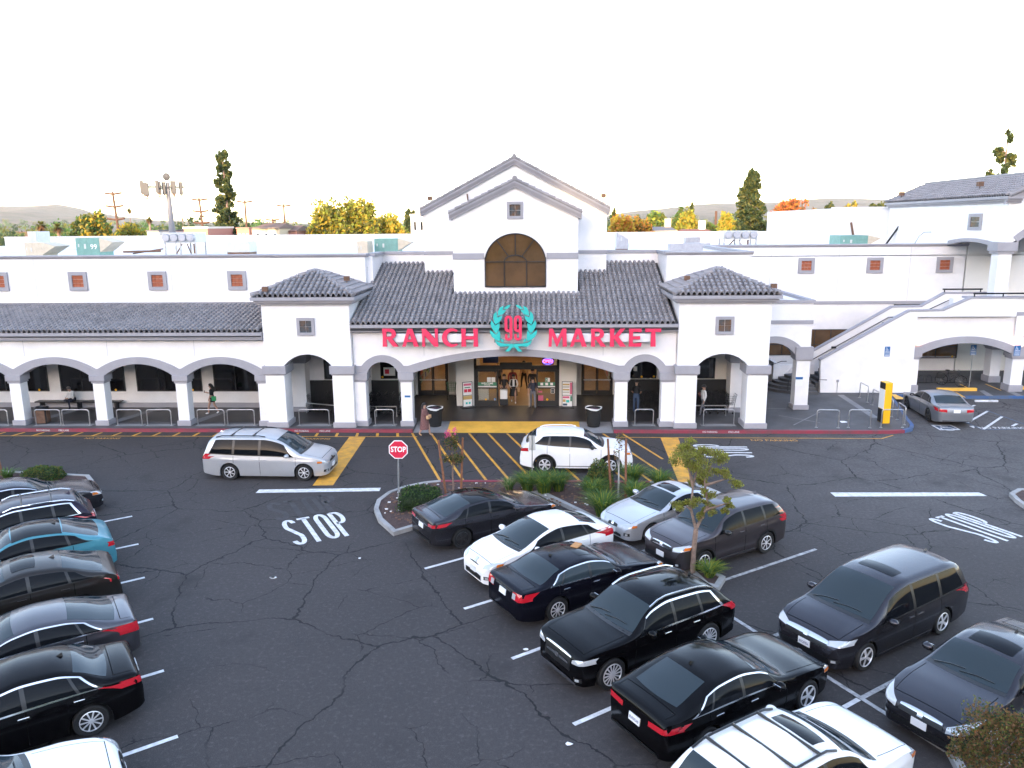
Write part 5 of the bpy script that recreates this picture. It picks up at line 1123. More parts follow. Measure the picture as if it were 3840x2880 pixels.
# ------------------------------------------------------------------ rooftop plant
def ac_unit(label, x0, x1, y, z0, h, m_='acgreen', hood=True, num=None, dpt=1.6):
    t = thing('rooftop_unit', label, 'air conditioner', ((x0+x1)/2, y, z0)); w_ = (x1-x0)/2
    MB().box(-w_, w_, 0, dpt, .2, h).build('cabinet', m_, t, bevel=.02); MB().box(-w_+.05, w_-.05, .05, dpt-.05, -.1, .2).build('curb', 'brown', t)
    MB().box(-w_*.95, -w_*.05, -.012, 0, .28, h-.1).build('access_panel', m_, t); MB().box(w_*.08, w_*.95, -.012, 0, .28, h-.1).build('access_panel', m_, t)
    MB().box(-w_*.8, -w_*.7, -.02, -.013, h*.62, h*.75).box(-w_*.3, -w_*.15, -.02, -.013, h*.55, h*.75).build('label_plate', 'acwhite', t)
    if num: text_obj('number', num, .45, .004, 'white', t, XF((w_*.5, -.02, h*.62), (1, 0, 0), (0, 0, 1)))
    if hood: MB().add([(w_, 0, h), (w_, dpt, h), (w_+.9, dpt, h*.82), (w_+.9, 0, h*.82), (w_, 0, h*.4), (w_, dpt, h*.4)], [(0, 3, 2, 1), (0, 4, 3), (1, 2, 5), (4, 5, 2, 3)]).build('hood', 'actan', t)
    return t
def roofpt(k, x, y, Y): return onY(*q(k, x, y), Y)
def ac_at(label, k, xa, xb, ya, Y, **kw):
    a, c = roofpt(k, xa, ya, Y), roofpt(k, xb, ya, Y); return ac_unit(label, a.x, c.x, Y, 7.8, a.z-7.8, **kw)
ac_at('green rooftop air unit numbered 99 above the left arcade', 5, 565, 745, 690, 50, num='99'); ac_at('green rooftop air unit left of the central gable', 2, 1010, 1190, -10, 52, num=None)
ac_at('long dark green rooftop unit by the corner building', 8, 505, 750, 1145, 57, dpt=2.2)
ac_at('small tan louvred box on the roof left of the gable', 2, 880, 960, 8, 50, m_='actan', hood=False); ac_at('grey box vent on the roof right of the gable', 7, 185, 320, 800, 62, m_='acgrey', hood=False)
ac_at('wide white rooftop unit at the left edge', 5, 180, 310, 725, 49, m_='actan'); ac_at('tall white duct box at the left edge of the roof', 5, 205, 270, 640, 56, m_='acwhite', hood=False); ac_at('small white rooftop units between mast and tall pine', 5, 1700, 1880, 715, 60, m_='acwhite', hood=False)
def condenser(label, k, xa, xb, ya, Y, nfan=4):
    a, c = roofpt(k, xa, ya, Y), roofpt(k, xb, ya, Y); t = thing('condenser', label, 'condenser', ((a.x+c.x)/2, Y, 7.8)); w_ = (c.x-a.x)/2; h = a.z-7.8
    MB().box(-w_, w_, 0, 2, h*.55, h).build('coil_housing', 'acwhite', t, bevel=.03)
    for x in (-w_+.08, 0, w_-.08):
        for y in (.1, 1.9): MB().box(x-.05, x+.05, y-.05, y+.05, 0, h*.55).build('leg', 'galv', t)
    for i in range(nfan): MB().lathe([(.26, 0), (.30, .04), (.30, .3), (.22, .32)], 14, (-w_+(i+.5)*2*w_/nfan, -.30, h*.78), 'y').build('fan', 'acgrey', t)
    MB().tube([(-w_*.6, 1, .1), (-w_*.2, 1, h*.5)], .05, 6).tube([(w_*.3, 1, .1), (w_*.1, 1, h*.5)], .05, 6).tube([(w_*.6, .8, .1), (w_*.6, .8, h*.5)], .07, 6).build('pipework', 'brown', t)
condenser('raised rooftop condenser at the foot of the antenna mast', 5, 1225, 1470, 650, 60); condenser('raised twin rooftop condenser right of the gable', 7, 1370, 1745, 785, 66)
t = thing('roof_duct', 'low dark ducts lying on the roof right of the gable', 'duct', (0, 0, 0)); a, c = roofpt(7, 770, 975, 58), roofpt(7, 1220, 950, 58); MB().box(a.x, c.x, 58, 59, 7.8, a.z+.35).box(a.x+1.5, c.x-.3, 60, 61, 7.8, a.z+.75).build('duct', 'acgrey', t)
a, c = roofpt(5, 930, 790, 58), roofpt(5, 1210, 760, 58); tag(MB().tube([(a.x, 58, 8.15), (c.x, 58, 8.2)], .08, 6).tube([(a.x+.5, 58.4, 8.0), (c.x, 58.4, 8.35)], .05, 6).build('roof_pipes', 'brown'), 'rusty pipes running along the roof left of the mast', 'pipes')
# antenna mast
mat('mastpaint', (.17, .165, .18), .6)
def mast():
    Y = 88.; b0 = onY(*q(5, 1300, 650), Y); tp_ = onY(*q(5, 1262, 270), Y)
    t = thing('antenna_mast', 'white cell phone mast with panel antennas and a round dish on top', 'antenna', (b0.x, Y, 0)); H_ = tp_.z; tx = tp_.x-b0.x
    MB().tube([(0, 0, 0), (0, 0, b0.z), (tx*.7, 0, (b0.z+H_)/2), (tx, 0, H_)], [.42, .36, .27, .19], 14).build('pole', 'mastpaint', t, smooth=50)
    dz = onY(*q(5, 1262, 228), Y); MB().lathe([(.0, -.12), (.36, -.05), (.43, .0), (.41, .08), (0, .12)], 24, (dz.x-b0.x, -.25, dz.z), 'y').build('dish', 'antenna', t, smooth=50)
    for x, z in ((1085, 300), (1112, 315), (1140, 320), (1200, 305), (1222, 300), (1250, 310), (1295, 300), (1345, 305), (1375, 310)):
        p = onY(*q(5, x, z), Y); xx = p.x-b0.x; yy = -.45+rnd.uniform(-.7, .7)
        pn = MB().box(xx-.19, xx+.19, yy-.08, yy+.08, p.z-.75, p.z+.62).build('panel_antenna', 'antenna', t, bevel=.03)
        MB().tube([(xx, yy, p.z-.75), (xx+.1, yy, p.z-1.25), (xx+.25, yy, p.z-.7)], .05, 5).tube([(xx-.1, yy, p.z-.75), (xx-.05, yy, p.z-1.15), (xx+.12, yy, p.z-.7)], .04, 5).build('cable', 'brown', pn)
    p = onY(*q(5, 1240, 310), Y); MB().tube([(tx-2.4, -.3, p.z), (tx+2.1, -.3, p.z)], .07, 6).tube([(tx-2.4, .4, p.z+.2), (tx+2.1, .4, p.z+.2)], .07, 6).tube([(tx-.8, -.6, p.z-.15), (tx+.8, .6, p.z-.15)], .06, 6).build('crossarm', 'antenna', t)
rnd = random.Random(9); mast()
# utility poles
def upole(label, k, x, yt, Y, arms=3, lean=0):
    tp_ = onY(*q(k, x, yt), Y); t = thing('utility_pole', label, 'utility pole', (tp_.x+lean, Y, 0), 0, 'utility poles beyond the roof'); H_ = tp_.z
    MB().tube([(0, 0, 0), (-lean, 0, H_)], [.30, .20], 7).build('pole', 'polewood', t)
    for i in range(arms):
        z = H_-.5-i*2.4; MB().tube([(-1.7-lean*.9, 0, z+.25), (-lean*.9, 0, z), (1.7-lean*.9, 0, z+.25)], .20, 5).build('crossarm', 'polewood', t)
for lb, x, yt, Y, ar in (('tall leaning utility pole with three crossarms left of the mast', 848, 338, 150, 3), ('thin utility pole right of the antenna mast', 1500, 385, 165, 3), ('thin utility pole just right of the tall pine', 1845, 402, 170, 1), ('thin utility pole farther right of the tall pine', 2138, 432, 180, 1), ('faint short utility pole between the houses', 2055, 540, 200, 1)):
    upole(lb, 5, x, yt, Y, ar, .8 if ar == 3 else 0)
t = upole('pale street lamp pole in the trees right of the gable', 7, 1285, 565, 140, 0)
# ------------------------------------------------------------------ trees, houses and hills behind the roof
def bgtree(name, label, k, xa, xb, yt, yb, Y, mats, n_=1500, seed=0, ls=.8, tiers=3, grp='trees beyond the market roof'):
    dw = (xb-xa)*.16; a, c = onY(*q(k, xa-dw, yt), Y), onY(*q(k, xb+dw, yt), Y); W_ = (c.x-a.x)/2; zt = a.z; zb = max(.8, onY(*q(k, xa, yb), Y).z-3); xm = (a.x+c.x)/2; H_ = zt-zb; rnd = random.Random(seed)
    bl = []
    for i in range(tiers):
        for s_ in (-1, 1):
            f_ = i/max(1, tiers-1); bl.append(((s_*W_*.46*(1-.5*f_)+rnd.uniform(-.1, .1)*W_, rnd.uniform(-.3, .3)*W_, zb+H_*(.28+.45*f_)), (W_*.70*(1-.35*f_), W_*.65, H_*.34)))
    bl.append(((0, 0, zt-H_*.24), (W_*.6, W_*.6, H_*.30)))
    return tree(name, label, (xm, Y, 0), bl, n_, ls, mats, max(.15, W_*.07), seed, grp, forks=False)
BT = [('olive bushy tree above the left roof', 5, 610, 830, 515, 672, 112, ['lf_olive', 'lf_green', 'lf_yellow']), ('darker round tree left of the olive one', 5, 520, 640, 545, 672, 118, ['lf_green', 'lf_dark', 'lf_olive']), ('low yellow green trees left of the antenna mast', 5, 830, 1100, 590, 672, 120, ['lf_lime', 'lf_olive', 'lf_yellow']),
      ('bright orange yellow tree left of the gable, left lobe', 5, 2330, 2620, 425, 672, 116, ['lf_yellow', 'lf_lime', 'lf_olive']), ('bright yellow tree left of the gable, right lobe', 5, 2530, 2830, 394, 672, 120, ['lf_yellow', 'lf_lime', 'lf_olive']), ('low golden tree just left of the gable', 5, 2790, 3040, 525, 672, 124, ['lf_yellow', 'lf_lime', 'lf_yellow']),
      ('low dark tree against the left side of the gable', 5, 3040, 3160, 460, 600, 150, ['lf_dark', 'lf_olive']), ('orange yellow tree just right of the gable', 7, 80, 360, 610, 825, 112, ['lf_yellow', 'lf_orange', 'lf_yellow']), ('golden tree right of the orange yellow one', 7, 330, 575, 630, 825, 116, ['lf_yellow', 'lf_olive', 'lf_orange']),
      ('round green tree right of the gable', 7, 480, 740, 572, 780, 135, ['lf_green', 'lf_olive', 'lf_lime']), ('yellow green tree left of the pale pole', 7, 860, 1080, 585, 785, 130, ['lf_lime', 'lf_yellow', 'lf_olive']), ('green tree behind the yellow green one', 7, 820, 960, 540, 720, 150, ['lf_green', 'lf_olive']),
      ('low green hedge trees by the red roof', 7, 1085, 1280, 700, 795, 140, ['lf_green', 'lf_olive', 'lf_dark']), ('yellow tree left of the broad pine', 7, 1310, 1520, 595, 795, 132, ['lf_lime', 'lf_yellow']), ('red orange autumn tree right of the broad pine', 7, 1890, 2330, 445, 795, 122, ['lf_red', 'lf_orange', 'lf_rust', 'lf_orange']),
      ('second orange tree beside the red one', 8, 100, 300, 920, 1105, 118, ['lf_orange', 'lf_yellow', 'lf_rust']), ('dark green tree behind the orange ones', 8, 350, 450, 860, 1010, 170, ['lf_dark', 'lf_olive']), ('green tree tops over the penthouse wall', 8, 520, 660, 870, 960, 150, ['lf_olive', 'lf_yellow']), ('small green tree tops next to the corner building', 8, 720, 940, 868, 960, 155, ['lf_dark', 'lf_olive'])]
for i, (lb, k, xa, xb, yt, yb, Y, ms_) in enumerate(BT): bgtree('tree', lb, k, xa, xb, yt, yb, Y, ms_, 3600 if xb-xa > 180 else 2000, 50+i, .62)
def conifer(label, k, x, yt, wpx, Y, seed, n_=60, gaps=.0, wmin=.12, zlo=2., taper=1.):
    tp_ = onY(*q(k, x, yt), Y); W_ = (onY(*q(k, x+wpx, yt), Y).x-tp_.x); t = thing('pine_tree', label, 'tree', (tp_.x, Y, 0), 0, 'tall conifers'); H_ = tp_.z; rnd = random.Random(seed); b = MB(); tk = MB().tube([(0, 0, 0), (.2, 0, H_*.5), (0, 0, H_)], [.45, .28, .05], 7)
    for i in range(n_):
        f_ = i/n_; z = zlo+(H_-zlo)*f_
        if rnd.random() < gaps: continue
        L_ = W_*(wmin+(1-wmin)*(1-f_)**taper)*rnd.uniform(.55, 1.1); a = rnd.uniform(0, 6.28); e = Vector((math.cos(a)*L_, math.sin(a)*L_, z+L_*rnd.uniform(.05, .35)))
        tk.tube([(0, 0, z), e], [.08, .03], 4)
        for u in (.45, .75, 1.0):
            c = Vector((0, 0, z)).lerp(e, u); leaves(b, rnd, c, (L_*.30, L_*.30, .55), 34, .55, 3, .3)
    leaves(b, rnd, (0, 0, H_-.6), (.5, .5, .9), 40, .5, 3, .3)
    b.build('crown', ['lf_pine', 'lf_dark', 'lf_olive'], t, fix=False); tk.build('trunk', 'bark', t); return t
conifer('tall slender pine standing above the left roof', 5, 1672, 45, 105, 118, 1, 120, .02, .30, 4, .7)
conifer('broad dark pine above the right roof', 7, 1685, 125, 275, 116, 2, 150, .05, .10, 3, .72)
conifer('thin open topped pine above the corner building roof', 8, 2000, 180, 120, 95, 3, 42, .25, .5, 6, .7)
conifer('narrow dark cypress right of the gable', 7, 1012, 488, 32, 150, 4, 40, 0, .5, 4, .5); conifer('small cypress at the gable edge', 7, 162, 548, 30, 150, 5, 34, 0, .4, 4, .6); conifer('small pine tops behind the corner roof', 8, 1830, 565, 60, 105, 6, 30, 0, .4, 6, .6)
def palm(label, k, x, yt, rpx, Y, seed, fat=False):
    tp_ = onY(*q(k, x, yt), Y); r_ = onY(*q(k, x+rpx, yt), Y).x-tp_.x; t = thing('palm_tree', label, 'palm tree', (tp_.x, Y, 0), 0, 'palm trees beyond the roof'); H_ = tp_.z-r_*.5; rnd = random.Random(seed)
    MB().tube([(0, 0, 0), (.1, 0, H_*.6), (0, 0, H_)], [r_*.14, r_*.11, r_*.10] if not fat else [r_*.26, r_*.26, r_*.22], 7).build('trunk', 'bark', t); b = MB()
    for i in range(70):
        a = rnd.uniform(0, 6.28); el = rnd.uniform(-1.3, 1.2); o = Vector((math.cos(a), math.sin(a), 0)); s_ = Vector((-o.y, o.x, 0))*r_*.17
        ps = [Vector((0, 0, H_))+o*r_*u*math.cos(el)+Vector((0, 0, r_*(u*math.sin(el)-.35*u*u))) for u in (0, .5, 1)]
        b.add([ps[0]-s_*.2, ps[0]+s_*.2, ps[1]-s_, ps[1]+s_, ps[2]], [(0, 1, 3, 2), (2, 3, 4)], 1 if el < -.4 else 0)
    b.build('fronds', ['lf_olive', 'lf_rust'], t, fix=False)
for lb, x, yt, rp, Y, ft in (('short fat palm at the far left of the roof', 305, 560, 52, 108, 1), ('second short fat palm at the far left', 432, 578, 48, 110, 1), ('tall thin palm right of the leaning pole', 972, 460, 27, 170, 0), ('palm just left of the antenna mast', 1122, 525, 34, 140, 1), ('small far palm right of the antenna mast', 1375, 538, 15, 220, 0), ('small far palm near the thin poles', 1420, 548, 13, 230, 0), ('tiny far palm left of the yellow tree', 2350, 420, 14, 230, 0)): palm(lb, 5, x, yt, rp, Y, int(x), ft)
mat('h_pink', (.42, .20, .15), .8); mat('h_cream', (.62, .50, .34), .8); mat('h_white', (.7, .66, .6), .8); mat('rf_red', (.22, .07, .045), .8, var=(2, .3)); mat('rf_brown', (.17, .09, .06), .8, var=(2, .3)); mat('rf_grey', (.12, .12, .14), .8)
def house(label, k, xa, xb, yt, ye, Y, wm, rm, flat=False, chim=False):
    a, c = onY(*q(k, xa, yt), Y), onY(*q(k, xb, ye), Y); t = thing('house', label, 'house', ((a.x+c.x)/2, Y, 0), 0, 'houses beyond the market roof'); w_ = (c.x-a.x)/2; ze = c.z; zt = a.z; D = 9
    MB().box(-w_*.95, w_*.95, 0, D, 0, ze).build('wall', wm, t)
    if flat: rf_ = MB().box(-w_, w_, -.2, D+.2, ze, zt).build('roof', rm, t)
    else: rf_ = MB().add([(-w_, -.4, ze-.1), (w_, -.4, ze-.1), (w_, D+.4, ze-.1), (-w_, D+.4, ze-.1), (-w_*.75, D/2, zt), (w_*.75, D/2, zt)], [(0, 1, 5, 4), (1, 2, 5), (2, 3, 4, 5), (3, 0, 4), (3, 2, 1, 0)]).build('roof', rm, t)
    if chim: MB().box(w_*.3, w_*.3+.9, D/2-.4, D/2+.4, ze, zt+1.2).build('chimney', wm, rf_)
    for i in range(3):
        x = -w_*.7+i*w_*.6; o = MB().box(x, x+w_*.28, -.04, 0, ze-2.0, ze-.7).build('window', 'white', t); MB().box(x+.08, x+w_*.28-.08, -.06, -.041, ze-1.92, ze-.78).build('pane', 'glassdark', o)
for a_ in (('pink flat roofed building left of the tall pine', 5, 1380, 1570, 605, 618, 108, 'h_pink', 'h_white', True), ('pink wall building right of the tall pine', 5, 1780, 1880, 610, 618, 112, 'h_pink', 'h_pink', True), ('cream house with brown roof right of the tall pine', 5, 1890, 2110, 578, 612, 108, 'h_cream', 'rf_brown'), ('small house with brown roof behind the poles', 5, 2090, 2240, 595, 632, 112, 'h_pink', 'rf_brown'),
           ('white modern building left of the gable', 5, 3090, 3260, 508, 522, 110, 'h_white', 'h_white', True), ('low white building left of the antenna mast', 5, 1105, 1200, 630, 640, 104, 'h_white', 'rf_grey', True), ('grey roofed house right of the gable', 7, 580, 865, 740, 780, 118, 'h_cream', 'rf_grey', False, True), ('red roofed house right of the gable', 7, 925, 1285, 768, 795, 112, 'h_white', 'rf_red', False, True), ('brown roofed house below the orange trees', 8, 285, 440, 1040, 1085, 112, 'h_cream', 'rf_brown', False, True)): house(*a_)
# rolling hills from horizon profile
prof = [(-1600, 800), (-600, 770), (0, 776), (130, 778), (215, 775), (300, 785), (370, 800), (480, 812), (640, 826), (900, 834), (1300, 838), (1900, 838), (2200, 815), (2450, 788), (2560, 778), (2640, 766), (2740, 768), (2900, 764), (3000, 750), (3120, 745), (3250, 750), (3500, 745), (3900, 752), (5200, 765)]
def hy(x):
    for (x0, y0), (x1, y1) in zip(prof[:-1], prof[1:]):
        if x0 <= x <= x1: f_ = (x-x0)/(x1-x0); f_ = f_*f_*(3-2*f_); return y0+(y1-y0)*f_
    return prof[-1][1]
b = MB(); nx_, ny_ = 150, 26
def hpt(u, v):
    px = -1600+6800*u; Yd = 900+3100*v; rg = onY(px, hy(px), 4000.); x = rg.x*(.35+.65*Yd/4000)
    z = max(2., rg.z)*(v**1.5)*(1 if v < 1 else 1)+(noise.noise(Vector((x/420, Yd/420, 1.3)))*16+noise.noise(Vector((x/150, Yd/150, 4.)))*9)*min(1, v*1.5)
    return (x, Yd, z if v > 0 else -1)
b.grid(hpt, nx_, ny_); mat('hill', (.135, .105, .085), .95, var=(.012, .6, (.05, .055, .035)), spec=.1)
struct(b.build('hills', 'hill', smooth=60))
# far belt of trees and roofs in front of the hills
b = MB(); rnd = random.Random(77)
for kk_ in range(1300):
    Y = 150*math.exp(rnd.random()**.8*2.7); u = rnd.uniform(-1., 1.05); x = u*Y*.78; s_ = rnd.uniform(2.6, 5.)*(1+Y/1500); zb = (max(0, (Y-900)/3100)**1.5*60 if Y > 900 else 0)+(rnd.uniform(1., 3.4) if Y < 420 else 0)
    mi = rnd.choice((0, 0, 1, 2, 2, 1))
    for _ in range(10):
        c = Vector((x+rnd.gauss(0, s_*.4), Y+rnd.gauss(0, s_*.4), zb+abs(rnd.gauss(s_*.7, s_*.4)))); o = len(b.f); leaves(b, rnd, c, (s_*.5, s_*.5, s_*.4), 13, s_*.30, 1, .3)
        for i in range(o, len(b.f)): b.m[i] = mi
far = b.build('distant_trees', ['lf_dark', 'lf_olive', 'lf_green', 'lf_rust', 'lf_lime'], fix=False); far['kind'] = 'stuff'; far['label'] = 'far belt of suburban trees below the hills'; far['category'] = 'trees'
for i in range(34):
    Y = rnd.uniform(330, 1000); x = rnd.uniform(-.75, .8)*Y; t = thing('distant_house', 'tiny pale house far off among the trees', 'house', (x, Y, 0), rnd.uniform(-.5, .5), 'far houses'); wv = rnd.uniform(5, 9)
    zb = 0
    MB().box(-wv, wv, -4, 4, 0, 4.2).build('wall', rnd.choice(('h_white', 'h_cream', 'h_pink')), t); MB().add([(-wv-.5, -4.5, 4.2), (wv+.5, -4.5, 4.2), (wv+.5, 4.5, 4.2), (-wv-.5, 4.5, 4.2), (-wv*.7, 0, 6.4), (wv*.7, 0, 6.4)], [(0, 1, 5, 4), (1, 2, 5), (2, 3, 4, 5), (3, 0, 4), (3, 2, 1, 0)]).build('roof', rnd.choice(('rf_red', 'rf_brown', 'rf_grey')), t)
# unseen hill added behind the viewpoint, shaped to keep lot and facade shaded
tgt = Vector((4.3, 43.3, 8.9)); tt = (-300-tgt.y)/SUNV.y; hole = tgt+SUNV*tt
TE = math.tan(SUN_EL)/math.cos(SUN_AZ)
def sunblock_ridge(u, v):
    x = -900+1800*u if u < .38 or u > .50 else 0
    x = -900+1800*u; y = -300-80*(2*v-1); k = max(0, 1-abs(2*v-1)**1.6)
    h = 14.8+343*TE+noise.noise(Vector((x/37, 0, 2)))*1.2+abs(noise.noise(Vector((x/190, 1, 3))))*16
    n_ = max(0, min(1, 1.5-abs((x-hole.x)/4.0))); h -= n_*(h-hole.z+8)  # notch shaped into the crest to let a sun patch onto the gable
    return (x, y, h*k+noise.noise(Vector((x/60, y/60, 9)))*6*k*(1-k)-1)
struct(MB().grid(sunblock_ridge, 720, 12).build('sunblock_ridge', 'lf_dark', smooth=60))
for i, (x, y, h, r_) in enumerate(((-26, -34, 11, 4.2), (-9, -40, 9, 3.6), (6, -36, 12, 4.), (21, -42, 10, 3.8), (-45, -40, 12, 4.5), (38, -38, 11, 4.))):
    rnd = random.Random(200+i)
    tree('lot_tree', 'broad tree %s behind the viewpoint' % ('nearest the middle left', 'near the centre', 'right of centre', 'farther right', 'at the far left', 'at the far right')[i], (x, y, 0), [((0, 0, h*.55), (r_, r_, h*.28)), ((rnd.uniform(-1, 1), 0, h*.8), (r_*.7, r_*.7, h*.2))], 1500, .7, ['lf_olive', 'lf_yellow', 'lf_rust'], .3, 200+i, 'trees behind the viewpoint', forks=False, shell=.2)

# ------------------------------------------------------------------ warm evening haze
hm = bpy.data.materials.new('haze_air'); hm.use_nodes = True; n = hm.node_tree.nodes; n.clear(); vo = n.new('ShaderNodeVolumePrincipled'); out = n.new('ShaderNodeOutputMaterial')
vo.inputs['Color'].default_value = (.97, .95, .93, 1); vo.inputs['Density'].default_value = HAZE; vo.inputs['Anisotropy'].default_value = .2
hm.node_tree.links.new(vo.outputs[0], out.inputs['Volume'])
M['haze_air'] = hm
hz = MB().box(-6200, 6200, -1000, 4600, -1.2, 260).build('haze', 'haze_air'); hz['kind'] = 'stuff'
# ------------------------------------------------------------------ cars
def paint(nm, c, metal=.35, rough=.38, coat=.5, spec=.3): return mat(nm, c, rough, metal, coat=coat, coatr=.03, var=(1.1, .06), spec=spec)
paint('p_silver', (.50, .51, .53), .5, .35); paint('p_white', (.80, .80, .80), .0, .4); paint('p_black', (.0026, .0024, .0030), .0, .14, .05, .14); paint('p_navy', (.0055, .0055, .0105), .3, .2, .08, .16); paint('p_dgrey', (.044, .042, .050), .75, .27, .4)
paint('p_grey', (.095, .093, .106), .75, .28, .45); paint('p_brown', (.085, .072, .077), .75, .28, .45); paint('p_umber', (.034, .030, .028), .7, .3, .3); paint('p_purple', (.016, .011, .024), .6, .3, .3); paint('p_cyan', (.06, .235, .30), .2, .35, .4); paint('p_lsilver', (.52, .54, .57), .5, .35); paint('p_msilver', (.26, .265, .28), .6, .32)
mat('carglass', (.005, .006, .008), .04, spec=.12); mat('carglass2', (.026, .037, .044), .05, spec=.25); mat('seam', (.0015, .0015, .0015), .8, spec=.1); mat('carblack', (.010, .010, .011), .35, spec=.5); mat('chrome', (.72, .72, .74), .15, 1.); mat('lamp_clear', (.50, .52, .54), .08, .25, coat=1.); mat('lamp_red', (.42, .008, .018), .12, coat=1.); mat('lamp_amber', (.6, .16, .02), .15, coat=1.); mat('rim_silver', (.70, .70, .72), .35, .5); mat('rim_dark', (.03, .03, .033), .35, .5); mat('plate', (.72, .73, .74), .5); mat('ink', (.03, .05, .16), .6); mat('cardboard', (.45, .22, .08), .8)
def pchip(pts):
    xs = [p[0] for p in pts]; ys = [p[1] for p in pts]; n_ = len(xs); h = [xs[i+1]-xs[i] for i in range(n_-1)]; d = [(ys[i+1]-ys[i])/h[i] for i in range(n_-1)]; m_ = [d[0]]
    for i in range(1, n_-1): m_.append(0 if d[i-1]*d[i] <= 0 else (3*(h[i-1]+h[i]))/((2*h[i]+h[i-1])/d[i-1]+(h[i]+2*h[i-1])/d[i]))
    m_.append(d[-1])
    def f_(x):
        if x <= xs[0]: return ys[0]
        if x >= xs[-1]: return ys[-1]
        i = max(j for j in range(n_-1) if xs[j] <= x); t = (x-xs[i])/h[i]; a = ys[i]; c = ys[i+1]
        return a*(2*t**3-3*t*t+1)+h[i]*m_[i]*(t**3-2*t*t+t)+c*(-2*t**3+3*t*t)+h[i]*m_[i+1]*(t**3-t*t)
    return f_
def sstep(x): x = max(0., min(1., x)); return x*x*(3-2*x)
WHC = {}
def wheel_meshes(rt_, style):
    k = (rt_, style)
    if k in WHC: return WHC[k]
    w_ = .21; rr = rt_*(.66 if style[2] == 's' else .70); ns, rm, _ = style
    ty = MB().lathe([(rr*.98, -w_/2+.02), (rt_*.93, -w_/2), (rt_, -w_/2+.03), (rt_, w_/2-.03), (rt_*.93, w_/2), (rr*1.03, w_/2-.01), (rr*.98, w_/2-.02)], 28, axis='y').mesh('wheel', 'rubber', 40)
    b = MB(); b.lathe([(rr, w_/2-.10), (rr, w_/2-.005), (rr*.94, w_/2+.002), (rr*.90, w_/2-.03)], 28, axis='y', mi=0); b.lathe([(rr*.92, w_/2-.06), (.02, w_/2-.06)], 28, axis='y', mi=1)
    for i in range(ns):
        a = 2*math.pi*i/ns; t = Vector((math.cos(a), 0, math.sin(a))); s_ = Vector((-t.z, 0, t.x)); wi, wo_ = (.05, .075) if ns <= 6 else (.024, .034); wi *= rr/.22; wo_ *= rr/.22
        p0, p1 = t*.03, t*rr*.95; y0, y1 = w_/2-.012, w_/2-.02; Y0, Y1 = Vector((0, y0, 0)), Vector((0, y1, 0)); D_ = Vector((0, -.03, 0))
        b.add([p0-s_*wi/2+Y0, p0+s_*wi/2+Y0, p1+s_*wo_/2+Y1, p1-s_*wo_/2+Y1, p0-s_*wi/2+Y0+D_, p0+s_*wi/2+Y0+D_, p1+s_*wo_/2+Y1+D_, p1-s_*wo_/2+Y1+D_], [(0, 3, 2, 1), (0, 4, 7, 3), (1, 2, 6, 5), (4, 5, 6, 7)], 0)
    b.lathe([(.045, w_/2-.03), (.045, w_/2-.004), (.0, w_/2-.002)], 12, axis='y', mi=0)
    ri = b.mesh('rim', [rm, 'carblack'], 40); WHC[k] = (ty, ri); return WHC[k]
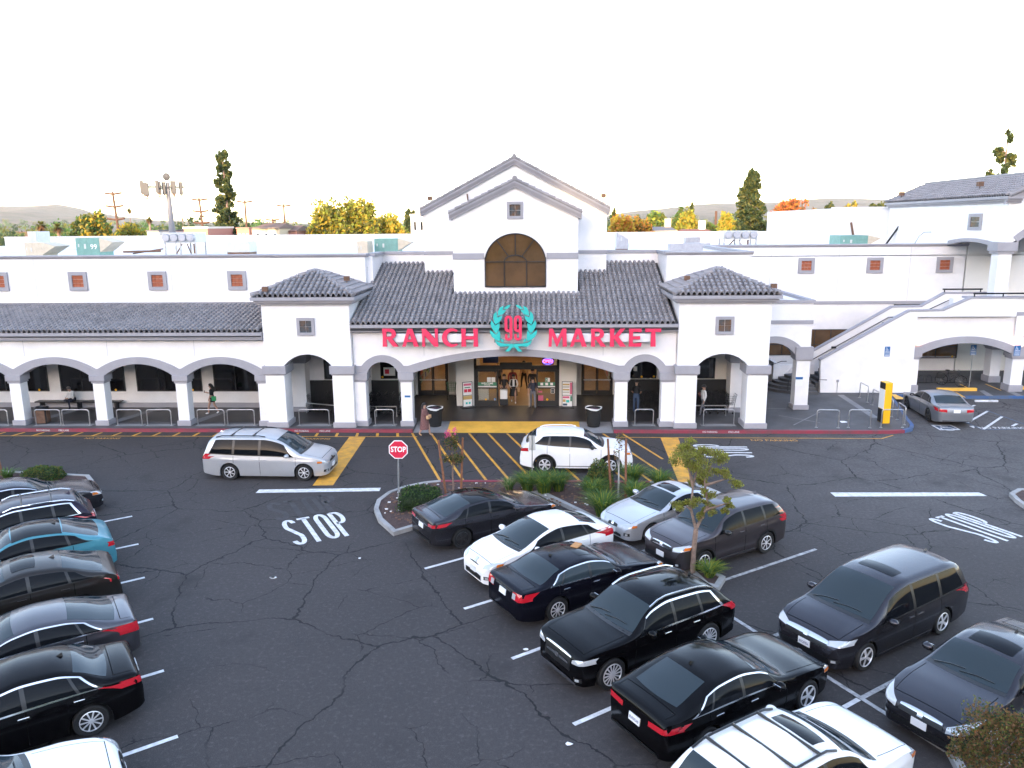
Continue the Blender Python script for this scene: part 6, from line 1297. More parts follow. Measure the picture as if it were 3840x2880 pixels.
def car(label, p, ref, local, heading, group='cars parked in the lot'):
    L, W, rt_ = p['L'], p['W'], p['rt']; top = pchip(p['top']); belt = pchip(p['belt']); zl = p.get('zl', .17); sf = p['foh']; sr = sf+p['wb']; Ra = rt_+.065; kf, kr = p.get('kf', .17), p.get('kr', .12); tm = p.get('tumble', .34)
    X = lambda s: L/2-s
    def hw(s):
        d, e = s, L-s; f_ = 1.
        if d < 1.1: f_ -= kf*(1-d/1.1)**2.4
        if d < .16: f_ -= .13*(1-d/.16)**2
        if e < 1.0: f_ -= kr*(1-e/1.0)**2.4
        if e < .14: f_ -= .10*(1-e/.14)**2
        return W/2*f_
    def zlow(s):
        z = zl
        if s < .35: z += .05*(1-s/.35)**2
        if L-s < .6: z += .12*(1-(L-s)/.6)**1.5
        for c in (sf, sr):
            if abs(s-c) < Ra: z = max(z, rt_+math.sqrt(Ra*Ra-(s-c)**2)*1.0)
        return z
    def fz(s, z):
        zz = max(0., min(1., (z-.2)/(belt(s)-.2))); return .945+.02*zz+.045*math.sin(math.pi*min(1, zz*.95))+.012*math.exp(-((zz-.80)/.07)**2)-.010*math.exp(-((zz-.42)/.16)**2)
    def sec(s):
        zt = top(s); zb = min(belt(s), zt-.035); w_ = hw(s); h = zt-zb; g = sstep(h/.22); ws = w_*fz(s, zb); wr = ws-(.045+tm*max(0, h-.05)); zr_ = zt-(.022+.055*g)
        return zt, zb, w_, ws, wr, zr_, g
    def low_pt(s, z): return Vector((X(s), hw(s)*fz(s, z), z))
    def side_pt(s, t):
        zt, zb, w_, ws, wr, zr_, g = sec(s); return Vector((X(s), ws+(wr-ws)*t+.025*g*math.sin(math.pi*t), zb+(zr_-zb)*t))
    def top_pt(s, v):
        zt, zb, w_, ws, wr, zr_, g = sec(s); return Vector((X(s), wr*v, zr_+(zt-zr_)*(1-v*v)))
    ss = [L*i/46 for i in range(47)]+[.015, .04, .08, .13, .19, .27]+[L-x for x in (.015, .04, .08, .13, .19)]+[c+Ra*math.cos(R(a)) for c in (sf, sr) for a in range(0, 181, 12)]+[c+sg*(Ra+.012) for c in (sf, sr) for sg in (-1, 1)]+[q_[0] for q_ in p['top']]
    ss = sorted(x for x in ss if 0 <= x <= L); st_ = [ss[0]]
    for x in ss[1:]:
        if x-st_[-1] > .009: st_.append(x)
    if st_[-1] < L-1e-6: st_[-1] = L
    rows = []
    for s in st_:
        z0 = zlow(s); zt, zb, *_ = sec(s); z0 = min(z0, zb-.03); h_ = []
        y0 = low_pt(s, z0).y; h_ += [Vector((X(s), 0, z0)), Vector((X(s), y0*.9, z0))]
        for i in range(12): h_.append(low_pt(s, z0+(zb-z0)*i/11))
        for t in (.07, .3, .55, .78, .93): h_.append(side_pt(s, t))
        for v in (.94, .8, .55, .28, 0): h_.append(top_pt(s, v))
        rows.append(h_)
    n_ = len(rows[0]); b = MB(); m_ = 2*n_-2
    for h_ in rows:
        b.v += [tuple(v) for v in h_]+[(v.x, -v.y, v.z) for v in h_[-2:0:-1]]
    clad = p.get('clad', 0)
    for i in range(len(rows)-1):
        for j in range(m_):
            jj = j if j < n_-1 else m_-1-j
            b.f.append((i*m_+j, i*m_+(j+1) % m_, (i+1)*m_+(j+1) % m_, (i+1)*m_+j)); b.m.append(1 if jj < 1+clad or jj == 0 else 0)
    b.f.append(tuple(range(m_-1, -1, -1))); b.m.append(0); o_ = (len(rows)-1)*m_; b.f.append(tuple(o_+j for j in range(m_))); b.m.append(0)
    root = thing('parked_car' if not p.get('drive') else 'car', label, p.get('cat', 'car'), (0, 0, 0), R(heading), group)
    body = b.build('body', [p['paint'], 'carblack'], root, smooth=38)
    bvh = BVHTree.FromPolygons([Vector(v) for v in b.v], b.f)
    def norm(fn, u, v, e=.01):
        a = fn(u+e, v)-fn(u-e, v); c = fn(u, v+e)-fn(u, v-e); k = a.cross(c); k.normalize(); P = fn(u, v)
        return -k if k.dot(P-Vector((P.x*.9, 0, .55))) < 0 else k
    def patch(fn, u0, u1, v0, v1, nu, nv, off, nm, m__, sg=1, parent=root):       # u0.. may be callables of the other parameter
        q_ = MB()
        def g_(i, j):
            v = v0+(v1-v0)*j; a = u0(j) if callable(u0) else u0; c = u1(j) if callable(u1) else u1; u = a+(c-a)*i
            P = fn(u, v)+norm(fn, u, v)*off; return (P.x, P.y*sg, P.z)
        q_.grid(g_, nu, nv); return q_.build(nm, m__, parent, smooth=60)
    # glass
    gl = p.get('glass', 'carglass'); c0, c1 = p['ws']; r0, r1 = p['rw']
    patch(lambda s, v: top_pt(s, v), lambda j: c0+.05+.10*(2*j-1)**2, lambda j: c1-.02+.05*(2*j-1)**2, -.93, .93, 10, 12, .004, 'windshield', p.get('wsglass', 'carglass2'))
    rb_ = p.get('rwin', .88); patch(lambda s, v: top_pt(s, v), lambda j: r0+.03-.03*(2*j-1)**2, lambda j: r1-.03-.07*(2*j-1)**2, -rb_, rb_, 10, 10, .004, 'rear_window', p.get('rwglass', 'carglass2'))
    patch(lambda s, v: top_pt(s, v), lambda j: c0-.05+.09*(2*j-1)**2, lambda j: c0+.05+.10*(2*j-1)**2, -.95, .95, 2, 12, .003, 'cowl', 'carblack')
    for sg in (1, -1):
        for k, (a0, a1, e0, e1) in enumerate(p['side']):
            patch(side_pt, lambda j, a0=a0, a1=a1: a0+(a1-a0)*j, lambda j, e0=e0, e1=e1: e0+(e1-e0)*j, .09, .88, 10, 5, .004, 'side_window', gl, sg)
        s_a, s_b = p['side'][0][0], p['side'][-1][2]
        patch(side_pt, lambda j: p['side'][0][0]-.03+(p['side'][0][1]-p['side'][0][0])*j, lambda j: p['side'][-1][2]+.025+(p['side'][-1][3]-p['side'][-1][2])*j, .075, .895, 30, 5, .0025, 'pillar_trim', 'carblack', sg)
        patch(side_pt, s_a-.02, s_b+.03, .02 if p.get('chrome') else .04, .088, 24, 1, .006, 'window_trim', 'chrome' if p.get('chrome') else 'carblack', sg)
        if p.get('chrome'): patch(side_pt, p['side'][0][1]+.0, p['side'][-1][3]+.04, .88, .95, 24, 1, .006, 'window_trim', 'chrome', sg); patch(side_pt, lambda j: p['side'][-1][2]-.02+(p['side'][-1][3]-p['side'][-1][2])*j, lambda j: p['side'][-1][2]+.05+(p['side'][-1][3]-p['side'][-1][2])*j, .05, .93, 1, 6, .006, 'window_trim', 'chrome', sg)
    # seams: doors, hood, tailgate
    def strip(fn, pts, wd, axis):
        sms = [MB(), MB()]
        for i in range(len(pts)-1):
            a, c = pts[i], pts[i+1]; P = []
            for (u, v), d in ((a, -1), (c, -1), (c, 1), (a, 1)):
                uu, vv = (u+d*wd/2, v) if axis == 'u' else (u, v+d*wd/2); k = fn(uu, vv); P.append(k+norm(fn, uu, vv)*.0025)
            for sm, sg in zip(sms, (1, -1)): sm.add([(x.x, x.y*sg, x.z) for x in P], [(0, 1, 2, 3)])
        for sm in sms: sm.build('panel_seam', 'seam', root)
    for s in p['doors']:
        zz0 = zlow(s)+.04; strip(low_pt, [(s, zz0+(min(belt(s), top(s)-.035)-zz0)*i/6) for i in range(7)], .014, 'u')
    strip(lambda s, v: top_pt(s, v), [(p['hood']+(c0-.06-p['hood'])*i/6, .86) for i in range(7)], .014, 'v'); strip(lambda s, v: top_pt(s, v), [(p['hood'], .86*i/5) for i in range(6)], .014, 'u')
    if p.get('trunk'): strip(lambda s, v: top_pt(s, v), [(r1+.03, .86*i/5) for i in range(6)], .016, 'u'); strip(lambda s, v: top_pt(s, v), [(r1+.03+(L-.18-r1)*i/5, .86) for i in range(6)], .014, 'v')
    # roof panel, sunroof
    if p.get('roofglass'): a, c = p['roofglass']; patch(lambda s, v: top_pt(s, v), a, c, -.97, .97, 10, 12, .003, 'roof_panel', 'carglass')
    if p.get('sunroof'): a, c = p['sunroof']; patch(lambda s, v: top_pt(s, v), lambda j: a+.03*(2*j-1)**4, lambda j: c-.03*(2*j-1)**4, -.62, .62, 4, 8, .005, 'sunroof', 'carglass')
    # front and rear details projected on the bumpers
    def decal(end, y0, y1, zlo, zhi, nm, m__, off=.006, both=True, nu=8, nv=4, parent=root):
        obs_ = []
        for sg in ((1, -1) if both else (1,)):
            q_ = MB(); idx = {}
            for i in range(nu+1):
                for j in range(nv+1):
                    u = i/nu; y = (y0+(y1-y0)*u)*sg; z = (zlo(u) if callable(zlo) else zlo); z += ((zhi(u) if callable(zhi) else zhi)-z)*j/nv
                    hit = bvh.ray_cast(Vector((end*(L/2+1), y, z)), Vector((-end, 0, 0)))
                    if hit[0] is not None and abs(hit[0].x) > L/2-1.15:
                        idx[i, j] = len(q_.v); P = hit[0]+Vector((end, 0, 0))*off*.7+hit[1]*(off if hit[1].x*end > 0 else -off); q_.v.append(tuple(P))
            for i in range(nu):
                for j in range(nv):
                    k = [(i, j), (i+1, j), (i+1, j+1), (i, j+1)]
                    if all(x in idx for x in k): q_.f.append(tuple(idx[x] for x in k)); q_.m.append(0)
            if q_.f: obs_.append(q_.build(nm, m__, parent, smooth=60))
        return obs_
    w2 = W/2
    f_ = p['front']; y0, y1, za, zb_, zc, zd = f_['lamp']
    for o in decal(1, w2*y0, w2*y1, lambda u: za+(zb_-za)*u, lambda u: zc+(zd-zc)*u-.03*(1-u)**2, 'headlight', 'lamp_clear', nu=10): pass
    if f_.get('amber', True): decal(1, w2*(y1-.05), w2*y1, zb_+.01, zb_+.09, 'turn_lamp', 'lamp_amber', .010, nu=4, nv=2)
    for gy, g0, g1, gm in f_['grille']: decal(1, -w2*gy, w2*gy, lambda u: g0, lambda u: g1-.02*abs(2*u-1)**3, 'grille', gm, .006 if gm != 'chrome' else .012, both=False, nu=14)
    decal(1, w2*.66, w2*.84, .34, .44, 'fog_lamp', 'carblack', .006, nu=4, nv=2); decal(1, w2*.71, w2*.79, .36, .42, 'fog_lamp_lens', 'lamp_clear', .012, nu=2, nv=2); decal(-1, -w2*.72, w2*.72, zl+.10, zl+.17, 'rear_valance', 'carblack', .006, both=False, nu=12, nv=2)
    if f_.get('badge'): decal(1, -.055, .055, f_['badge']-.045, f_['badge']+.045, 'emblem', 'chrome', .018, both=False, nu=4)
    def plate(end, z):
        hit = bvh.ray_cast(Vector((end*(L/2+1), 0, z)), Vector((-end, 0, 0)))
        if hit[0] is None: return
        x = hit[0].x+end*.012; o = MB().box(-.008, .008, -.155, .155, -.078, .078).build('license_plate', 'plate', root, loc=(x, 0, z))
        nn = hit[1] if hit[1].x*end > 0 else -hit[1]; o.rotation_euler = (0, -math.asin(max(-.5, min(.5, nn.z*end))), 0)
        tx = p.get('plate', ''); 
        if tx: text_obj('plate_number', tx, .085, .002, 'ink', o, XF((end*.011, 0, -.01), (0, end, 0), (0, 0, 1)), sx=.75)
    plate(1, f_['plate']) if f_.get('plate') else None
    r_ = p['rear']; y0, y1, za, zb_, zc, zd = r_['lamp']
    decal(-1, w2*y0, w2*y1, lambda u: za+(zb_-za)*u, lambda u: zc+(zd-zc)*u, 'taillight', 'lamp_red', nu=10)
    if r_.get('rev'): decal(-1, w2*y0, w2*(y0+.16), za+.02, zc-.02, 'reverse_lamp', 'lamp_clear', .010, nu=3)
    for gy, g0, g1, gm in r_.get('bars', ()): decal(-1, -w2*gy, w2*gy, g0, g1, 'bumper_trim', gm, .010, both=False, nu=14, nv=2)
    plate(-1, r_['plate'])
    # mirrors, handles
    sm_ = p['side'][0][0]+.22
    for sg in (1, -1):
        bp = side_pt(sm_, .10); mm = MB().ball((bp.x+.02, sg*(bp.y+.15), bp.z+.06), .115, 8, sq=(.75, 1.1, .72)).build('mirror', p.get('mirror', p['paint']), root, smooth=60); MB().box(bp.x-.03, bp.x+.04, min(sg*(bp.y-.02), sg*(bp.y+.1)), max(sg*(bp.y-.02), sg*(bp.y+.1)), bp.z-.01, bp.z+.03).build('mirror_arm', 'carblack', mm)
        MB().box(bp.x-.075, bp.x-.068, sg*(bp.y+.15)-.085, sg*(bp.y+.15)+.085, bp.z+.02, bp.z+.10).build('mirror_glass', 'chrome', mm)
        for s in p['handles']:
            hp = low_pt(s, belt(s)-.11); MB().box(hp.x-.10, hp.x+.10, sg*hp.y-.02, sg*hp.y+.02, hp.z-.016, hp.z+.016).build('door_handle', 'chrome' if p.get('chrome') else p['paint'], root, bevel=.008)
    # wipers, antenna
    wp = MB()
    for v0_, v1_ in ((-.15, .62), (-.80, -.08)):
        wp.tube([top_pt(c0+.10, v0_)+Vector((0, 0, .02)), top_pt(c0+.17, (v0_+v1_)/2)+Vector((0, 0, .02)), top_pt(c0+.20, v1_)+Vector((0, 0, .02))], .010, 4)
    wp.build('wiper', 'carblack', root)
    if p.get('fin', True): fp = top_pt(r0-.18, 0); MB().add([(fp.x+.10, 0, fp.z-.01), (fp.x-.07, -.03, fp.z-.01), (fp.x-.07, .03, fp.z-.01), (fp.x-.06, 0, fp.z+.065)], [(0, 1, 3), (0, 3, 2), (1, 2, 3)]).build('antenna_fin', p.get('fincol', p['paint']), root)
    if p.get('rails'):
        a, c, m__ = p['rails']
        for sg in (1, -1):
            pts = [top_pt(a+(c-a)*i/8, .93)+Vector((0, 0, .015 if i in (0, 8) else .05)) for i in range(9)]; MB().tube([(x.x, sg*x.y, x.z) for x in pts], .022, 6).build('roof_rail', m__, root, smooth=60)
        for s in p.get('cross', ()):
            e = top_pt(s, .93)+Vector((0, 0, .055)); MB().tube([(e.x, -e.y, e.z), (e.x, e.y, e.z)], .028, 6).build('crossbar', 'carblack', root, smooth=60)
    if p.get('archtrim'):
        for c in (sf, sr):
            for sg in (1, -1):
                q_ = MB(); R0, R1 = Ra-.005, Ra+.055
                pts = []
                for i in range(15):
                    a = R(-12+204*i/14); row = []
                    for rr_ in (R0, R1):
                        s = c-rr_*math.cos(a); z = rt_+rr_*math.sin(a); z = max(z, zl+.02); P = low_pt(s, z); row.append((P.x, sg*(P.y+.012), P.z))
                    pts.append(row)
                for i in range(14): q_.add([pts[i][0], pts[i+1][0], pts[i+1][1], pts[i][1]], [(0, 1, 2, 3)])
                q_.build('arch_trim', 'carblack', root)
    if p.get('sill'): 
        for sg in (1, -1): patch(low_pt, sf+Ra+.06, sr-Ra-.06, zl+.07, zl+.10, 10, 1, .006, 'side_moulding', p['sill'], sg)
    # wheels
    ty, ri = wheel_meshes(rt_, p['wheel'])
    for c in (sf, sr):
        for sg in (1, -1):
            t = bpy.data.objects.new('wheel', ty); COL.objects.link(t); t.parent = root; t.location = (X(c), sg*(W/2*.985-.105), rt_); t.rotation_euler = (0, 0, 0 if sg > 0 else math.pi)
            k = bpy.data.objects.new('rim', ri); COL.objects.link(k); k.parent = t
    # windscreen contents seen through glass: seats are hinted by a dark dash shelf
    if p.get('extra'): p['extra'](root, top_pt, side_pt, low_pt)
    # place: the named local point stands at ref
    lx, ly = local(p); c, s = math.cos(R(heading)), math.sin(R(heading)); root.location = (ref.x-(c*lx-s*ly), ref.y-(s*lx+c*ly), 0)
    return root
def T(base, **kw): d = dict(base); d.update(kw); return d
FS = dict(lamp=(.50, .93, .58, .66, .70, .80), grille=[(.42, .56, .70, 'carblack'), (.62, .30, .44, 'carblack')], badge=.66, plate=.47)
SED = dict(L=4.85, W=1.83, wb=2.78, foh=.95, rt=.33, paint='p_grey', wheel=(10, 'rim_silver', 's'), top=[(0, .56), (.05, .68), (.22, .78), (.8, .91), (1.42, .99), (2.22, 1.36), (2.72, 1.44), (3.2, 1.42), (3.6, 1.33), (4.28, 1.06), (4.68, 1.03), (4.79, .96), (4.85, .70)],
           belt=[(0, .86), (1.4, .91), (4.3, .99), (4.85, 1.0)], ws=(1.42, 2.22), rw=(3.52, 4.26), side=[(1.72, 1.98, 2.64, 2.62), (2.72, 2.70, 3.58, 3.42), (3.64, 3.48, 3.98, 3.60)], doors=(1.50, 2.68, 3.68), hood=.24, trunk=True, handles=(2.52, 3.46), front=FS,
           rear=dict(lamp=(.46, .95, .74, .78, .90, .93), plate=.80, bars=[(.62, .34, .42, 'carblack')], rev=True))
FAST = T(SED, top=[(0, .54), (.05, .66), (.22, .76), (.8, .88), (1.30, .95), (2.25, 1.36), (2.75, 1.43), (3.2, 1.41), (3.7, 1.30), (4.35, 1.10), (4.62, 1.05), (4.68, .98), (4.72, .70)], L=4.72, W=1.85, wb=2.87, foh=.86, ws=(1.30, 2.25), rw=(3.30, 4.32), side=[(1.62, 1.92, 2.66, 2.64), (2.74, 2.72, 3.55, 3.42), (3.60, 3.47, 4.0, 3.60)], doors=(1.45, 2.70, 3.62), trunk=True)
HAT = T(SED, L=4.48, W=1.75, wb=2.70, foh=.93, rt=.32, top=[(0, .54), (.05, .66), (.2, .77), (.6, .90), (1.02, 1.0), (2.15, 1.43), (2.5, 1.49), (3.1, 1.45), (3.95, 1.22), (4.22, 1.12), (4.40, .98), (4.48, .62)], belt=[(0, .85), (1.0, .92), (4.48, 1.04)], ws=(1.02, 2.15), rw=(3.25, 3.95), side=[(1.34, 1.72, 2.50, 2.48), (2.58, 2.56, 3.38, 3.24), (3.44, 3.30, 3.86, 3.46)], doors=(1.22, 2.54, 3.46), hood=.24, trunk=False, handles=(2.36, 3.26), kf=.22)
SUV = dict(L=4.6, W=1.85, wb=2.66, foh=.92, rt=.355, paint='p_white', wheel=(6, 'rim_silver', 's'), zl=.22, top=[(0, .60), (.05, .80), (.2, .94), (.8, 1.07), (1.18, 1.13), (1.98, 1.57), (2.45, 1.66), (3.5, 1.65), (4.02, 1.59), (4.16, 1.50), (4.42, 1.12), (4.54, .98), (4.6, .66)], belt=[(0, .98), (1.2, 1.03), (3.4, 1.10), (4.6, 1.16)],
           ws=(1.18, 1.98), rw=(4.06, 4.42), side=[(1.46, 1.74, 2.52, 2.50), (2.60, 2.58, 3.38, 3.34), (3.46, 3.42, 4.10, 3.86)], doors=(1.30, 2.56, 3.48), hood=.22, handles=(2.40, 3.28), tumble=.30, front=dict(lamp=(.52, .93, .72, .80, .86, .95), grille=[(.46, .70, .84, 'carblack'), (.66, .36, .52, 'carblack')], badge=.80, plate=.56),
           rear=dict(lamp=(.66, .96, .86, .90, 1.06, 1.10), plate=.84, bars=[(.7, .40, .50, 'carblack')]), clad=1, archtrim=True, sill='carblack', kf=.15, kr=.09)
VAN = T(SUV, tumble=.24, L=5.1, W=1.98, wb=3.02, foh=.93, rt=.335, zl=.18, top=[(0, .56), (.05, .72), (.22, .86), (.7, 1.02), (1.05, 1.10), (2.15, 1.66), (2.7, 1.74), (4.2, 1.73), (4.68, 1.67), (4.82, 1.55), (5.0, 1.06), (5.06, .92), (5.1, .60)], belt=[(0, .92), (1.1, .95), (3.0, .98), (5.1, 1.08)], ws=(1.05, 2.15), rw=(4.72, 5.0), side=[(1.42, 1.84, 2.66, 2.64), (2.76, 2.74, 3.72, 3.70), (3.82, 3.80, 4.72, 4.50)], doors=(1.24, 2.70, 3.76), hood=.24, handles=(2.54, 2.90), clad=0, archtrim=False, sill=None, kf=.20, wheel=(6, 'rim_silver', 's'),
        front=dict(lamp=(.54, .93, .62, .70, .76, .86), grille=[(.36, .66, .76, 'carblack'), (.62, .32, .46, 'carblack')], badge=.74, plate=.50), rear=dict(lamp=(.72, .97, .84, .88, 1.06, 1.10), plate=.86, bars=[]))
CSUV = T(SUV, L=4.75, W=1.92, wb=2.86, foh=.90, top=[(0, .60), (.05, .80), (.22, .93), (.8, 1.03), (1.35, 1.09), (2.2, 1.53), (2.7, 1.61), (3.3, 1.57), (4.15, 1.30), (4.48, 1.17), (4.62, 1.10), (4.70, .98), (4.75, .64)], ws=(1.35, 2.2), rw=(3.45, 4.42), side=[(1.64, 1.92, 2.66, 2.64), (2.74, 2.72, 3.55, 3.48), (3.62, 3.55, 4.14, 3.72)], doors=(1.46, 2.70, 3.66), rear=dict(lamp=(.42, .96, .88, .92, 1.00, 1.06), plate=.62, bars=[(.7, .36, .48, 'carblack')]), handles=(2.52, 3.46), clad=0, archtrim=False, sill=None)
W_FR = lambda p: (p['L']/2-p['foh'], -p['W']/2); W_FL = lambda p: (p['L']/2-p['foh'], p['W']/2); W_RR = lambda p: (p['L']/2-p['foh']-p['wb'], -p['W']/2); W_RL = lambda p: (p['L']/2-p['foh']-p['wb'], p['W']/2)
NOSE = lambda p: (p['L']/2, 0); TAIL = lambda p: (-p['L']/2, 0); T_L = lambda p: (-p['L']/2+.22, p['W']/2-.10); N_R = lambda p: (p['L']/2-.25, -p['W']/2+.12)
HA, HB = 33.5, 213.5
def box_on_roof(root, top_pt, side_pt, low_pt):
    t = top_pt(2.45, .15); o = MB().box(-.16, .16, -.10, .10, 0, .04).build('cardboard_scrap', 'cardboard', root, loc=t+Vector((0, 0, .01))); o.rotation_euler = (0, 0, .5)
def hyb(root, top_pt, side_pt, low_pt): pass
CG = 'cars parked in the middle rows'; LG = 'cars parked along the left side'
# middle row, left side of the spine
car('dark grey fastback electric sedan with black glass roof beside the planted island', T(FAST, paint='p_dgrey', roofglass=(2.27, 3.32), wheel=(5, 'rim_dark', 'l'), rear=dict(lamp=(.50, .97, .82, .84, .90, .94), plate=.72, bars=[(.7, .30, .40, 'carblack'), (.44, .80, .83, 'chrome')]), front=T(FS, grille=[(.6, .30, .40, 'carblack')], badge=None, plate=None), fin=False), G(13, 1630, 1125), W_RR, HA, CG)
car('white hatchback facing the aisle between two dark cars', T(HAT, paint='p_white', wheel=(7, 'rim_silver', 's'), front=dict(lamp=(.56, .95, .62, .70, .74, .84), grille=[(.50, .26, .42, 'carblack'), (.30, .64, .67, 'carblack')], badge=.72, plate=.48), rear=dict(lamp=(.74, .97, .80, .82, 1.05, 1.08), plate=.80, bars=[])), gnd(*q(16, 165, 395), .48), NOSE, HB, CG)
car('navy blue sedan with a cardboard scrap on its roof and silver multi spoke wheels', T(SED, paint='p_navy', chrome=True, wheel=(10, 'rim_silver', 's'), sunroof=(2.32, 2.78), glass='carglass2', extra=box_on_roof, rear=dict(lamp=(.50, .96, .76, .78, .94, .97), plate=.80, bars=[(.40, .90, .93, 'chrome')], rev=True), front=T(FS, lamp=(.52, .93, .56, .66, .68, .80))), G(16, 872, 850), W_RR, HA, CG)
car('black luxury SUV with chrome grille and silver roof rails facing the aisle', T(SUV, L=4.70, W=1.89, wb=2.89, foh=.83, rt=.365, paint='p_black', chrome=True, wheel=(14, 'rim_silver', 'l'), rails=(2.05, 4.0, 'chrome'), roofglass=(2.02, 3.3), top=[(0, .62), (.05, .82), (.2, .94), (.9, 1.06), (1.32, 1.11), (2.08, 1.57), (2.6, 1.67), (3.4, 1.65), (4.0, 1.54), (4.2, 1.42), (4.48, 1.12), (4.62, 1.0), (4.70, .66)], ws=(1.32, 2.08), rw=(4.06, 4.48), side=[(1.60, 1.86, 2.62, 2.60), (2.70, 2.68, 3.45, 3.40), (3.52, 3.47, 4.12, 3.82)], doors=(1.46, 2.66, 3.5), belt=[(0, .96), (1.2, 1.0), (3.4, 1.05), (4.7, 1.12)], clad=0, archtrim=False, sill='carblack', front=dict(lamp=(.55, .95, .70, .76, .80, .88), grille=[(.50, .50, .84, 'carblack'), (.50, .80, .84, 'chrome'), (.42, .64, .69, 'chrome'), (.72, .27, .34, 'chrome')], badge=.67, amber=False, plate=None)), G(16, 1325, 1415), W_FL, HB, CG)
car('glossy black fastback sedan with chrome window outline, rear toward the aisle', T(FAST, L=4.78, paint='p_black', chrome=True, wheel=(5, 'rim_silver', 'l'), plate='8UNX240', top=[(0, .54), (.05, .68), (.22, .80), (.8, .92), (1.45, .99), (2.3, 1.37), (2.8, 1.445), (3.3, 1.42), (3.8, 1.29), (4.4, 1.09), (4.66, 1.04), (4.74, .96), (4.78, .68)], ws=(1.45, 2.3), rw=(3.50, 4.36), rwin=.72, rear=dict(lamp=(.40, .97, .78, .82, .88, .93), plate=.72, bars=[(.66, .28, .36, 'carblack')]), side=[(1.74, 2.02, 2.74, 2.72), (2.82, 2.80, 3.62, 3.46), (3.68, 3.52, 4.12, 3.66)], doors=(1.56, 2.78, 3.70)), gnd(*q(18, 1525, 1085), .34), W_RR, HA, CG)
def rackbars(root, top_pt, side_pt, low_pt): pass
car('white SUV with black roof crossbars and a sunroof at the bottom edge', T(SUV, paint='p_white', rails=(2.15, 4.05, 'carblack'), cross=(2.55, 3.15, 3.75), sunroof=(2.12, 2.48), fin=False, wheel=(7, 'rim_silver', 's')), gnd(*q(17, 1235, 1560), .75), lambda p: (p['L']/2-.20, -p['W']/2+.25), HA, CG)
# middle row, right side of the spine
COUPE = T(SED, L=4.40, W=1.73, wb=2.57, foh=.92, rt=.315, paint='p_lsilver', top=[(0, .52), (.05, .62), (.22, .72), (.8, .88), (1.28, .96), (2.1, 1.32), (2.55, 1.39), (3.0, 1.35), (3.75, 1.10), (4.1, 1.02), (4.32, .94), (4.40, .62)], ws=(1.28, 2.1), rw=(2.95, 3.75), side=[(1.58, 1.84, 2.78, 2.70), (2.86, 2.78, 3.42, 2.98)], doors=(1.40, 2.82), handles=(2.62,), sunroof=(2.16, 2.56), trunk=False, front=T(FS, lamp=(.50, .93, .54, .60, .66, .76), badge=.60, grille=[(.26, .52, .62, 'carblack'), (.5, .26, .36, 'carblack')], plate=.42), fin=False, wheel=(5, 'rim_silver', 'l'))
car('silver two door coupe with a sunroof behind the small tree', COUPE, G(14, 1205, 1075), W_FL, HB, CG)
car('brownish grey compact SUV facing the aisle behind the tree trunk', T(SUV, L=4.52, W=1.82, wb=2.62, foh=.90, rt=.345, paint='p_brown', wheel=(7, 'rim_silver', 's'), clad=1, front=dict(lamp=(.52, .94, .72, .82, .86, .97), grille=[(.46, .70, .84, 'carblack'), (.44, .82, .85, 'chrome'), (.40, .74, .77, 'chrome'), (.60, .34, .48, 'carblack')], badge=.79, plate=.52), rear=dict(lamp=(.80, .97, .90, .92, 1.40, 1.34), plate=.84, bars=[]), mirror='carblack', sill='chrome', fin=True), G(14, 1640, 1330), W_FL, HB, CG)
def dash(root, top_pt, side_pt, low_pt):
    t = top_pt(1.72, -.2); MB().box(-.12, .12, -.10, .10, 0, .012).build('paper_on_dash', 'paper', root, loc=t+Vector((0, 0, .008))).rotation_euler = (0, -.45, .4)
car('dark grey minivan with chrome grille, front plate and sunroof', T(VAN, L=5.2, paint='p_dgrey', wheel=(5, 'rim_silver', 'l'), sunroof=(2.45, 2.85), plate='8XQF856', handles=(2.54, 2.90), front=dict(lamp=(.56, .95, .70, .76, .82, .88), grille=[(.58, .62, .80, 'carblack'), (.58, .72, .80, 'chrome'), (.7, .28, .46, 'carblack')], badge=.75, amber=False, plate=.54), sill='chrome'), G(17, 978, 1012), W_FL, HB, CG)
car('dark grey sedan with a tinted sunroof at the right edge', T(SED, paint='p_dgrey', sunroof=(2.32, 2.80), plate='', front=dict(lamp=(.55, .96, .56, .66, .70, .84), grille=[(.48, .56, .70, 'carblack'), (.46, .66, .71, 'chrome'), (.62, .28, .42, 'carblack')], badge=.65, plate=.47)), gnd(*q(17, 1330, 1362), .47), NOSE, HB, CG)
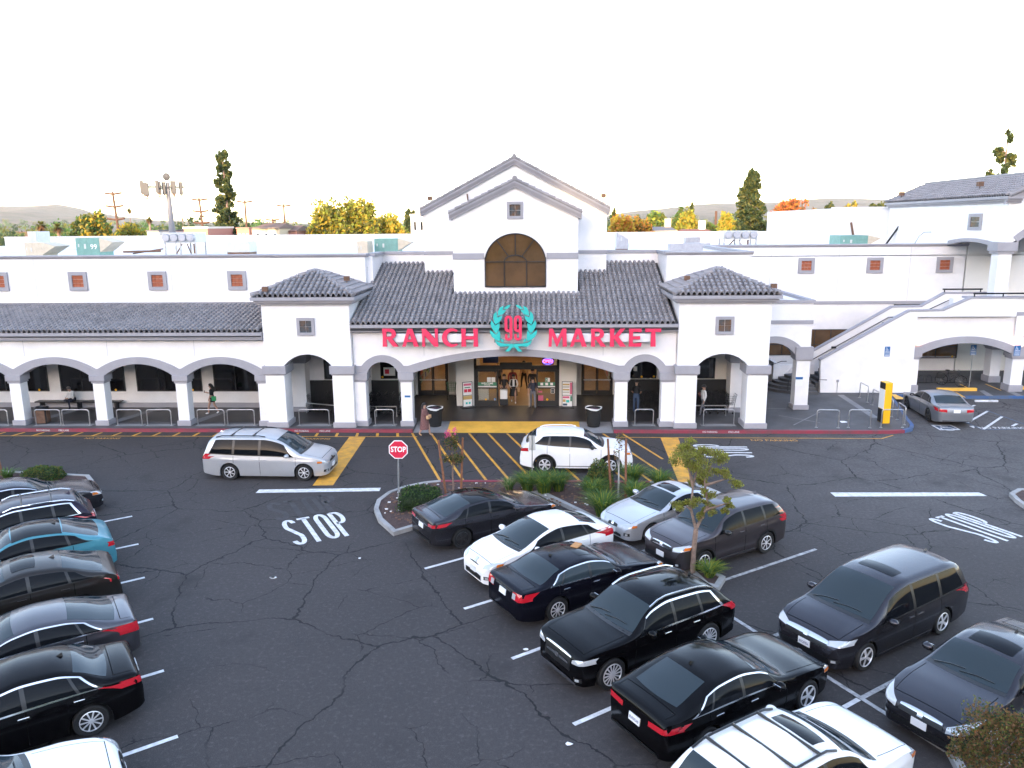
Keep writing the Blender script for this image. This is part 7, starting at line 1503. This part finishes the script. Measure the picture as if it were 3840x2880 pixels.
# lane
car('silver minivan with roof rails driving along the lane at left', T(VAN, paint='p_silver', drive=True, top=[(0, .56), (.05, .74), (.22, .88), (.6, 1.0), (.98, 1.11), (2.0, 1.68), (2.6, 1.79), (4.2, 1.79), (4.68, 1.72), (4.82, 1.58), (5.0, 1.06), (5.06, .92), (5.1, .60)], ws=(.98, 2.0), side=[(1.34, 1.74, 2.66, 2.64), (2.76, 2.74, 3.72, 3.70), (3.82, 3.80, 4.74, 4.48)], rails=(2.5, 4.5, 'carblack'), cross=(3.0, 3.9), wheel=(7, 'rim_silver', 's'), sill='p_silver', front=dict(lamp=(.52, .93, .60, .70, .74, .84), grille=[(.34, .64, .72, 'carblack'), (.5, .30, .40, 'carblack')], badge=.74, plate=.46)), G(11, 1735, 405), W_RR, -1.0, 'cars driving in the lane')
car('white compact SUV driving past the entrance crossing', T(SUV, paint='p_white', drive=True, belt=[(0, .98), (1.2, 1.03), (3.0, 1.11), (4.6, 1.30)], top=[(0, .60), (.05, .80), (.2, .94), (.8, 1.07), (1.18, 1.13), (1.98, 1.57), (2.45, 1.66), (3.2, 1.66), (3.8, 1.60), (4.0, 1.52), (4.40, 1.14), (4.54, 1.0), (4.6, .66)], rw=(3.92, 4.40), side=[(1.46, 1.74, 2.52, 2.50), (2.60, 2.58, 3.38, 3.32), (3.46, 3.40, 4.0, 3.62)], rails=(2.3, 3.8, 'p_white'), wheel=(6, 'rim_silver', 's'), rear=dict(lamp=(.60, .97, .88, .92, 1.02, 1.06), plate=.92, bars=[(.8, .38, .55, 'carblack')]), mirror='carblack'), G(14, 315, 498), W_RR, -1.5, 'cars driving in the lane')
car('silver sedan parked nose in beside the rounded blue kerb', T(SED, paint='p_msilver', wheel=(5, 'rim_dark', 'l'), rear=dict(lamp=(.50, .97, .74, .78, .88, .93), plate=.80, bars=[(.7, .30, .34, 'chrome')]), mirror='carblack'), G(4, 1478, 1368), W_RL, 86, 'cars parked in the lot')
# left side row
HL_ = 36.0
car('dark sedan nose toward the aisle at the far end of the left row', T(SED, paint='p_dgrey', chrome=True), gnd(*q(11, 715, 500), .72), N_R, HL_, LG)
car('dark purple SUV with silver roof rails in the left row', T(SUV, paint='p_purple', rails=(2.1, 4.0, 'chrome'), cross=(2.6, 3.4), chrome=True, rear=dict(lamp=(.50, .97, .92, .98, 1.04, 1.10), plate=.82, bars=[])), gnd(*q(11, 680, 672), 1.0), T_L, HL_+180, LG)
car('bright cyan crossover with black roof in the left row', T(CSUV, paint='p_cyan', roofglass=(2.22, 3.44), fincol='carblack', wheel=(5, 'rim_dark', 'l'), rear=dict(lamp=(.74, .95, .84, .86, .98, 1.0), plate=.62, bars=[(.8, .30, .44, 'carblack')])), gnd(*q(11, 810, 885), .92), T_L, HL_+180, LG)
car('dark brown grey coupe SUV with sloping rear in the left row', T(CSUV, paint='p_umber', chrome=False, sunroof=(2.35, 2.9)), gnd(*q(11, 845, 1150), .95), T_L, HL_+180, LG)
car('grey sedan with large red wrap lamps in the left row', T(FAST, paint='p_grey', chrome=True, rear=dict(lamp=(.62, .97, .66, .76, .94, .98), plate=.52, bars=[(.6, .26, .32, 'chrome')]), fin=False), gnd(*q(12, 975, 420), .82), T_L, HL_+180, LG)
car('black sedan with silver ten spoke wheel covers in the left row', T(SED, L=4.63, wb=2.70, foh=.92, paint='p_black', chrome=True, top=[(0, .56), (.05, .68), (.22, .80), (.8, .93), (1.32, 1.02), (2.1, 1.42), (2.6, 1.50), (3.1, 1.48), (3.5, 1.38), (4.1, 1.12), (4.46, 1.08), (4.57, 1.0), (4.63, .70)], ws=(1.32, 2.1), rw=(3.42, 4.08), side=[(1.62, 1.86, 2.52, 2.50), (2.60, 2.58, 3.44, 3.30), (3.50, 3.36, 3.86, 3.50)], doors=(1.40, 2.56, 3.52), rear=dict(lamp=(.55, .97, .76, .84, .92, .98), plate=.80, bars=[])), G(12, 705, 1232), W_RL, HL_+180, LG)
car('white car nose in the bottom left corner', T(SED, paint='p_white', mirror='p_white'), gnd(*q(12, 938, 1400), .72), NOSE, HL_, LG)
# ------------------------------------------------------------------ people
for nm, c in (('skin', (.42, .25, .18)), ('hair', (.012, .010, .010)), ('hairgrey', (.10, .09, .085)), ('c_black', (.012, .012, .014)), ('c_white', (.70, .70, .70)), ('c_jean', (.05, .08, .15)), ('c_grey', (.14, .14, .16)), ('c_red', (.22, .02, .03)), ('c_navy', (.02, .022, .04)), ('c_green', (.03, .28, .10)), ('c_tan', (.45, .28, .15)), ('c_wine', (.16, .06, .055)), ('c_dark', (.03, .03, .035))):
    mat(nm, c, .7, bump=(40, .3, .004) if nm.startswith('c_') else None)
mat('c_print', (.10, .03, .03), .8, var=(28, .6, (.22, .12, .11)))
BASE = dict(pel=(0, 0, .95), bel=(0, -.01, 1.10), che=(0, 0, 1.28), nec=(0, .01, 1.45), hd0=(0, -.01, 1.56), hd1=(0, -.015, 1.66), shL=(.17, 0, 1.40), elL=(.23, .02, 1.13), wrL=(.24, -.08, .90), haL=(.24, -.11, .82), shR=(-.17, 0, 1.40), elR=(-.23, .02, 1.13), wrR=(-.24, -.08, .90), haR=(-.24, -.11, .82),
            hiL=(.09, 0, .90), knL=(.10, -.02, .50), anL=(.10, .02, .09), toL=(.11, -.15, .045), hiR=(-.09, 0, .90), knR=(-.10, -.02, .50), anR=(-.10, .02, .09), toR=(-.11, -.15, .045))
BONES = [('pel', 'bel', 's'), ('bel', 'che', 's'), ('che', 'nec', 's'), ('nec', 'hd0', 'k'), ('hd0', 'hd1', 'k'), ('che', 'shL', 's'), ('shL', 'elL', 'u'), ('elL', 'wrL', 'a'), ('wrL', 'haL', 'k'), ('che', 'shR', 's'), ('shR', 'elR', 'u'), ('elR', 'wrR', 'a'), ('wrR', 'haR', 'k'),
         ('pel', 'hiL', 'p'), ('hiL', 'knL', 'p'), ('knL', 'anL', 'l'), ('anL', 'toL', 'f'), ('pel', 'hiR', 'p'), ('hiR', 'knR', 'p'), ('knR', 'anR', 'l'), ('anR', 'toR', 'f')]
RAD = dict(pel=(.15, .11), bel=(.135, .10), che=(.16, .115), nec=(.055, .055), hd0=(.085, .095), hd1=(.078, .085), shL=(.065, .065), elL=(.045, .045), wrL=(.03, .03), haL=(.035, .022), hiL=(.095, .10), knL=(.062, .065), anL=(.04, .045), toL=(.04, .03))
def person(label, loc, rz, pose=None, cols=None, hair='hair', long=False, h=1.0, extra=None, hat=None):
    J = dict(BASE); J.update(pose or {}); cols = cols or {}
    cm = dict(s='c_black', u='c_black', a='skin', p='c_jean', l='c_jean', f='c_white', k='skin'); cm.update(cols)
    nm = list(J); idx = {n_: i for i, n_ in enumerate(nm)}
    me = bpy.data.meshes.new('body'); me.from_pydata([J[n_] for n_ in nm], [(idx[a], idx[c]) for a, c, _ in BONES], [])
    o = bpy.data.objects.new('tmp', me); COL.objects.link(o); o.modifiers.new('s', 'SKIN'); sub = o.modifiers.new('u', 'SUBSURF'); sub.levels = 1
    for i, n_ in enumerate(nm):
        r_ = RAD.get(n_, RAD.get(n_[:-1]+'L')); sv = me.skin_vertices[0].data[i]; sv.radius = r_; sv.use_root = (n_ == 'pel')
    dg = bpy.context.evaluated_depsgraph_get(); m2 = bpy.data.meshes.new_from_object(o.evaluated_get(dg)); bpy.data.objects.remove(o)
    b = MB(); ms_ = sorted(set(cm.values())); seg_ = [(Vector(J[a]), Vector(J[c]), k) for a, c, k in BONES]
    def near(p):
        best = None
        for a, c, k in seg_:
            d = c-a; t = max(0, min(1, (p-a).dot(d)/max(1e-6, d.length_squared))); q_ = (p-(a+d*t)).length
            if best is None or q_ < best[0]: best = (q_, k)
        return ms_.index(cm[best[1]])
    b.v = [tuple(v.co) for v in m2.vertices]
    for f_ in m2.polygons: b.f.append(tuple(f_.vertices)); b.m.append(near(f_.center))
    ks = ms_.index('skin')
    for s_ in ('L', 'R'):          # fingers and thumb
        wv, hv = Vector(J['wr'+s_]), Vector(J['ha'+s_]); d = (hv-wv).normalized(); sd = d.cross(Vector((0, 1, 0)) if abs(d.y) < .8 else Vector((0, 0, 1))).normalized()
        for i, ln in enumerate((.055, .07, .075, .065)): p0 = hv+sd*(.016*(i-1.5)); b.tube([p0, p0+d*ln*.6, p0+d*ln+d.orthogonal()*.012], [.009, .008, .006], 5, ks)
        b.tube([wv.lerp(hv, .4)+sd*.025, hv+sd*.05], [.010, .007], 5, ks)
    hc = Vector(J['hd0']).lerp(Vector(J['hd1']), .5); up_ = (Vector(J['hd1'])-Vector(J['hd0'])).normalized(); fw = Vector((0, -1, 0)); fw = (fw-up_*fw.dot(up_)).normalized(); sd = up_.cross(fw)
    b.ball(hc+fw*.105-up_*.012, .016, 4, ks)
    for s_ in (-1, 1): b.ball(hc+sd*s_*.088-up_*.01, .022, 4, ks, sq=(.5, .9, 1.3))
    root = thing('person', label, 'person', loc, rz, 'people at the store'); root.scale = (h, h, h)
    b.build('body', ms_, root, smooth=70)
    e = MB()
    for s_ in (-1, 1): e.ball(hc+fw*.092+sd*s_*.032+up_*.012, .010, 4)
    e.build('eyes', 'hair', root)
    if hat: MB().lathe([(.0, .13), (.075, .125), (.095, .04), (.16, .02), (.16, .012), (0, .02)], 16, hc+up_*.01).build('hat', hat, root, smooth=50)
    hb = MB(); n_ = 10
    for i in range(n_+1):
        for j in range(20):
            th = math.pi*i/n_*.62; ph = 2*math.pi*j/20; d = up_*math.cos(th)+(fw*math.cos(ph)+sd*math.sin(ph))*math.sin(th); fr = max(0, (d.dot(fw)-.15)); rr = .112 if fr < .25 or th < 1.0 else .085
            p = hc+Vector((d.x*rr*.93, d.y*rr*1.02, d.z*rr))+up_*.028-fw*.012; hb.v.append(tuple(p))
    for i in range(n_):
        for j in range(20): hb.f.append((i*20+j, i*20+(j+1) % 20, (i+1)*20+(j+1) % 20, (i+1)*20+j)); hb.m.append(0)
    if long: hb.tube([hc-fw*.05+up_*.03, hc-fw*.10-up_*.10, hc-fw*.12-up_*.26, hc-fw*.11-up_*.36], [.09, .095, .085, .04], 8)
    hb.build('hair', hair, root, smooth=70)
    if extra: extra(root, J)
    return root
def skirt(name, m_, z0, z1, r0, r1, c0=(0, 0), c1=(0, 0), flat=.75):
    def f_(root, J):
        b = MB(); n_ = 20
        def g_(u, v):
            a = 2*math.pi*u; z = z0+(z1-z0)*v; r_ = r0+(r1-r0)*v; w_ = 1+.06*math.sin(a*5)*v; return (c0[0]+(c1[0]-c0[0])*v+r_*w_*math.cos(a), c0[1]+(c1[1]-c0[1])*v+r_*flat*w_*math.sin(a), z)
        b.grid(g_, n_, 6); b.build(name, m_, root, smooth=70)
    return f_
walkL = dict(hiL=(.09, 0, .90), knL=(.10, -.17, .52), anL=(.10, -.22, .10), toL=(.10, -.39, .06), hiR=(-.09, 0, .90), knR=(-.10, .05, .51), anR=(-.10, .28, .14), toR=(-.10, .14, .05))
phone = dict(elR=(-.22, -.02, 1.14), wrR=(-.10, -.26, 1.18), haR=(-.05, -.33, 1.22), hd0=(0, -.04, 1.55), hd1=(0, -.06, 1.65))
def f1(root, J):
    MB().box(-.07, -.01, -.42, -.41, 1.20, 1.33).build('phone', 'c_dark', root); MB().box(.14, .24, .06, .30, .80, 1.06).build('shoulder_bag', 'c_green', root, bevel=.03); skirt('shorts', 'c_black', .98, .72, .165, .19)(root, J)
person('woman in black top and shorts walking with phone and green bag', (-17.54, 39.66, .157), R(-90), {**walkL, **phone}, dict(p='skin', l='skin', f='c_white', a='skin'), long=True, h=.97, extra=f1)
sit = dict(pel=(0, .10, .52), bel=(0, .06, .68), che=(0, -.02, .86), nec=(0, -.06, 1.02), hd0=(0, -.13, 1.11), hd1=(0, -.17, 1.20), shL=(.18, -.02, .98), elL=(.24, -.14, .74), wrL=(.10, -.32, .66), haL=(.04, -.37, .66), shR=(-.18, -.02, .98), elR=(-.24, -.14, .74), wrR=(-.10, -.32, .66), haR=(-.04, -.37, .66),
           hiL=(.10, .06, .50), knL=(.16, -.36, .50), anL=(.16, -.34, .09), toL=(.17, -.50, .05), hiR=(-.10, .06, .50), knR=(-.22, -.34, .52), anR=(.08, -.44, .48), toR=(.20, -.50, .50))
person('seated man in white shirt and dark trousers on the arcade bench', (-25.95, 40.92, .155), R(-20), sit, dict(s='c_white', u='c_white', a='c_white', p='c_navy', l='c_navy', f='c_black'), hair='hairgrey')
def f3(root, J):
    skirt('dress', 'c_print', 1.42, .38, .17, .30, (0, 0), (0, .02), .8)(root, J); MB().box(-.20, -.02, -.30, -.16, .92, 1.10).box(.05, .18, -.30, -.16, .92, 1.10).build('tan_bag', 'c_tan', root, bevel=.02)
person('woman in long maroon print dress crossing in front of the trash can', (-5.64, 35.99, .004), R(75), {**walkL, 'elR': (-.24, -.05, 1.14), 'wrR': (-.10, -.24, 1.02), 'haR': (-.03, -.28, 1.0), 'elL': (.24, -.05, 1.14), 'wrL': (.12, -.24, 1.02), 'haL': (.05, -.28, 1.0)}, dict(s='c_print', u='c_print', a='c_print', p='skin', l='skin', f='c_tan'), long=True, h=.96, extra=f3)
def f4(root, J):
    MB().box(-.20, .20, -.62, -.30, .45, .95).build('bag_on_wheels', 'c_white', root, bevel=.02); MB().tube([(-.15, -.3, .95), (-.15, -.22, 1.0), (.15, -.22, 1.0), (.15, -.3, .95)], .012, 5).build('trolley_handle', 'c_black', root)
    MB().box(-.22, .22, -.64, -.28, .10, .45).build('trolley_base', 'c_black', root)
push = dict(elL=(.25, -.03, 1.14), wrL=(.17, -.20, .99), haL=(.15, -.24, .97), elR=(-.25, -.03, 1.14), wrR=(-.17, -.20, .99), haR=(-.15, -.24, .97))
person('man in black shirt pushing a white trolley out of the entrance', (-2.1, 41.98, .165), 0, push, dict(p='c_black', l='c_black', f='c_black'), extra=f4)
def f5(root, J): skirt('skirt', 'c_black', 1.02, .45, .16, .25)(root, J); MB().box(.24, .36, -.12, .10, .70, .95).build('handbag', 'c_tan', root, bevel=.02); MB().box(-.15, -.06, -.125, -.10, 1.05, 1.42).box(.06, .15, -.125, -.10, 1.05, 1.42).build('vest', 'c_black', root)
person('woman in white blouse and black skirt walking out of the entrance', (-1.6, 42.35, .165), R(5), {**walkL, **push}, dict(s='c_white', u='c_white', a='c_white', p='skin', l='skin', f='c_white'), long=True, h=.95, extra=f5)
def f6(root, J): MB().box(.20, .21, -.05, .05, .12, .85).build('side_stripe', 'c_white', root)
person('man in dark T shirt and grey striped trousers walking in, seen from behind', (-.5, 40.98, .157), R(185), {**walkL, 'elL': (.24, .05, 1.13), 'wrL': (.26, .12, .90), 'haL': (.26, .13, .82)}, dict(s='c_navy', u='c_navy', p='c_grey', l='c_grey', f='c_dark'), h=1.02, extra=f6)
person('shopper in a dark red sweater just inside the entrance', (-1.7, 43.7, .16), R(10), None, dict(s='c_red', u='c_red', a='c_red', p='c_dark', l='c_dark', f='c_black'), h=1.05)
person('shopper in dark trousers farther inside the store', (-1.1, 46.2, .16), R(200), walkL, dict(s='c_tan', u='c_tan', p='c_black', l='c_black', f='c_black'))
person('tall shopper in black inside the right half of the doorway', (-.55, 43.2, .16), R(170), None, dict(s='c_black', u='c_black', a='c_black', p='c_grey', l='c_grey', f='c_black'), h=1.06)
person('shopper with a pale cap behind the entrance glass', (-2.6, 45.5, .16), R(30), None, dict(s='c_grey', u='c_grey', p='c_dark', l='c_dark', f='c_black'), hat='c_tan')
person('man in black T shirt and blue jeans by the carts right of the entrance', (4.95, 40.15, .157), R(165), push, dict(p='c_jean', l='c_jean', f='c_dark'), h=1.03)
def f11(root, J): MB().box(-.12, .04, -.24, -.18, 1.10, 1.32).build('held_bag', 'c_wine', root, bevel=.02)
person('woman in white jacket and dark cap walking behind the right tower arch', (8.3, 39.35, .157), R(-75), {**walkL, 'elR': (-.22, -.02, 1.14), 'wrR': (-.08, -.22, 1.20), 'haR': (-.02, -.27, 1.24)}, dict(s='c_white', u='c_white', a='c_white', p='c_grey', l='c_grey', f='c_dark'), h=.97, hat='c_dark', extra=f11)
